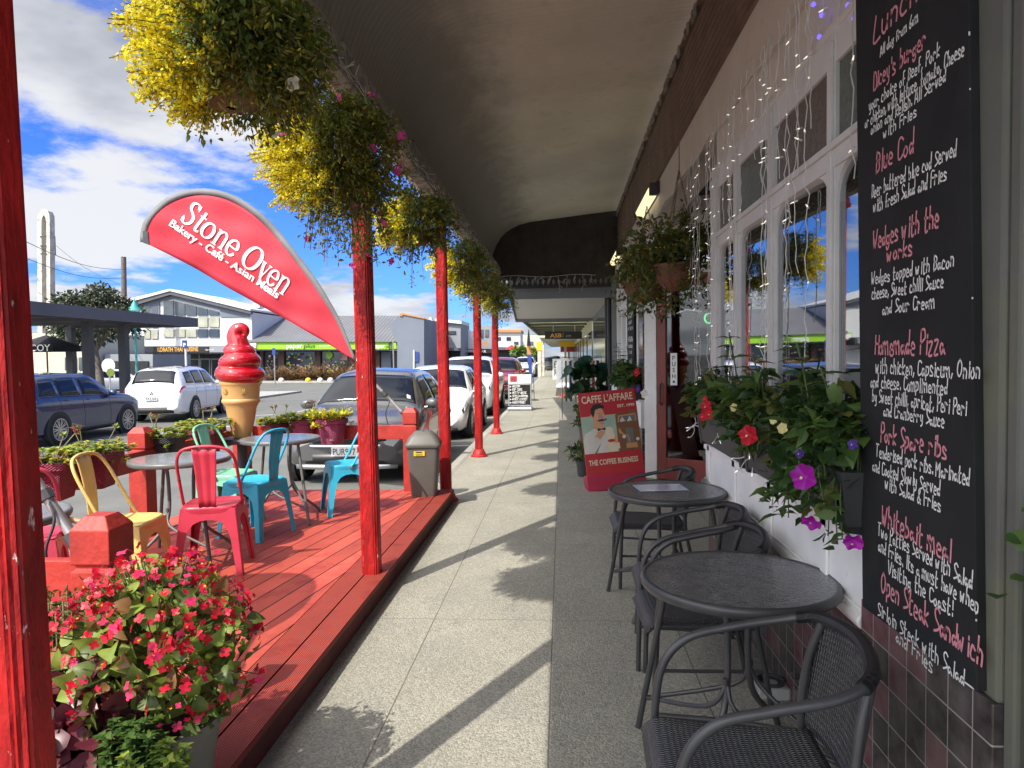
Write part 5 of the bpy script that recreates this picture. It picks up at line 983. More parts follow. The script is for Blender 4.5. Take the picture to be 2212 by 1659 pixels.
# ================================================================== pots on the rails
mk('pot_burgundy', (0.24, 0.028, 0.06), 0.5, var=0.12); mk('pot_plum', (0.34, 0.055, 0.14), 0.5, var=0.12); mk('pot_black', (0.028, 0.028, 0.03), 0.5, var=0.15)
def weavepot(n):
    s = nsep(MAT[n]); a = nmath(MAT[n], 'MULTIPLY', nmath(MAT[n], 'SINE', nmath(MAT[n], 'MULTIPLY', nmath(MAT[n], 'ADD', s[0], s[1]), 2*pi/.024)), nmath(MAT[n], 'SINE', nmath(MAT[n], 'MULTIPLY', s[2], 2*pi/.016)))
    N, L, b = nodes_of(MAT[n]); bp = N.new('ShaderNodeBump'); bp.inputs['Strength'].default_value = .9; bp.inputs['Distance'].default_value = .006; L.new(a, bp.inputs['Height']); L.new(bp.outputs[0], b.inputs['Normal'])
for n_ in ('pot_burgundy', 'pot_plum', 'pot_black'): weavepot(n_)
mk('soil', (0.05, 0.035, 0.025), 0.95, var=0.4, scale=40)
SUC = [leafmat('succulent_lime', (0.30, 0.37, 0.05), .3), leafmat('succulent_green', (0.17, 0.29, 0.06), .3), leafmat('succulent_gold', (0.62, 0.50, 0.04), .3), leafmat('succulent_red', (0.30, 0.09, 0.05), .3)]
def rail_pot(label, p, mat, rnd=False, r=.15, h=.24, seed=1, gold=False, rz=0.0, tall=.10):
    t = empty('rail_planter', p, rz, label, 'planter', 'planters hung on the deck railing'); m = MB()
    if rnd: m.lathe([(r*.68, 0), (r*.72, .008), (r*.96, h-.05), (r*1.06, h-.045), (r*1.06, h), (r*.96, h), (r*.94, h-.03)], 32, caps=False); m.lathe([(.001, .004), (r*.69, .004)], 32, caps=False)
    else:
        rows = [rrect(r*.72, r*.72, 0, .03), rrect(r*.96, r*.92, h-.05, .03), rrect(r*1.08, r*1.04, h-.045, .03), rrect(r*1.08, r*1.04, h, .03), rrect(r*.98, r*.94, h, .03), rrect(r*.96, r*.92, h-.03, .03)]; m.grid(rows, closed_u=True); m.add(rows[0], [tuple(range(len(rows[0])))[::-1]])
    m.build('pot', MAT[mat], t, smooth=40); m = MB(); m.lathe([(.001, h-.03), (r*.97, h-.032)], 24, caps=False); m.build('soil', MAT['soil'], t)
    m = MB(); m.lathe([(.001, 0), (.02, 0.0), (.02, .004), (.001, .005)], 12, M=Matrix.Translation((.03, -r*.79-.002, .05)) @ Matrix.Rotation(pi/2+.2, 4, 'X') @ Matrix.Diagonal((1.2, .55, 1, 1))); m.build('badge', MAT['steel'], t)
    rg = np.random.default_rng(seed); m = MB(); s_ = MB(); big = p[1] < 7
    for i in range(72):
        a = rg.uniform(0, 6.28); q = r*sqrt(rg.random())*1.02; b = Vector((q*cos(a), q*sin(a), h-.03)); out = rg.uniform(.0, .11); e = b+Vector((out*cos(a), out*sin(a), rg.uniform(.03, tall) if rg.random() < .85 else -.03)); s_.tube([b, (b+e)/2+Vector((0, 0, .02)), e], .003, 4)
        k_ = 9; w = np.arange(k_)*2.4+rg.uniform(0, 6); D = np.column_stack([np.cos(w), np.sin(w), .25+.6*np.arange(k_)/k_]); mi = [0, 0, 1, 2] if not gold else [2, 2, 0]
        for lv in (0, .018): scatter(m, OVATE, np.tile(np.array(e)-np.array([0, 0, lv]), (k_, 1)), D, rg.uniform(.026, .046, k_), mi=mi, rng=rg, jit=.15)
        if gold: scatter(m, LANCE, [e]*6, np.column_stack([rg.normal(0, .6, 6), rg.normal(0, .6, 6), rg.uniform(.4, 1, 6)]), rg.uniform(.04, .08, 6), mi=[2, 0], rng=rg)
    if not gold:
        for i in range(3): a = rg.uniform(0, 6.28); b = Vector((.07*cos(a), .07*sin(a), h)); e = b+Vector((rg.normal(0, .05), rg.normal(0, .05), .17)); s_.tube([b, e], .004, 4); scatter(m, OVATE, [e]*7, rnd_dirs(7, rg, -.2), .035, mi=[3, 1], rng=rg)
    m.build('succulent', SUC, t, smooth=180); s_.build('stems', MAT['stem'], t); return t
for lab, px, ybot, mat, sd in (('burgundy rail planter with lime succulents, nearest, by the thick post', (100, 1010), .66, 'pot_burgundy', 41), ('burgundy rail planter with bushy green succulents behind the yellow chair', (194, 985), .66, 'pot_burgundy', 42), ('black woven rail planter with straggly succulents', (347, 960), .67, 'pot_black', 43), ('burgundy rail planter left of the ice cream cone', (437, 945), .67, 'pot_burgundy', 44)):
    q = at_x(px[0], px[1], -3.36); rail_pot(lab, (-3.345, q.y, ybot), mat, seed=sd, r=.155, rz=.2, h=.25)
q = at_y(600, 940, 7.36); rail_pot('small dark red planter with dark leaves right of the ice cream cone', (q.x, 7.36, .67), 'pot_burgundy', True, .12, .2, 45)
q = at_y(657, 940, 7.34); rail_pot('plum round pot with golden plant, left of its larger twin on the far rail', (q.x, 7.34, .68), 'pot_plum', True, .135, .23, 46)
q = at_y(718, 950, 7.28); rail_pot('larger plum round pot with bright yellow foliage on the far rail', (q.x, 7.28, .66), 'pot_plum', True, .158, .26, 47, True)
# ================================================================== planters in the near left corner
gp = mk('pot_stone', (0.17, 0.16, 0.14), 0.8, var=0.15, bump=0.2)
t = empty('begonia_pot', (-1.31, 2.16, .085), label='large dome of red flowering begonia in a stone grey pot beside the stout post', cat='potted plant')
m = MB(); m.lathe([(.13, 0), (.14, .02), (.185, .28), (.195, .29), (.195, .32), (.18, .32), (.175, .29)], 32, caps=False); m.build('pot', gp, t, smooth=40); m = MB(); m.lathe([(.001, .295), (.178, .29)], 24, caps=False); m.build('soil', MAT['soil'], t)
BEGL = leaf_tpl([(0, .12), (.08, .34), (.3, .50), (.55, .42), (.8, .22), (1, 0)], .45, .55)
BG = [leafmat('begonia_leaf', (0.23, 0.31, 0.05), .35), leafmat('begonia_leaf_dark', (0.10, 0.14, 0.03), .3), leafmat('begonia_leaf_rust', (0.24, 0.12, 0.04), .3)]; BF = [leafmat('begonia_red', (0.66, 0.012, 0.045), .3), leafmat('begonia_pink', (0.74, 0.035, 0.14), .35), leafmat('begonia_deep', (0.42, 0.008, 0.02), .25)]
rg = np.random.default_rng(9); m = MB(); f_ = MB(); s_ = MB(); c_ = MB(); ctr = np.array([0, 0, .53])
for i in range(760):
    d = rnd_dirs(1, rg, -.82)[0]; R = rg.uniform(.16, .285)*(1+.12*sin(3*atan2(d[1], d[0])+1)*.5); p = ctr+d*np.array([R*1.0, R*1.0, R*.98])
    scatter(m, BEGL, [p], [d*.5+rg.normal(0, .55, 3)], rg.uniform(.030, .062), mi=[0, 0, 0, 1, 2], up=[d], jit=.6, rng=rg)
for i in range(520):
    d = rnd_dirs(1, rg, -.62)[0]
    if rg.random() > .18+.75*max(0, d[2]+.2): continue
    R = rg.uniform(.27, .325); p = ctr+d*R; k_ = int(rg.integers(1, 5)); pp = p+rg.normal(0, .018, (k_, 3)); up_ = np.tile(d, (k_, 1))+rg.normal(0, .5, (k_, 3))
    scatter(f_, BEGONIA, pp, np.cross(up_, rg.normal(0, 1, (k_, 3))), rg.uniform(.018, .036, k_), mi=[0, 0, 0, 1, 2, 2], up=up_, jit=.1, rng=rg); s_.tube([ctr+d*.12, p], .002, 4, caps=False)
    if i % 3 == 0: scatter(c_, DOT, pp[:1]+d*.006, rnd_dirs(1, rg), .009, rng=rg)
m.build('leaves', BG, t, smooth=180); f_.build('flowers', BF, t, smooth=180); s_.build('stems', MAT['stem_green'], t); c_.build('flower_eyes', YL[0], t)
t = empty('red_leaf_pot', (-1.445, 1.98, .141), label='dark burgundy leafed plant in a pot below the begonia', cat='potted plant'); m = MB(); m.lathe([(.10, 0), (.15, .22), (.155, .24), (.14, .24), (.13, .2)], 24, caps=False); m.build('pot', MAT['dark_grey'], t, smooth=40)
RL = [leafmat('leaf_burgundy', (0.10, 0.018, 0.028), .2, .35), leafmat('leaf_wine', (0.16, 0.035, 0.05), .2, .35)]; m = MB(); rg = np.random.default_rng(10); n = 260; d = rnd_dirs(n, rg, -.35); scatter(m, ROUND, np.array([.02, 0, .30])+d*rg.uniform(.05, .19, (n, 1)), d*.5+rg.normal(0, .5, (n, 3)), rg.uniform(.05, .085, n), mi=[0, 0, 1], up=d, jit=.4, rng=rg); m.build('leaves', RL, t, smooth=180)
t = empty('rosemary_bush', (-1.635, 2.20, .141), label='dark green needle leafed shrub between the post and the begonia', cat='shrub'); m = MB(); m.lathe([(.09, 0), (.12, .22), (.125, .24), (.11, .24), (.1, .2)], 24, caps=False); m.build('pot', MAT['dark_grey'], t, smooth=40); m = MB(); s_ = MB(); rg = np.random.default_rng(12)
for i in range(90):
    a = rg.uniform(0, 6.28); b = Vector((.05*cos(a), .05*sin(a), .22)); e = Vector((rg.uniform(.03, .15)*cos(a), rg.uniform(.03, .15)*sin(a), rg.uniform(.42, .70))); s_.tube([b, (b+e)/2+Vector((.03*cos(a), .03*sin(a), 0)), e], .003, 4); k_ = 46; u = rg.uniform(.15, 1, (k_, 1)); P_ = np.array(b)*(1-u)+np.array(e)*u; scatter(m, LANCE, P_+rg.normal(0, .006, (k_, 3)), rnd_dirs(k_, rg)+np.array([0, 0, .5]), rg.uniform(.018, .032, k_), mi=[0, 2, 1], rng=rg)
m.build('needles', LG, t); s_.build('stems', MAT['stem'], t)
def small_suc(label, p, sd, mats, n, rad, z1):
    t = empty('succulent_pot', (p[0], p[1], .141), label=label, cat='potted plant'); m = MB(); m.lathe([(.07, 0), (.10, .14), (.105, .16), (.09, .16), (.085, .12)], 24, caps=False); m.build('pot', gp, t, smooth=40); m = MB(); s_ = MB(); rg = np.random.default_rng(sd)
    for i in range(n):
        a = rg.uniform(0, 6.28); q = rad*sqrt(rg.random()); b = Vector((.5*q*cos(a), .5*q*sin(a), .13)); e = Vector((q*cos(a), q*sin(a), z1*rg.uniform(.75, 1.1))); s_.tube([b, e], .004, 4); k_ = 8; w = np.arange(k_)*2.4; 
        for lv in (0, .02, .045): scatter(m, OVATE, np.tile(np.array(e)-np.array([0, 0, lv]), (k_, 1)), np.column_stack([np.cos(w+lv*40), np.sin(w+lv*40), .3+.5*np.arange(k_)/k_]), rg.uniform(.02, .034, k_), mi=[0, 1], rng=rg, jit=.15)
    m.build('succulent', mats, t, smooth=180); s_.build('stems', MAT['stem_green'], t)
small_suc('green leafy succulent pot in shade in front of the begonia pot', (-1.215, 1.88), 51, [LG[1], LG[0]], 44, .085, .35); small_suc('bright lime succulent at the bottom edge of the photo', (-1.11, 1.80), 52, [SUC[0], SUC[1]], 34, .075, .33)
# ================================================================== cars
def paint(n, c, metal=0.0): return mk(n, c, 0.25, metal=metal, var=0.03, coat=1.0, spec=0.6)
carglass = mk('car_glass', (0.010, 0.012, 0.015), 0.05, var=0.1, spec=0.45); mk('tyre', (0.022, 0.022, 0.023), 0.8, var=0.2, bump=0.3); mk('alloy', (0.55, 0.55, 0.56), 0.28, metal=0.85, var=0.05); mk('car_black', (0.02, 0.02, 0.021), 0.55, var=0.1)
mk('lamp_clear', (0.45, 0.47, 0.50), 0.08, var=0.2, scale=40, coat=1.0); mk('lamp_red', (0.34, 0.008, 0.01), 0.12, var=0.2, coat=1.0); mk('plate_white', (0.72, 0.72, 0.70), 0.4, var=0.03); mk('seat_dark', (0.03, 0.03, 0.033), 0.8)
#           x/L   z_low  z_shoulder  z_top  shoulder w  top w      (heights for a body 1.5 m tall)
HATCH = [(.500, .32, .50, .56, .78, .68), (.490, .24, .60, .68, .91, .76), (.455, .20, .70, .80, .975, .80), (.40, .19, .78, .87, .985, .84), (.30, .19, .86, .95, 1, .87), (.245, .19, .90, .985, 1, .88), (.225, .19, .905, 1.01, 1, .87), (.16, .19, .915, 1.22, 1, .77), (.085, .19, .92, 1.425, 1, .68), (.04, .19, .925, 1.475, 1, .665), (-.08, .19, .935, 1.50, 1, .66), (-.24, .19, .95, 1.48, 1, .65), (-.37, .19, .965, 1.42, .99, .62), (-.425, .20, .96, 1.30, .975, .62), (-.465, .22, .94, 1.08, .95, .66), (-.485, .26, .88, .96, .92, .72), (-.50, .34, .66, .72, .82, .72)]
SUV = [(.500, .34, .58, .66, .78, .70), (.492, .24, .70, .80, .90, .78), (.46, .20, .80, .90, .95, .82), (.40, .19, .87, .965, .99, .86), (.30, .19, .91, 1.01, 1, .88), (.24, .19, .93, 1.035, 1, .88), (.215, .19, .935, 1.06, 1, .87), (.15, .19, .94, 1.27, 1, .79), (.085, .19, .945, 1.435, 1, .71), (.03, .19, .95, 1.485, 1, .70), (-.10, .19, .96, 1.50, 1, .695), (-.28, .19, .975, 1.48, 1, .685), (-.40, .20, .985, 1.44, .99, .66), (-.445, .22, .975, 1.30, .975, .67), (-.475, .24, .95, 1.08, .96, .71), (-.49, .28, .90, .98, .94, .76), (-.50, .36, .66, .74, .86, .76)]
def make_car(label, loc, rz, L, W, H, prof, body, front='', plate=None, rear=False, hub='alloy', wr=.33, black_trim=True, detail=True, rails=False, emblem=False, wb=.60, fog=False):
    t = empty('parked_car', loc, rz, label, 'car', 'cars parked along the street'); ks = H/1.5; A = np.array(prof); xs = np.linspace(.5, -.5, 101)
    ptab = [np.interp(-xs, -A[:, 0], A[:, k_]) for k_ in range(1, 6)]
    for q in ptab:
        for _ in range(3): q[1:-1] = (q[:-2]+2*q[1:-1]+q[2:])/4
    def sec(x):
        i = (.5-x)*100; g = [np.interp(i, np.arange(101), q) for q in ptab]; zl, zb, zr = (v*ks for v in g[:3]); wb_, wr_ = g[3]*W/2, g[4]*W/2
        zm = zl+(zb-zl)*.52; pin = .035*abs(2*x)**3*W
        return [(0, zl), (wb_*.84, zl), (wb_*.955, zl+.07), (wb_*1.0, zm), (wb_*.99, zb-.07*ks), (wb_*.945, zb), (wr_, zr-.055*ks), (wr_*.80, zr-.012*ks), (0, zr+.012)]
    def S(x, v):
        P = sec(x); i = int(min(7, max(0, math.floor(v)))); tt = v-i; p0, p1, p2, p3 = P[max(0, i-1)], P[i], P[i+1], P[min(8, i+2)]
        if i in (5,): r = [p1[k_]+(p2[k_]-p1[k_])*tt + (.016*W*4*tt*(1-tt) if k_ == 0 and p2[1]-p1[1] > .2 else 0) for k_ in (0, 1)]
        else: r = [.5*(2*p1[k_]+(p2[k_]-p0[k_])*tt*.7+(2*p0[k_]-5*p1[k_]+4*p2[k_]-p3[k_])*tt*tt*.0+(p2[k_]-p1[k_])*2*tt-(p2[k_]-p0[k_])*.7*tt) for k_ in (0, 1)]
        return Vector((x*L, r[0], r[1]))
    V_ = [0, 1, 1.5, 2, 2.5, 3, 3.5, 4, 4.5, 5, 5.25, 5.5, 5.75, 6, 6.5, 7, 7.35, 7.7, 8]
    m = MB(); rows = []
    for x in np.linspace(.5, -.5, 71): h_ = [S(x, v) for v in V_]; rows.append([(p.x, -p.y, p.z) for p in h_[::-1]]+[tuple(p) for p in h_[1:]])
    m.grid(rows); [m.add(r_, [tuple(range(len(r_)))[::d_]]) for r_, d_ in ((rows[0], 1), (rows[-1], -1))]; m.build('body', body, t, smooth=40)
    def patch(x0, x1, v0, v1, sx0=0, sx1=0, off=.006, nx=8, nv=5, mir=True, cross=False):
        out = []
        for s in ((1, -1) if mir else (1,)):
            rr = []
            for i in range(nx+1):
                row = []
                for j in range(nv+1):
                    v = v0+(v1-v0)*j/nv; f = (v-v0)/(v1-v0) if v1 != v0 else 0; a, b = x0+sx0*f, x1+sx1*f; x = a+(b-a)*i/nx; e = .004
                    p = S(x, v); n = (S(x-e, v)-S(x+e, v)).cross(S(x, min(8, v+.05))-S(x, max(0, v-.05))); n = n.normalized() if n.length > 1e-9 else Vector((0, 0, 1))
                    if n.dot(Vector((p.x*.15, p.y, p.z-.75*ks))) < 0: n = -n
                    p = p+n*off; row.append((p.x, p.y*s, p.z))
                rr.append(row)
            out.append(rr)
        return out
    def part(name, mat, *ps, **k):
        for a in ps:
            for rr in patch(**a) if isinstance(a, dict) else a: m = MB(); m.grid(rr); m.build(name, mat, t, smooth=180, solid=.004)
    def wide(x0, x1, v0=6.12, off=.006, nx=8):                     # panes that run right across
        l, r_ = patch(x0, x1, v0, 8.0, off=off, nx=nx, nv=8); return [[a[:-1]+b[::-1] for a, b in zip(l, r_)]]
    part('windscreen', carglass, wide(.218, .092)); 
    xr = (-.43, -.468) if prof is HATCH else (-.435, -.478)
    part('rear_window', carglass, wide(-.412, xr[1]+.004, 6.15))
    part('side_window', carglass, dict(x0=.150, x1=-.055, v0=5.12, v1=5.90, sx0=-.075, sx1=0), dict(x0=-.075, x1=-.235, v0=5.12, v1=5.90), dict(x0=-.25, x1=-.385, v0=5.14, v1=5.86, sx1=.03))
    if black_trim:
        part('sill_trim', MAT['car_black'], dict(x0=.33, x1=-.33, v0=1.2, v1=2.12, off=.008))
    fa, ra = wb/2*1.02, -wb/2*.98; wx = [wb*L/2+.03*L, -(wb*L/2)+.03*L]
    for x in wx:
        for s in (1, -1):
            w = S(x/L, 3).y; 
            m = MB(); Mx = Matrix.Translation((x, s*(w-.07), wr)) @ Matrix.Rotation(-pi/2*s, 4, 'X'); m.lathe([(.001, .075), (wr*1.19, .075), (wr*1.19, -.02)], 36, M=Mx, caps=False); m.build('wheel_arch', MAT['car_black'], t)
            wl = MB(); Mx = Matrix.Translation((x, s*(w-.20), wr)) @ Matrix.Rotation(-pi/2*s, 4, 'X'); wl.lathe([(wr*.70, 0), (wr*.95, .0), (wr, .03), (wr, .19), (wr*.95, .22), (wr*.74, .222), (wr*.71, .20)], 36, M=Mx, caps=False); wh = wl.build('wheel', MAT['tyre'], t, smooth=40)
            rm = MB(); rm.lathe([(wr*.72, .216), (wr*.66, .222), (wr*.65, .15), (.001, .14)], 36, M=Mx, caps=False); o = rm.build('rim_barrel', MAT['car_black'], wh, smooth=40)
            sp = MB(); nsp = 10 if detail else 7
            for k_ in range(nsp):
                a = 2*pi*k_/nsp
                for da in (-.10, .10): c0, s0 = cos(a), sin(a); c1, s1 = cos(a+da*1.2), sin(a+da*1.2); q = [(.045*c0-.012*s0, .045*s0+.012*c0, .21), (.045*c0+.012*s0, .045*s0-.012*c0, .21), (wr*.68*c1+.011*s1, wr*.68*s1-.011*c1, .218), (wr*.68*c1-.011*s1, wr*.68*s1+.011*c1, .218)]; sp.add(q, [(0, 1, 2, 3)], 0, Mx)
            sp.lathe([(.001, .222), (.05, .218), (.055, .20)], 16, M=Mx, caps=False); sp.lathe([(wr*.72, .218), (wr*.735, .224), (wr*.70, .225), (wr*.67, .22)], 36, M=Mx, caps=False); sp.build('rim', MAT[hub], wh, smooth=30)
    for s in (1, -1):                                                # mirrors
        x = .165*L; w = W/2*.965; z = (sec(.165)[5][1])+.07; m = MB(); Mx = Matrix.Translation((x, s*(w+.10), z)) @ Matrix.Rotation(s*-.12, 4, 'Z'); m.lathe([(.001, -.07), (.06, -.06), (.085, -.01), (.08, .04), (.05, .07), (.001, .08)], 16, M=Mx @ Matrix.Diagonal((.8, 1.35, 1, 1)), caps=False); m.tube([(x, s*(w-.05), z-.06), (x, s*(w+.06), z-.04)], .025, 6); m.build('wing_mirror', body, t, smooth=60)
    if detail:
        for s in (1, -1):
            m = MB()
            for xx_ in (.165, -.065, -.245): m.tube([(lambda p: (p.x, s*(p.y+.001), p.z))(S(xx_+(0.01*sin(v*.9)), v)) for v in (2.2, 2.6, 3, 3.5, 4, 4.5, 4.95)], .0035, 4)
            m.tube([(lambda p: (p.x, s*(p.y+.001), p.z))(S(xx_, 2.25)) for xx_ in np.linspace(.165, -.23, 12)], .0035, 4); m.build('door_gap', MAT['car_black'], t)
            for xx_ in (-.02, -.20): p = S(xx_, 4.35); m = MB(); m.tube([(p.x+.09, s*(p.y+.002), p.z), (p.x+.06, s*(p.y+.028), p.z), (p.x-.06, s*(p.y+.028), p.z), (p.x-.09, s*(p.y+.002), p.z)], .011, 6); m.build('door_handle', body, t, smooth=60)
            m = MB(); m.tube([(lambda p: (p.x, s*(p.y+.006), p.z+.004))(S(xx_, 5.06)) for xx_ in np.linspace(.155, -.39, 14)], .006, 5); m.build('window_trim', MAT['chrome'] if rails or not black_trim else MAT['car_black'], t)
    if rails:
        for s in (1, -1): m = MB(); m.tube([(lambda p: (p.x, s*p.y, p.z+.035))(S(xx_, 6.75)) for xx_ in np.linspace(.03, -.36, 10)], .014, 6); m.build('roof_rail', MAT['car_black'], t)
    # front
    part('headlight', MAT['lamp_clear'], dict(x0=.474, x1=.40, v0=4.15, v1=4.95, sx0=-.01, sx1=-.02)); part('headlight_surround', MAT['car_black'], dict(x0=.480, x1=.392, v0=4.05, v1=5.03, off=.003))
    xf = .5*L+.006; zz = lambda f: f*ks
    def fq(name, mat, pts, d=0.0, rx=.5):                             # flat fittings on the nose or tail
        m = MB(); sg = 1 if rx > 0 else -1; m.add([(sg*(abs(rx)*L+.008+d-.06*L*.25*(abs(y)/(W/2))**2*2.2), y, z) for y, z in pts], [tuple(range(len(pts)))[::sg]]); return m.build(name, mat, t, solid=.012)
    def strip(name, mat, ya, yb, za, zb, d=0.0, rx=.5, n=12, taper=0.0):
        m = MB(); sg = 1 if rx > 0 else -1; rows_ = []
        for i in range(n+1):
            y = ya+(yb-ya)*i/n; X = sg*(abs(rx)*L+.004+d-.30*(abs(y)/(W/2))**2.6*.55); k_ = 1-taper*abs(2*i/n-1); zc0 = (za+zb)/2; rows_.append([(X, y, zc0-(zb-za)/2*k_), (X, y, zc0+(zb-za)/2*k_)])
        m.grid(rows_); return m.build(name, mat, t, solid=.02, smooth=180)
    gm = mk('grille_mesh', (0.02, 0.02, 0.022), .4, var=.3, scale=60)
    strip('grille', gm, -.56*W/1.8, .56*W/1.8, zz(.50), zz(.70), .012, taper=.1); strip('lower_grille', gm, -.58*W/1.8, .58*W/1.8, zz(.27), zz(.42), .014, taper=.2)
    strip('bumper_bar', MAT['chrome'] if front == 'bar' else body, -.55*W/1.8, .55*W/1.8, zz(.49), zz(.525), .02); strip('lower_lip', MAT['alloy'] if front == 'bar' else MAT['car_black'], -.70*W/1.8, .70*W/1.8, zz(.20), zz(.26), .012)
    if fog:
        for s in (1, -1):
            Mx = Matrix.Translation((.5*L-.16, s*.64*W/1.8, zz(.40))) @ Matrix.Rotation(pi/2, 4, 'Y') @ Matrix.Rotation(0, 4, 'Z'); m = MB(); m.lathe([(.001, .10), (.10, .10), (.115, .05)], 24, M=Mx, caps=False); m.build('fog_lamp_recess', MAT['car_black'], t); m = MB(); m.lathe([(.001, .125), (.035, .12), (.05, .105)], 20, M=Mx, caps=False); m.build('fog_lamp', MAT['lamp_clear'], t, smooth=60)
    # rear
    strip('tail_bumper', MAT['car_black'], -.62*W/1.8, .62*W/1.8, zz(.26), zz(.42), .012, rx=-.5); part('tail_light', MAT['lamp_red'], dict(x0=-.487, x1=-.415, v0=4.25, v1=4.98))
    if plate:
        sg = -1 if rear else 1; m = MB(); zc_ = zz(.66) if rear else zz(.44); X = sg*(.5*L+.03); m.box((min(X, X+sg*.008), -.18, zc_-.065), (max(X, X+sg*.008), .18, zc_+.065)); pl_ = m.build('number_plate', MAT['plate_white'], t, bevel=.006)
        m = MB(); write(m, plate, frame((X+sg*.0095, 0, zc_-.045), (0, sg, 0), (0, 0, 1)), h=.125, w=.31, offset=.008); m.build('plate_lettering', MAT['ink_black'], pl_)
    if emblem:
        m = MB(); Mx = frame((-.5*L-.012, 0, zz(.80)), (0, -1, 0), (0, 0, 1))
        for k_ in range(3): a = pi/2+k_*2*pi/3; c, s = cos(a), sin(a); r_ = .075; m.add([(0, 0, 0), (r_*.5*cos(a+.52)*1.15, r_*.5*sin(a+.52)*1.15, 0), (r_*c, r_*s, 0), (r_*.5*cos(a-.52)*1.15, r_*.5*sin(a-.52)*1.15, 0)], [(0, 1, 2, 3)], 0, Mx)
        m.build('emblem', MAT['car_black'], t, solid=.008)
    # inspection sticker on the screen
    if fog:
        for v_, w_ in ((6.9, .11), ):
            part('windscreen_label', MAT['sticker'], [[[tuple(q) for q in r_] for r_ in patch(.203, .188, 6.55, 6.95, off=.012, nx=2, nv=2)[0]]])
    return t
mk('sticker', (0.7, 0.72, 0.74), .4)
Pg, Pw, Pw2, Pr, Pb = paint('paint_grey', (0.085, 0.085, 0.086), .1), paint('paint_white', (0.72, 0.72, 0.72)), paint('paint_pearl', (0.76, 0.765, 0.78)), paint('paint_wine', (0.22, 0.012, 0.022), .2), paint('paint_blue', (0.012, 0.028, 0.085), .1)
Pk = paint('paint_charcoal', (0.04, 0.042, 0.045), .3); Ps = paint('paint_silver', (0.40, 0.41, 0.42), .5)
zr_ = road_z(-2.7)
make_car('grey small hatchback facing the deck railing, number plate PUR977', (-2.93, 11.28, -.15), -pi/2, 3.84, 1.80, 1.53, HATCH, Pg, 'bar', 'PUR977', fog=True, wr=.30, wb=.635)
make_car('white hatchback parked close behind the grey hatchback', (-2.80, 16.2, zr_), -pi/2, 4.25, 1.80, 1.52, HATCH, Pw, '', None, wr=.32)
make_car('white sport utility parked behind the white hatchback', (-2.85, 21.9, zr_), -pi/2, 4.60, 1.88, 1.72, SUV, Pw2, '', None, wr=.36, detail=False)
make_car('wine red car seen between the third and fourth posts', (-2.55, 29.6, zr_), -pi/2, 4.5, 1.84, 1.66, SUV, Pr, '', None, wr=.34, detail=False)
make_car('white sedan sized crossover far down the street by the feather flag', (-2.95, 58, zr_), -pi/2, 4.5, 1.84, 1.65, SUV, Pw, '', None, wr=.34, detail=False)
make_car('dark car far away just right of the pale pole', (-1.2, 76, -.12), -pi/2, 4.5, 1.8, 1.55, HATCH, Pk, detail=False); make_car('silver dark car farthest away right of the pale pole', (-.9, 92, -.12), -pi/2, 4.5, 1.84, 1.65, SUV, Ps, detail=False)
def side_car(label, pr, pf, L, W, H, prof, body, **k):
    a = at_z(pr[0], pr[1], ZL); b = at_z(pf[0], pf[1], ZL); d = (b-a).normalized(); n = Vector((-d.y, d.x, 0)); c = (a+b)/2+n*(W/2-.12)-d*.03*L; return make_car(label, (c.x, c.y, ZL), atan2(d.y, d.x), L, W, H, prof, body, **k)
side_car('dark blue sport utility across the street, side on', (117, 962), (270, 934), 4.55, 1.84, 1.68, SUV, Pb, wr=.36, wb=.595)
side_car('white sport utility across the street seen from its rear corner, plate RKE268', (398, 911), (492, 889), 4.71, 1.86, 1.75, SUV, Pw2, plate='RKE268', rear=True, wr=.37, rails=True, emblem=True)
q = at_y(246, 830, 40); make_car('white car glimpsed behind the dark shelter posts', (q.x-.6, 41, ZL), .9, 4.4, 1.8, 1.5, HATCH, Pw, detail=False)
# ================================================================== across the street
mk('bldg_white', (0.62, 0.62, 0.60), .75, var=.06, scale=.4); mk('bldg_cream', (0.50, 0.49, 0.38), .8, var=.08, scale=.4); mk('bldg_slate', (0.16, 0.18, 0.22), .8, var=.1, scale=.5); mk('bldg_grey', (0.24, 0.25, 0.27), .8, var=.1, scale=.5); mk('shade_steel', (0.085, 0.085, 0.10), .6, var=.15, scale=1); mk('shop_dark', (0.018, 0.019, 0.02), .25, var=.5, scale=.8); mk('pane_dim', (0.05, 0.06, 0.07), .08, var=.5, scale=.6, spec=.8); mk('pane_curtain', (0.36, 0.36, 0.28), .4, var=.2, scale=1.2)
rf = mk('roof_iron', (0.16, 0.16, 0.165), .6, var=.12, scale=.6); _s = nsep(rf); stripes(rf, _s[0], .32, .09, (0.10, 0.10, 0.105), .8, .03); mk('sign_lime', (0.27, 0.56, 0.02), .45, var=.03); mk('brick_brown', (0.10, 0.062, 0.045), .85, var=.2, scale=6); mk('trim_orange', (0.45, 0.20, 0.07), .7); mk('letter_gold', (0.80, 0.42, 0.10), .5); mk('teal_paint', (0.05, 0.33, 0.29), .5, var=.1); mk('concrete_pale', (0.50, 0.47, 0.40), .9, var=.2, scale=1.5, spots=(0.20, 0.17, 0.12), sscale=2.5, smin=.55, smax=.7); mk('pole_wood', (0.13, 0.11, 0.09), .9, var=.3); mk('canvas_black', (0.02, 0.02, 0.024), .8, var=.2); mk('canvas_red', (0.52, 0.02, 0.03), .7); mk('sign_blue', (0.02, 0.05, 0.22), .5)
def z2(x, y): return .36*x, 530.9+.36*y
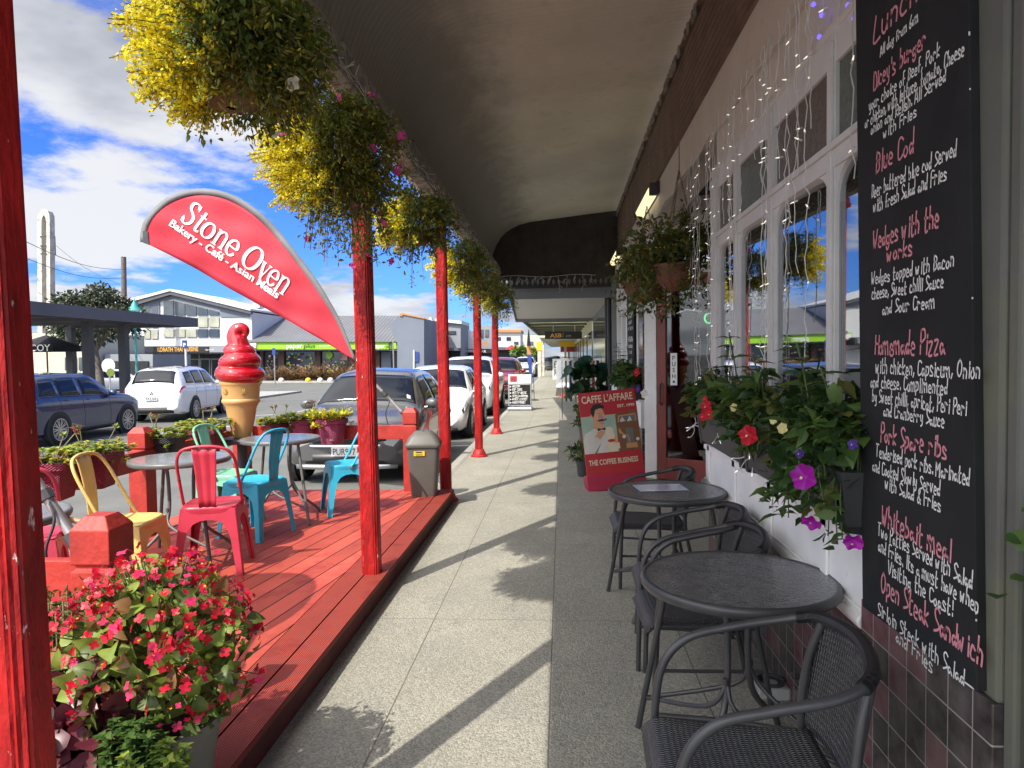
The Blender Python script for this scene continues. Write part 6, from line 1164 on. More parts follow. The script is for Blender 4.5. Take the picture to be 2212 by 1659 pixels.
def Q(t, T, name, mat, px, Y, thick=.15, conv=None, d=0.0):
    """upright panel across the view at distance Y from surveyed corners, with real thickness behind it"""
    P = [at_y(x, y, Y) for x, y in px]; n = len(P); m = MB(); m.add([(p.x, Y-d, p.z) for p in P]+[(p.x, Y-d+thick, p.z) for p in P], [tuple(range(n))[::-1], tuple(range(n, 2*n))]+[(i, (i+1) % n, n+(i+1) % n, n+i) for i in range(n)]); bm = m.build(name, mat, t); bm.matrix_parent_inverse = T
    b = bmesh.new(); b.from_mesh(bm.data); bmesh.ops.recalc_face_normals(b, faces=b.faces); b.to_mesh(bm.data); b.free(); return bm
def rect(x0, y0, x1, y1): return [(x0, y0), (x1, y0), (x1, y1), (x0, y1)]
def zr(x0, y0, x1, y1): return [z2(x0, y0), z2(x1, y0), z2(x1, y1), z2(x0, y1)]
GY = 60.0
t = empty('thai_restaurant', (at_y(400, 820, GY).x, GY, ZL), label='white two storey gabled building with dark ground floor and Korath Thai Cuisine sign', cat='building'); T = t.matrix_world.copy(); T = Matrix.Translation((-t.location.x, -GY, -ZL))
def k(name, mat, px, d=0.0, thick=.2, Y=GY): return Q(t, T, name, MAT[mat] if isinstance(mat, str) else mat, px, Y, thick, d=d)
k('wall', 'bldg_white', [(205, 828), (205, 678), z2(1040, 290), z2(1510, 400), z2(1515, 800), (545, 828)], 0, 9)
k('barge_board', 'shade_steel', [(200, 676), z2(1040, 268), z2(1520, 390), z2(1520, 412), z2(1040, 296), (200, 690)], .5, .45); k('barge_board', 'bldg_white', [(200, 668), z2(1040, 262), z2(1520, 380), z2(1520, 392), z2(1040, 275), (200, 678)], .6, 9.5)
k('gable_panel', 'bldg_slate', [z2(820, 348), z2(1040, 300), z2(1500, 408), z2(1500, 428), z2(1325, 428), z2(1325, 385), z2(1040, 318), z2(960, 335), z2(960, 425), z2(860, 425)], .1, .15)
for i in range(5):
    a, b = 985+i*68, 985+i*68+60; sl0 = 330+max(0, (a-1040))*.245; sl1 = 330+max(0, (b-1040))*.245; w = k('window', 'pane_dim', [z2(a, sl0), z2(b, sl1), z2(b, 418), z2(a, 418)], .12, .1)
for i in range(5):
    for y0, y1, mt in ((428, 488, 'pane_curtain'), (500, 548, 'pane_curtain' if i < 3 else 'pane_dim')):
        if i in (3, 4) or y0 == 500 or i == 0: k('window', mt, zr(985+i*68, y0, 985+i*68+60, y1), .12, .1)
for y0, y1, mt in ((365, 420, 'pane_dim'), (440, 490, 'pane_dim'), (505, 558, 'pane_curtain')): k('window', mt, zr(868, y0, 905, y1), .12, .1); k('window', mt, zr(912, y0, 950, y1), .12, .1)
k('shopfront', 'shop_dark', zr(600, 650, 1345, 812), .06, .2); k('awning', 'shade_steel', zr(820, 604, 1500, 648), 1.6, 1.6)
k('sign_board', 'ink_black', zr(930, 606, 1310, 642), 1.72, .1); k('sign_board', 'bldg_grey', zr(1315, 608, 1490, 640), 1.72, .1); k('sign_board', 'bldg_grey', zr(850, 612, 915, 644), 1.72, .1)
def letters(t, T, s, px, Y, wpx, hpx, mat, name='lettering', **kw):
    p = at_y(px[0], px[1], Y); sc = Y*1.0/1533; m = MB(); write(m, s, frame((p.x, Y, p.z), (1, 0, 0), (0, 0, 1)), h=hpx*sc, w=wpx*sc, align='l', **kw); o = m.build(name, MAT[mat], t); o.matrix_parent_inverse = T; return o
letters(t, T, 'KORATH THAI CUISINE', z2(944, 636), GY-1.74, 95, 14, 'letter_gold', offset=.012); letters(t, T, 'Open 6 nights', z2(1232, 628), GY-1.74, 20, 5, 'ink_white'); letters(t, T, 'white', z2(858, 636), GY-1.74, 16, 7, 'sign_blue')
for x in (992, 1195, 1330): k('mullion', 'bldg_grey', zr(x, 650, x+7, 810), .12, .1)
for x in (1205, 1270): k('door', 'bldg_grey', [z2(x, 675), z2(x+58, 675), z2(x+58, 808), z2(x, 808)], .10, .05); k('door_glass', 'shop_dark', zr(x+7, 685, x+52, 800), .16, .05)
k('mullion', 'bldg_grey', zr(990, 678, 1330, 684), .13, .1); k('chimney', 'steel', zr(1425, 315, 1470, 360), -3, 1); k('chimney_cap', 'steel', zr(1418, 305, 1476, 320), -2.9, 1.2)
# stationery shop with a long grey roof
PY = 61.0; t = empty('stationery_shop', (at_y(700, 800, PY).x, PY, ZL), label='low shop with grey iron roof and long lime green fascia', cat='building'); T = Matrix.Translation((-t.location.x, -PY, -ZL))
k('wall', 'shop_dark', rect(545, 752, 905, 826), 0, 8, PY); k('fascia', 'sign_lime', rect(543, 738, 849, 755), 1.5, .5, PY); k('fascia', mk('lime_faded', (0.17, 0.30, 0.05), .6), rect(850, 739, 905, 754), 1.45, .5, PY)
k('soffit', 'shade_steel', rect(543, 755, 905, 758), 1.4, 1.4, PY)
m = MB(); a, b, c, d = at_y(535, 738.5, PY-1.7), at_y(868, 738.5, PY-1.7), at_y(880, 682, PY+7), at_y(548, 682, PY+7); m.add([a, b, c, d, a+Vector((0, 8, -.4)), b+Vector((0, 8, -.4))], [(0, 1, 2, 3), (1, 5, 2), (0, 3, 4)]); o = m.build('roof', rf, t); o.matrix_parent_inverse = T
for x0, x1 in ((565, 571), (604, 616), (682, 694), (755, 770), (812, 822)): k('pier', 'brick_brown', rect(x0, 757, x1, 826), .3, .3, PY)
rg = np.random.default_rng(33)
for x0, x1 in ((573, 602), (618, 680), (697, 752), (773, 810)):
    k('window', 'pane_dim', rect(x0, 760, x1, 806), .05, .05, PY); m = MB()
    for i in range(int((x1-x0)*.5)):
        x = rg.uniform(x0, x1-5); y = rg.uniform(762, 802); k_ = at_y(x, y, PY-.12); e = at_y(x+rg.uniform(2, 6), y+rg.uniform(2, 5), PY-.12); m.box((k_.x, k_.y-.01, e.z), (e.x, k_.y, k_.z), int(rg.integers(0, 5)))
    o = m.build('posters', [MAT[n] for n in ('ink_white', 'sign_lime', 'poster_brown', 'poster_orange', 'brick_brown')], t); o.matrix_parent_inverse = T
m = MB(); p = at_y(711, 767, PY-.2); m.lathe([(.001, 0), (.32, 0), (.32, .03), (.001, .03)], 24, M=Matrix.Translation(p) @ Matrix.Rotation(pi/2, 4, 'X')); o = m.build('round_sign', MAT['sign_lime'], t); o.matrix_parent_inverse = T; k('notice', 'poster_cheek', rect(741, 764, 752, 778), .2, .04, PY)
letters(t, T, 'paper', (619, 752), PY-1.55, 36, 15, 'ink_white', offset=.01); letters(t, T, 'plus', (656, 752), PY-1.55, 25, 14, 'ink_black', shear=.2); letters(t, T, 'paper', (806, 752), PY-1.55, 26, 14, 'ink_white', offset=.01); letters(t, T, 'plus', (833, 752), PY-1.55, 14, 12, 'ink_black', shear=.2); letters(t, T, 'books gifts stationery', (690, 748), PY-1.55, 24, 5, 'ink_white')
for x in (545,): k('corner_sign', 'ink_white', rect(546, 741, 570, 752), 1.6, .08, PY); letters(t, T, "What's On", (548, 749), PY-1.72, 20, 6, 'sign_red')
k('door', 'bldg_slate', rect(824, 760, 845, 822), .1, .1, PY)
t = empty('slate_shop', (at_y(885, 800, 58).x, 58, ZL), label='slate blue shop end wall with stepped parapet trimmed in orange', cat='building'); T = Matrix.Translation((-t.location.x, -58, -ZL))
k('wall', 'bldg_slate', [(858, 826), (858, 740), (838, 700), (864, 682), (868, 682), (868, 678), (916, 688), (916, 826)], 0, 8, 58); k('parapet_trim', 'trim_orange', [(864, 683), (864, 677), (870, 676), (918, 686), (918, 689), (870, 680), (870, 683)], .1, .3, 58); k('drain_pipe', 'bldg_white', rect(893, 756, 896, 822), .15, .1, 58); k('poster', 'sign_blue', rect(897, 760, 905, 782), .1, .05, 58)
k('sign', 'sign_lime', rect(849, 741, 856, 753), .12, .1, 58)
# row of shops closing in towards the vanishing point
def shop(label, x0, x1, yt, yb, Y, mat, cat='building', gable=0, canopy=None, wins=()):
    global t, T
    t = empty('street_shop', (at_y((x0+x1)/2, yb, Y).x, Y, ZL), label=label, cat=cat); T = Matrix.Translation((-t.location.x, -Y, -ZL))
    pts = [(x0, yb), (x0, yt)]+([((x0+x1)/2, yt-gable)] if gable else [])+[(x1, yt), (x1, yb)]; k('wall', mat, pts, 0, 7, Y)
    if canopy: k('canopy', canopy[2], rect(x0-1, canopy[0], x1+2, canopy[1]), 2.2, 2.2, Y); k('shopfront', 'shop_dark', rect(x0+1, canopy[1], x1-1, yb), .1, .1, Y)
    for w in wins: k('window', 'pane_dim', rect(*w), .1, .1, Y)
    return t
shop('dark gabled shop with pale bargeboards next to the slate wall', 917, 942, 712, 815, 66, 'shop_dark', gable=22, canopy=(748, 755, 'shade_steel')); k('barge_board', 'concrete_pale', [(912, 722), (929, 686), (933, 686), (947, 722), (942, 722), (930, 696), (918, 722)], .3, .5, 66); k('round_sign', 'bldg_white', rect(926, 706, 934, 722), .4, .1, 66)
shop('pale grey shop with slatted wall left of the second post', 943, 995, 692, 812, 74, 'bldg_grey', canopy=(752, 758, 'shade_steel'), wins=((950, 715, 985, 722),)); k('roof', 'bldg_white', [(940, 694), (943, 688), (998, 694), (998, 700)], .4, 6, 74)
shop('white gabled shop front behind the third post', 996, 1026, 742, 810, 80, 'bldg_white', gable=30, canopy=(754, 762, 'ink_black')); letters(t, T, 'CAFE RESTAURANT', (996, 761), 77.7, 30, 8, 'ink_white')
shop('blue grey two storey shop with dark cafe sign', 1027, 1062, 703, 810, 84, 'bldg_grey', canopy=(754, 763, 'ink_black'), wins=((1034, 712, 1044, 730), (1048, 712, 1056, 728))); letters(t, T, 'BAR', (1036, 762), 81.7, 14, 8, 'ink_white'); k('round_sign', 'trim_orange', rect(1049, 738, 1057, 748), 2.6, .1, 84)
shop('low white building with terracotta roof far down the street', 1062, 1124, 718, 800, 110, 'bldg_white', wins=((1072, 728, 1082, 736), (1094, 728, 1104, 736), (1110, 738, 1120, 745)), canopy=(750, 756, 'shade_steel')); k('roof', 'trim_orange', [(1060, 718), (1066, 712), (1126, 713), (1126, 718)], .5, 8, 110)
shop('far cream building beside the pale pole', 1110, 1166, 724, 795, 128, 'bldg_cream', wins=((1120, 738, 1130, 744), (1140, 738, 1152, 746)), canopy=(756, 761, 'shade_steel')); k('roof', 'trim_orange', rect(1078, 714, 1102, 720), .5, 8, 128)
# umbrella in red far off
def umbrella(label, px, Y, rpx, hpx, mat, txt=None, pole_to=ZL):
    p = at_y(px[0], px[1], Y); sc = Y/1533; t_ = empty('market_umbrella', (p.x, Y, pole_to), label=label, cat='umbrella'); r = rpx*sc; h = hpx*sc; z = p.z-pole_to; m = MB(); n = 8; rim = [(r*cos(i*pi/4), r*sin(i*pi/4), z-h) for i in range(n)]; rim2 = [(r*1.0*cos(i*pi/4), r*1.0*sin(i*pi/4), z-h-.12*r) for i in range(n)]
    m.add([(0, 0, z)]+rim+rim2, [(0, i+1, (i+1) % n+1) for i in range(n)]+[(i+1, n+i+1, n+(i+1) % n+1, (i+1) % n+1) for i in range(n)]); m.build('canopy', MAT[mat], t_, solid=.02); m = MB(); m.tube([(0, 0, 0), (0, 0, z+.1)], .03, 8); m.build('pole', MAT['pole_wood'], t_)
    m = MB(); [m.tube([(0, 0, z-.05), q], .012, 4) for q in rim]; m.build('rib', MAT['steel'], t_)
    if txt: m = MB(); write(m, txt, frame((r*.35, -r*.93, z-h-.115*r), (1, .0, 0), (0, .0, 1)), h=.36, w=1.25, offset=.015); m.build('lettering', MAT['ink_white'], t_)
    return t_
umbrella('small red market umbrella far down the street', (1105, 745), 100, 14, 8, 'canvas_red'); umbrella('black cafe umbrella lettered McCoy under the dark shelter', (100, 724), 27, 78, 28, 'canvas_black', 'McCOY')
# dark street shelter
t = empty('street_shelter', (-17, 20, ZL), label='long flat roofed dark shelter on steel posts over the far footpath', cat='shelter'); T = Matrix.Translation((17, -20, -ZL))
def sp_(m, n, mt): o = m.build(n, MAT[mt], t); o.matrix_parent_inverse = T
m = MB(); m.box((-20.5, 8, 3.12), (-15.6, 29.2, 3.22)); sp_(m, 'roof', 'shade_steel'); m = MB(); m.box((-15.6, 8, 2.98), (-15.45, 29.2, 3.36)); m.box((-20.6, 29.2, 2.98), (-15.45, 29.35, 3.36)); sp_(m, 'fascia', 'shade_steel')
for y in np.arange(9, 29, 2.4): m = MB(); m.box((-20.4, y, 2.96), (-15.62, y+.12, 3.118)); sp_(m, 'rafter', 'shade_steel')
for x, y in ((-16.6, at_x(192, 800, -16.6).y), (-16.6, at_x(269, 800, -16.6).y), (-16.6, 13), (-20.2, 28)): m = MB(); m.box((x-.14, y-.14, ZL), (x+.14, y+.14, 2.98)); sp_(m, 'post', 'dark_grey')
t = empty('cream_building', (-36, 46, ZL), label='cream building with tall narrow windows behind the shelter', cat='building'); T = Matrix.Translation((36, -46, -ZL)); k('wall', 'bldg_cream', rect(40, 720, 200, 830), 0, 6, 46); [k('window', 'pane_dim', rect(x, 772, x+9, 800), .1, .1, 46) for x in (142, 157, 172)]
t = empty('dark_shop', (-30, 47, ZL), label='shadowed shop behind the street tree and shelter posts', cat='building'); T = Matrix.Translation((30, -47, -ZL)); k('wall', 'bldg_grey', rect(226, 765, 330, 830), 0, 5, 47); k('window', 'shop_dark', rect(235, 780, 322, 822), .1, .1, 47)
# concrete arch tower
t = empty('arch_tower', (at_y(95, 830, 75).x, 75, ZL), label='tall weathered white concrete tower of two legs joined by a round arch', cat='tower'); T = Matrix.Translation((-t.location.x, -75, -ZL))
oa = [(79, 830), (77, 480), (79, 464), (85, 455), (95, 451), (104, 455), (109, 464), (110, 480), (113, 830), (102, 830), (101, 482), (99, 470), (94, 464), (90, 470), (88, 482), (92, 830)]; k('shaft', 'concrete_pale', [(95+(x-95)*.82, y) for x, y in oa], 0, .8, 75)
m = MB(); [m.box((at_y(89, 560, 75).x, 74.9, at_y(0, y, 75).z), (at_y(101, 560, 75).x, 75, at_y(0, y, 75).z+.12)) for y in (515, 535, 552)]; m.box((at_y(99, 5, 75).x, 74.9, at_y(0, 555, 75).z), (at_y(100, 5, 75).x, 75, at_y(0, 513, 75).z)); o = m.build('frame', MAT['dark_grey'], t); o.matrix_parent_inverse = T
# utility pole with wires
p = at_y(270, 820, 56); t = empty('utility_pole', (p.x, 56, ZL), label='dark wooden utility pole rising behind the street tree', cat='pole'); top = at_y(267, 555, 56); m = MB(); m.tube([(0, 0, 0), (top.x-p.x, 0, top.z-ZL)], [.24, .2], 10); m.build('shaft', MAT['pole_wood'], t, smooth=60); m = MB()
for (xa, ya, Ya, yb) in ((52, 520, 40, 582), (52, 556, 40, 600), (115, 525, 75, 618)):
    a = at_y(xa, ya, Ya)-Vector((p.x, 56, ZL)); b = at_y(267, yb, 55.8)-Vector((p.x, 56, ZL)); m.tube([a.lerp(b, i/10)-Vector((0, 0, .5*sin(pi*i/10))) for i in range(11)], .022, 4)
m.build('wire', MAT['dark_grey'], t)
# heritage street lamp
p = at_y(296, 822, 36); t = empty('street_lamp', (p.x, 36, ZL), label='turquoise heritage street lamp with lantern head', cat='street lamp'); h = at_y(292, 690, 36).z-ZL; m = MB(); m.tube([(0, 0, 0), (0, 0, .8), (0, 0, h)], [.09, .07, .05], 10); m.build('pole', MAT['teal_paint'], t); m = MB(); m.lathe([(.05, h-.05), (.16, h), (.18, h+.05)], 12); m.lathe([(.36, h+.45), (.30, h+.52), (.16, h+.72), (.14, h+.80), (.05, h+.95), (.02, h+1.12)], 12); m.build('lantern_cap', MAT['teal_paint'], t, smooth=50); m = MB(); m.lathe([(.19, h+.05), (.33, h+.46)], 8, caps=False); m.build('lantern_glass', MAT['lamp_clear'], t)
p = at_y(403, 815, 38); t = empty('parking_sign', (p.x, 38, ZL), label='white sign post with small dark blue parking sign', cat='sign'); h = at_y(403, 735, 38).z-ZL; m = MB(); m.tube([(0, 0, 0), (0, 0, h)], .06, 8); m.build('post', MAT['bldg_white'], t); m = MB(); m.box((-.14, -.1, h-.45), (.14, -.07, h)); m.build('plate', MAT['sign_blue'], t); m = MB(); write(m, 'P', frame((0, -.105, h-.36), (1, 0, 0), (0, 0, 1)), h=.3, offset=.02); m.build('lettering', MAT['ink_white'], t)
for (x, y, Y, lab) in ((594, 760, 52, 'slim grey post with small blue sign by the flax bed'), (851, 742, 56, 'dark slim post in front of the slate shop')):
    p = at_y(x, 824, Y); t = empty('sign_post', (p.x, Y, ZL), label=lab, cat='post'); h = at_y(x, y-8, Y).z-ZL; m = MB(); m.tube([(0, 0, 0), (0, 0, h)], .05, 8); m.build('post', MAT['steel'], t)
    if x == 594: m = MB(); m.box((-.12, -.09, h-.5), (.12, -.06, h)); m.build('plate', MAT['sign_blue'], t)
q = at_y(235, 800, 33); t = empty('round_sign', (q.x, 33, ZL), label='pale green and white round sign on a post by the shelter', cat='sign'); m = MB(); m.tube([(0, .05, 0), (0, .05, 1.9)], .04, 8); m.build('post', MAT['steel'], t); m = MB(); m.lathe([(.001, 0), (.34, 0), (.34, .03), (.001, .03)], 20, M=Matrix.Translation((0, 0, 1.75)) @ Matrix.Rotation(pi/2, 4, 'X')); m.build('disc', MAT['bldg_white'], t); m = MB(); m.lathe([(.001, 0), (.2, 0), (.2, .03), (.001, .03)], 20, M=Matrix.Translation((.1, -.01, 1.42)) @ Matrix.Rotation(pi/2, 4, 'X')); m.build('disc', MAT['lime_leaf'], t)
# trees
def tree(label, px, Y, base_y, rx, rz_, seed, mats, n=2600, lf=.28, trunk=True):
    c = at_y(px[0], px[1], Y); sc = Y/1533; t_ = empty('tree', (c.x, Y, ZL), label=label, cat='tree'); rg = np.random.default_rng(seed); R = rx*sc; Rz = rz_*sc; zc = c.z-ZL; m = MB(); tk = MB()
    if trunk: tk.tube(smoothpath([(.2, 0, 0), (.1, 0, zc*.35), (-.1, 0, zc*.7), (0, 0, zc+Rz*.4)], 5), list(np.linspace(.26, .08, 16)), 8)
    for i in range(26):
        d = rnd_dirs(1, rg, -.6)[0]; q = np.array([d[0]*R*.62, d[1]*R*.62, zc+d[2]*Rz*.66]); s = rg.uniform(.28, .46)*R; tk.tube([(0, 0, zc*.6), tuple(q*np.array([.5, .5, .75])+np.array([0, 0, zc*.15])), tuple(q)], [.09, .05, .02], 5)
        k_ = n//26; dd_ = rnd_dirs(k_, rg); P_ = q+dd_*(rg.random((k_, 1))**.4)*np.array([s, s, s*.8]); scatter(m, OVATE, P_, dd_+rg.normal(0, .5, (k_, 3)), rg.uniform(.6, 1.2, k_)*lf, mi=[i % len(mats), (i+1) % len(mats)], rng=rg)
    m.build('crown', mats, t_, smooth=180); tk.build('trunk', MAT['pole_wood'], t_, smooth=60); return t_
TG = [leafmat('tree_leaf', (0.055, 0.075, 0.035), .2), leafmat('tree_leaf_dark', (0.033, 0.048, 0.024), .2), leafmat('tree_leaf_bronze', (0.085, 0.085, 0.045), .2)]
tree('dense dark round street tree behind the shelter', (205, 690), 36, 825, 108, 84, 61, TG, 8000, .22); tree('bright green street tree far away by the crossover car', (1145, 763), 105, 800, 22, 10, 62, [MAT['lime_leaf'], LG[1]], 700, .5, False); tree('small green tree left of the feather flag', (1120, 758), 98, 800, 16, 9, 63, [LG[1], MAT['lime_leaf']], 500, .5, False)
# flax bed
fm = [leafmat('flax_bronze', (0.24, 0.13, 0.06), .25), leafmat('flax_tan', (0.36, 0.25, 0.12), .25), leafmat('flax_dark', (0.12, 0.07, 0.04), .2)]
a, b = at_z(572, 827, ZL), at_z(790, 826, ZL); m = MB(); fl_ = MB(); rg = np.random.default_rng(71)
fk = empty('garden_bed', ((a+b)/2), label='low kerbed bed edging the road below the flax plants', cat='garden bed'); d = (b-a); m.box((-d.length/2, -.25, -.02), (d.length/2+6, 2.6, .16)); m.build('kerb', MAT['kerb_stone'], fk); fk.rotation_euler.z = atan2(d.y, d.x); m = MB(); m.box((-d.length/2+.2, -.1, .16), (d.length/2+5.8, 2.4, .19)); m.build('soil', MAT['soil'], fk)
for i in range(13):
    p = a.lerp(b, (i+.5)/13*1.05)+Vector((0, 1.0+rg.uniform(0, .6), .18)); t = empty('flax_plant', p, label='spiky bronze flax clump in the roadside bed', cat='plant', group='flax clumps in the roadside bed'); m = MB(); n = 90; w = rg.uniform(0, 6.28, n); el = rg.uniform(.35, 1.4, n); D = np.column_stack([np.cos(w)*np.cos(el), np.sin(w)*np.cos(el), np.sin(el)]); scatter(m, BLADE, np.column_stack([rg.normal(0, .12, n), rg.normal(0, .12, n), np.zeros(n)]), D, rg.uniform(.8, 1.75, n), mi=[0, 1, 2], jit=.2, rng=rg); m.build('leaves', fm, t)
for i, (x, mt, lab) in enumerate(((608, 'bldg_white', 'white painted stone at the left end of the flax bed'), (666, 'label_yellow', 'yellow painted stone in the flax bed'), (692, 'bldg_white', 'white painted stone right of the yellow one'), (714, 'bldg_white', 'white painted stone at the right of the flax bed'))):
    p = at_z(x, 824, ZL+.16); t = empty('painted_stone', p, label=lab, cat='stone'); m = MB(); m.lathe([(.20, 0), (.24, .1), (.18, .24), (.06, .3)], 9); m.build('stone', MAT[mt], t, smooth=60)
far = MB(); far.box((-75, 57.5, ZL-.1), (-16.5, 66, ZL+.10)); far.box((-20.6, -10, ZL-.1), (-15.0, 40, ZL+.10)); tag(far.build('far_footpath', MAT['kerb_stone']), kind='structure')
# ================================================================== neighbouring shops beyond the verandah
t = empty('next_shop', (1.1, 20, 0), label='grey neighbouring shopfront beyond the cafe with black drainpipe', cat='building'); T = Matrix.Translation((-1.1, -20, 0))
def n_(m, n, mt, **kw): o = m.build(n, MAT[mt] if isinstance(mt, str) else mt, t, **kw); o.matrix_parent_inverse = T; return o
m = MB(); m.box((1.06, 14.36, 0), (5, 24, 5)); n_(m, 'wall', 'bldg_grey'); m = MB(); m.box((1.045, 16.2, .3), (1.06, 23.4, 2.6)); n_(m, 'window', 'pane_dim'); m = MB(); m.tube([(1.0, 14.8, 0), (1.0, 14.8, 3.1)], .05, 10); m.tube([(1.0, 15.8, 0), (1.0, 15.8, 2.8), (1.0, 15.2, 3.1)], .04, 8); n_(m, 'drain_pipe', 'black_plastic', smooth=50)
m = MB(); m.box((.99, 14.95, 0), (1.06, 15.5, 2.75)); n_(m, 'pilaster', 'bldg_grey')
m = MB(); P_ = [(-1.02, 14.7), (1.06, 14.7), (1.06, 24), (-1.5, 24)]; m.prism(P_, 2.80, 2.86); n_(m, 'canopy', mk('canopy_pale', (0.50, 0.50, 0.46), .7, var=.05)); m = MB(); m.box((-1.03, 14.62, 2.72), (1.06, 14.7, 3.22)); n_(m, 'canopy_fascia', 'bldg_grey'); m = MB(); m.box((-1.55, 24, 2.70), (1.06, 24.06, 2.92)); n_(m, 'canopy_fascia', 'bldg_grey'); m = MB(); m.add([(-1.04, 14.7, 2.74), (-1.53, 24, 2.74), (-1.53, 24, 2.92), (-1.04, 14.7, 2.92)], [(0, 1, 2, 3)]); n_(m, 'canopy_edge', 'shade_steel', solid=.03)
t = empty('bank_shop', (1.1, 40, 0), label='pale shops farther along the footpath under a translucent canopy', cat='building'); T = Matrix.Translation((-1.1, -40, 0)); m = MB(); m.box((1.1, 24.1, 0), (6, 110, 4.6)); n_(m, 'wall', 'bldg_cream')
for y in np.arange(25, 100, 5.2): m = MB(); m.box((1.06, y, .2), (1.1, y+3.6, 2.4)); n_(m, 'window', 'pane_dim')
m = MB(); m.box((-1.45, 25, 2.98), (1.1, 46, 3.02)); n_(m, 'canopy', mk('poly_roof', (0.55, 0.56, 0.44), .5, var=.2, scale=2, trans=.6)); m = MB(); [m.box((-1.5, y, 2.86), (1.1, y+.08, 2.97)) for y in np.arange(25, 46.5, 3)]; m.box((-1.5, 25, 2.86), (-1.42, 46, 3.06)); n_(m, 'canopy_frame', 'wall_paint')
m = MB(); m.box((-1.5, 47, 2.75), (1.1, 100, 2.9)); n_(m, 'canopy', 'bldg_cream'); m = MB(); m.box((-.2, 60, 2.28), (1.1, 60.1, 2.75)); n_(m, 'fascia_sign', 'label_yellow'); m = MB(); m.box((-.1, 72, 1.9), (1.1, 72.1, 2.6)); n_(m, 'fascia_sign', 'sign_red')
t = empty('hanging_bank_sign', (at_y(1217, 725, 32).x, 32, 2.5), label='black hanging bank sign with gold lettering over the far footpath', cat='sign'); T = Matrix.Translation(-t.location); k('panel', 'ink_black', rect(1177, 716, 1257, 732), 0, .12, 32); letters(t, T, 'ASB', (1188, 729), 31.98, 25, 12, 'letter_gold', offset=.02); letters(t, T, 'ATM', (1222, 728.5), 31.98, 11, 7, 'steel'); k('divider', 'steel', rect(1216, 718, 1216.6, 729), .02, .01, 32); m = MB(); [m.tube([(at_y(x, 716, 32).x, 32.06, at_y(x, 716, 32).z), (at_y(x, 716, 32).x, 32.06, 3.0)], .015, 6) for x in (1195, 1242)]; n_(m, 'hanger', 'steel')
for lab, x, Y, w in (('pale canopy post with a yellow notice on the far kerb', 1166, 51.5, 8), ('cream canopy post just right of the one with the yellow notice', 1174, 54, 5), ('farther cream canopy post in shade', 1222, 66, 5), ('farthest cream canopy post', 1229, 74, 5)):
    p = at_y(x, 812, Y); t = empty('canopy_post', (p.x, Y, 0), label=lab, cat='post', group='canopy posts of the far shops'); s = w*Y/1533/2; m = MB(); m.box((-s, -s, 0), (s, s, 4.2 if Y < 55 else 2.80)); m.build('shaft', MAT['concrete_pale'], t, bevel=.02)
    if w == 8: m = MB(); m.box((-.2, -s-.03, 1.95), (.16, -s-.01, 2.55)); m.build('notice', MAT['label_yellow'], t)
# feather flag
b = at_z(1154, 865, 0); t = empty('feather_flag', b, label='thin dark feather flag with orange band on the far footpath', cat='flag'); sc = b.y/1533; m = MB(); m.tube([(0, 0, 0), (-.02, 0, 1.0), (-.17, 0, 2.4)], [.012, .012, .008], 6); m.build('pole', MAT['dark_grey'], t)
m = MB(); segs = [(.72, 0), (1.2, 0), (1.55, 1), (1.85, 2), (2.45, 2)]; rows = []
for z, w in ((.6, .03), (.9, .12), (1.3, .16), (1.6, .17), (1.9, .15), (2.2, .10), (2.48, .02)): x = -.05*z; rows.append([(x-w*.7-.03, 0, z), (x+w*.2-.03, -.05, z)])
m.grid(rows); m.m = [0, 0, 0, 1, 2, 2]; m.build('banner', [MAT['sign_blue'], MAT['trim_orange'], MAT['shop_dark']], t, solid=.004); m = MB(); m.lathe([(.16, 0), (.16, .03), (.03, .06)], 12); m.build('base', MAT['dark_grey'], t)
# clothes rack, rubber plant, pots
t = empty('clothes_rack', (.55, 17.2, 0), label='rack of dark clothes outside the neighbouring shop', cat='clothes rack'); m = MB(); m.tube([(-.55, 0, 0), (-.55, 0, 1.5), (.40, 0, 1.5), (.40, 0, 0)], .016, 8); m.build('rail', MAT['chrome'], t); cl = ['canvas_black', 'sign_blue', 'ink_white', 'canvas_black', 'shade_steel', 'canvas_black', 'sign_red', 'canvas_black']
for i, mt in enumerate(cl):
    m = MB(); x = -.45+i*.11; rows = [[(x+.02*sin(j*2+i), .05-.1*(j % 2)+(j-4)*.055, z) for j in range(9)] for z in (.45, .8, 1.15, 1.42)]; m.grid(rows); m.build('garment', MAT[mt], t, smooth=180, solid=.02)
t = empty('shirt_stand', (.12, 27, 0), label='white shirt on a stand farther along the footpath', cat='clothes stand'); m = MB(); m.tube([(0, .1, 0), (0, .1, 1.5)], .02, 8); m.lathe([(.28, 0), (.28, .04), (.03, .08)], 16); m.build('stand', MAT['sign_red'], t); m = MB(); m.lathe([(.34, .35), (.33, .8), (.34, 1.2), (.27, 1.38), (.09, 1.45)], 20, M=Matrix.Diagonal((1, .45, 1, 1))); m.build('shirt', MAT['ink_white'], t, smooth=60)
t = empty('chalk_a_board', (-.25, 45, 0), label='small white framed a-board under the far canopy', cat='sign'); m = MB(); m.box((-.32, 0, .05), (.32, .05, 1.35)); m.build('frame', MAT['ink_white'], t); m = MB(); hand(m, 'EGG', frame((0, -.003, .8), (1, 0, 0), (0, 0, 1)), .35, .5, wt=.05); hand(m, 'PIE', frame((0, -.003, .3), (1, 0, 0), (0, 0, 1)), .35, .5, wt=.05); m.build('lettering', MAT['leaf_dark'], t)
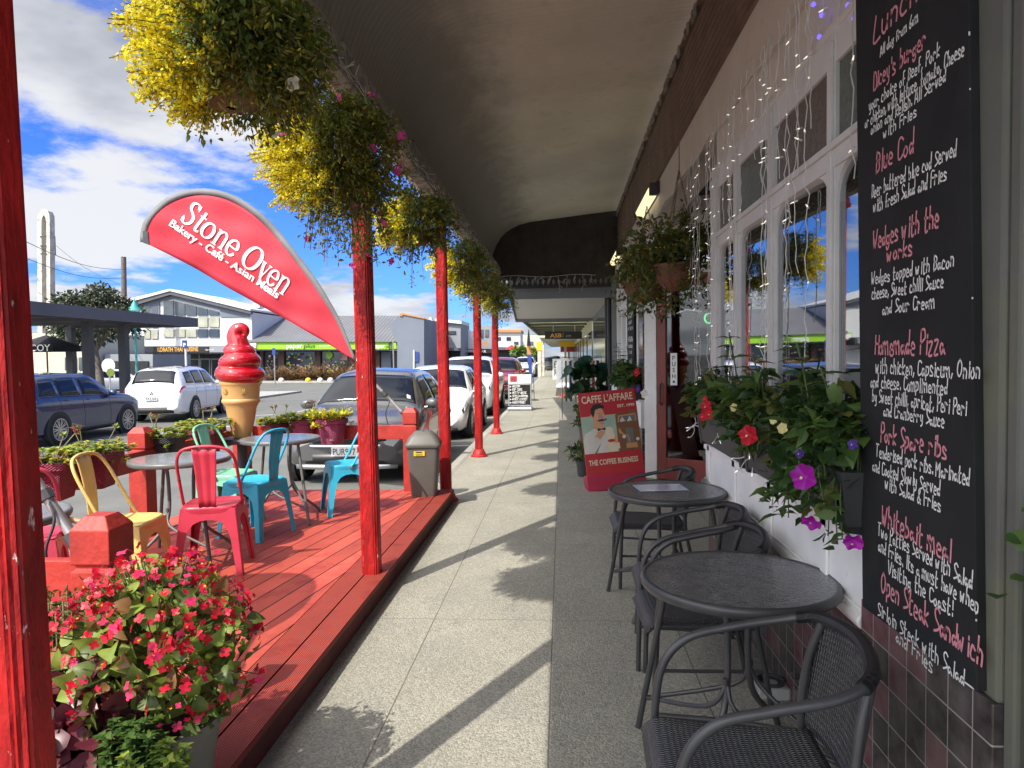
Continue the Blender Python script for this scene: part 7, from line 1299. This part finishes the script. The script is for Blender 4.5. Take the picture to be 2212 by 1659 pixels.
def big_plant(label, p, tpl, n, s, h, r, seed, mats, pot='dark_grey', pr=.17, ph=.4):
    t = empty('potted_shrub', (p[0], p[1], 0), label=label, cat='potted plant'); m = MB(); m.lathe([(pr*.7, 0), (pr, ph), (pr*1.05, ph), (pr*.92, ph-.03)], 20, caps=False); m.build('pot', MAT[pot], t, smooth=40); m = MB(); st = MB(); rg = np.random.default_rng(seed)
    for i in range(n): a = rg.uniform(0, 6.28); q = r*sqrt(rg.random()); e = Vector((q*cos(a), q*sin(a), ph+h*rg.random())); st.tube([(0, 0, ph-.05), (e.x*.4, e.y*.4, e.z*.8), e], .006, 4); scatter(m, tpl, [e]*3, rnd_dirs(3, rg, -.4), s*rg.uniform(.7, 1.1, 3), mi=[0, 1], rng=rg)
    m.build('foliage', mats, t, smooth=180); st.build('stems', MAT['stem_green'], t)
big_plant('broad leafed dark rubber plant in front of the clothes rack', (.48, 15.2), ROUND, 26, .30, .8, .36, 81, [LG[2], leafmat('leaf_blue_green', (0.02, 0.07, 0.04), .2)], ph=.5)
big_plant('grey green shrub in a square pot behind the coffee sign', (.42, 10.2), LANCE, 90, .09, .30, .26, 82, [LG[3], LG[0]], ph=.55, pr=.19)
big_plant('low straggly plant beside the coffee sign stand', (.28, 9.1), LANCE, 60, .10, .20, .2, 83, [LG[3], LG[2]], ph=.22, pr=.12)
# neon and open sign inside the door
t = empty('neon_sign', (1.6, 8.6, 1.9), label='neon sign with green ring and pink drip glowing behind the door glass', cat='neon sign'); mk('neon_green', (0.05, 0.5, 0.1), .4, emit=(.15, 1, .3), estr=1.6); mk('neon_pink', (0.6, 0.05, 0.15), .4, emit=(1, .1, .25), estr=1.2); mk('neon_off', (0.16, 0.02, 0.03), .3); mk('neon_white', (.7, .7, .7), .4, emit=(1, 1, 1), estr=.5)
DI = DF @ Matrix.Translation((0, 0, -.10)); T = Matrix.Translation(-t.location)
def nn(pts, mt, r=.011): m = MB(); m.tube([DI @ Vector((a, b, 0)) for a, b in pts], r, 6); n_(m, 'tube', mt, smooth=60)
C = lambda cx_, cy_, r, a0, a1, n=16: [(cx_+r*cos(a0+(a1-a0)*i/n), cy_+r*sin(a0+(a1-a0)*i/n)) for i in range(n+1)]
nn(C(.80, 1.97, .06, 0, 6.28), 'neon_green'); nn(smoothpath([(.88, 2.02, 0), (.93, 1.98, 0), (.94, 1.88, 0), (.97, 1.85, 0), (.99, 1.9, 0)], 4) and [(p.x, p.y) for p in smoothpath([(.88, 2.02, 0), (.93, 1.98, 0), (.94, 1.88, 0), (.97, 1.85, 0), (.99, 1.9, 0)], 4)], 'neon_pink'); nn(C(.85, 2.25, .20, 1.9, 4.4), 'neon_off', .02); nn([(.36, 2.02), (.5, 2.06), (.7, 2.03), (.95, 2.06), (1.08, 2.05)], 'neon_off', .02); nn([(.37, 2.045), (.5, 2.085), (.7, 2.055)], 'neon_white', .008); nn([(.82, 2.10), (1.0, 2.11)], 'neon_white', .012); nn(C(.93, 2.21, .035, 0, 5), 'neon_white'); nn(C(.99, 2.27, .03, 0, 6.28), 'neon_white')
t = empty('open_sign', DF @ Vector((.95, 1.15, -.06)), label='blue and white OPEN sign with red letters behind the door glass', cat='sign'); T = Matrix.Translation(-t.location)
m = MB(); m.box((.62, 1.08, -.07), (1.22, 1.40, -.06), M=DF); n_(m, 'panel', 'ink_white'); m = MB(); m.box((.62, 1.36, -.06), (1.22, 1.40, -.056), M=DF); m.box((.62, 1.08, -.06), (1.22, 1.17, -.056), M=DF); n_(m, 'band', mk('band_blue', (0.02, 0.16, 0.42), .5)); m = MB(); write(m, 'OPEN', DF @ Matrix.Translation((.92, 1.185, -.055)), h=.22, w=.55, offset=.03); n_(m, 'lettering', 'sign_red')
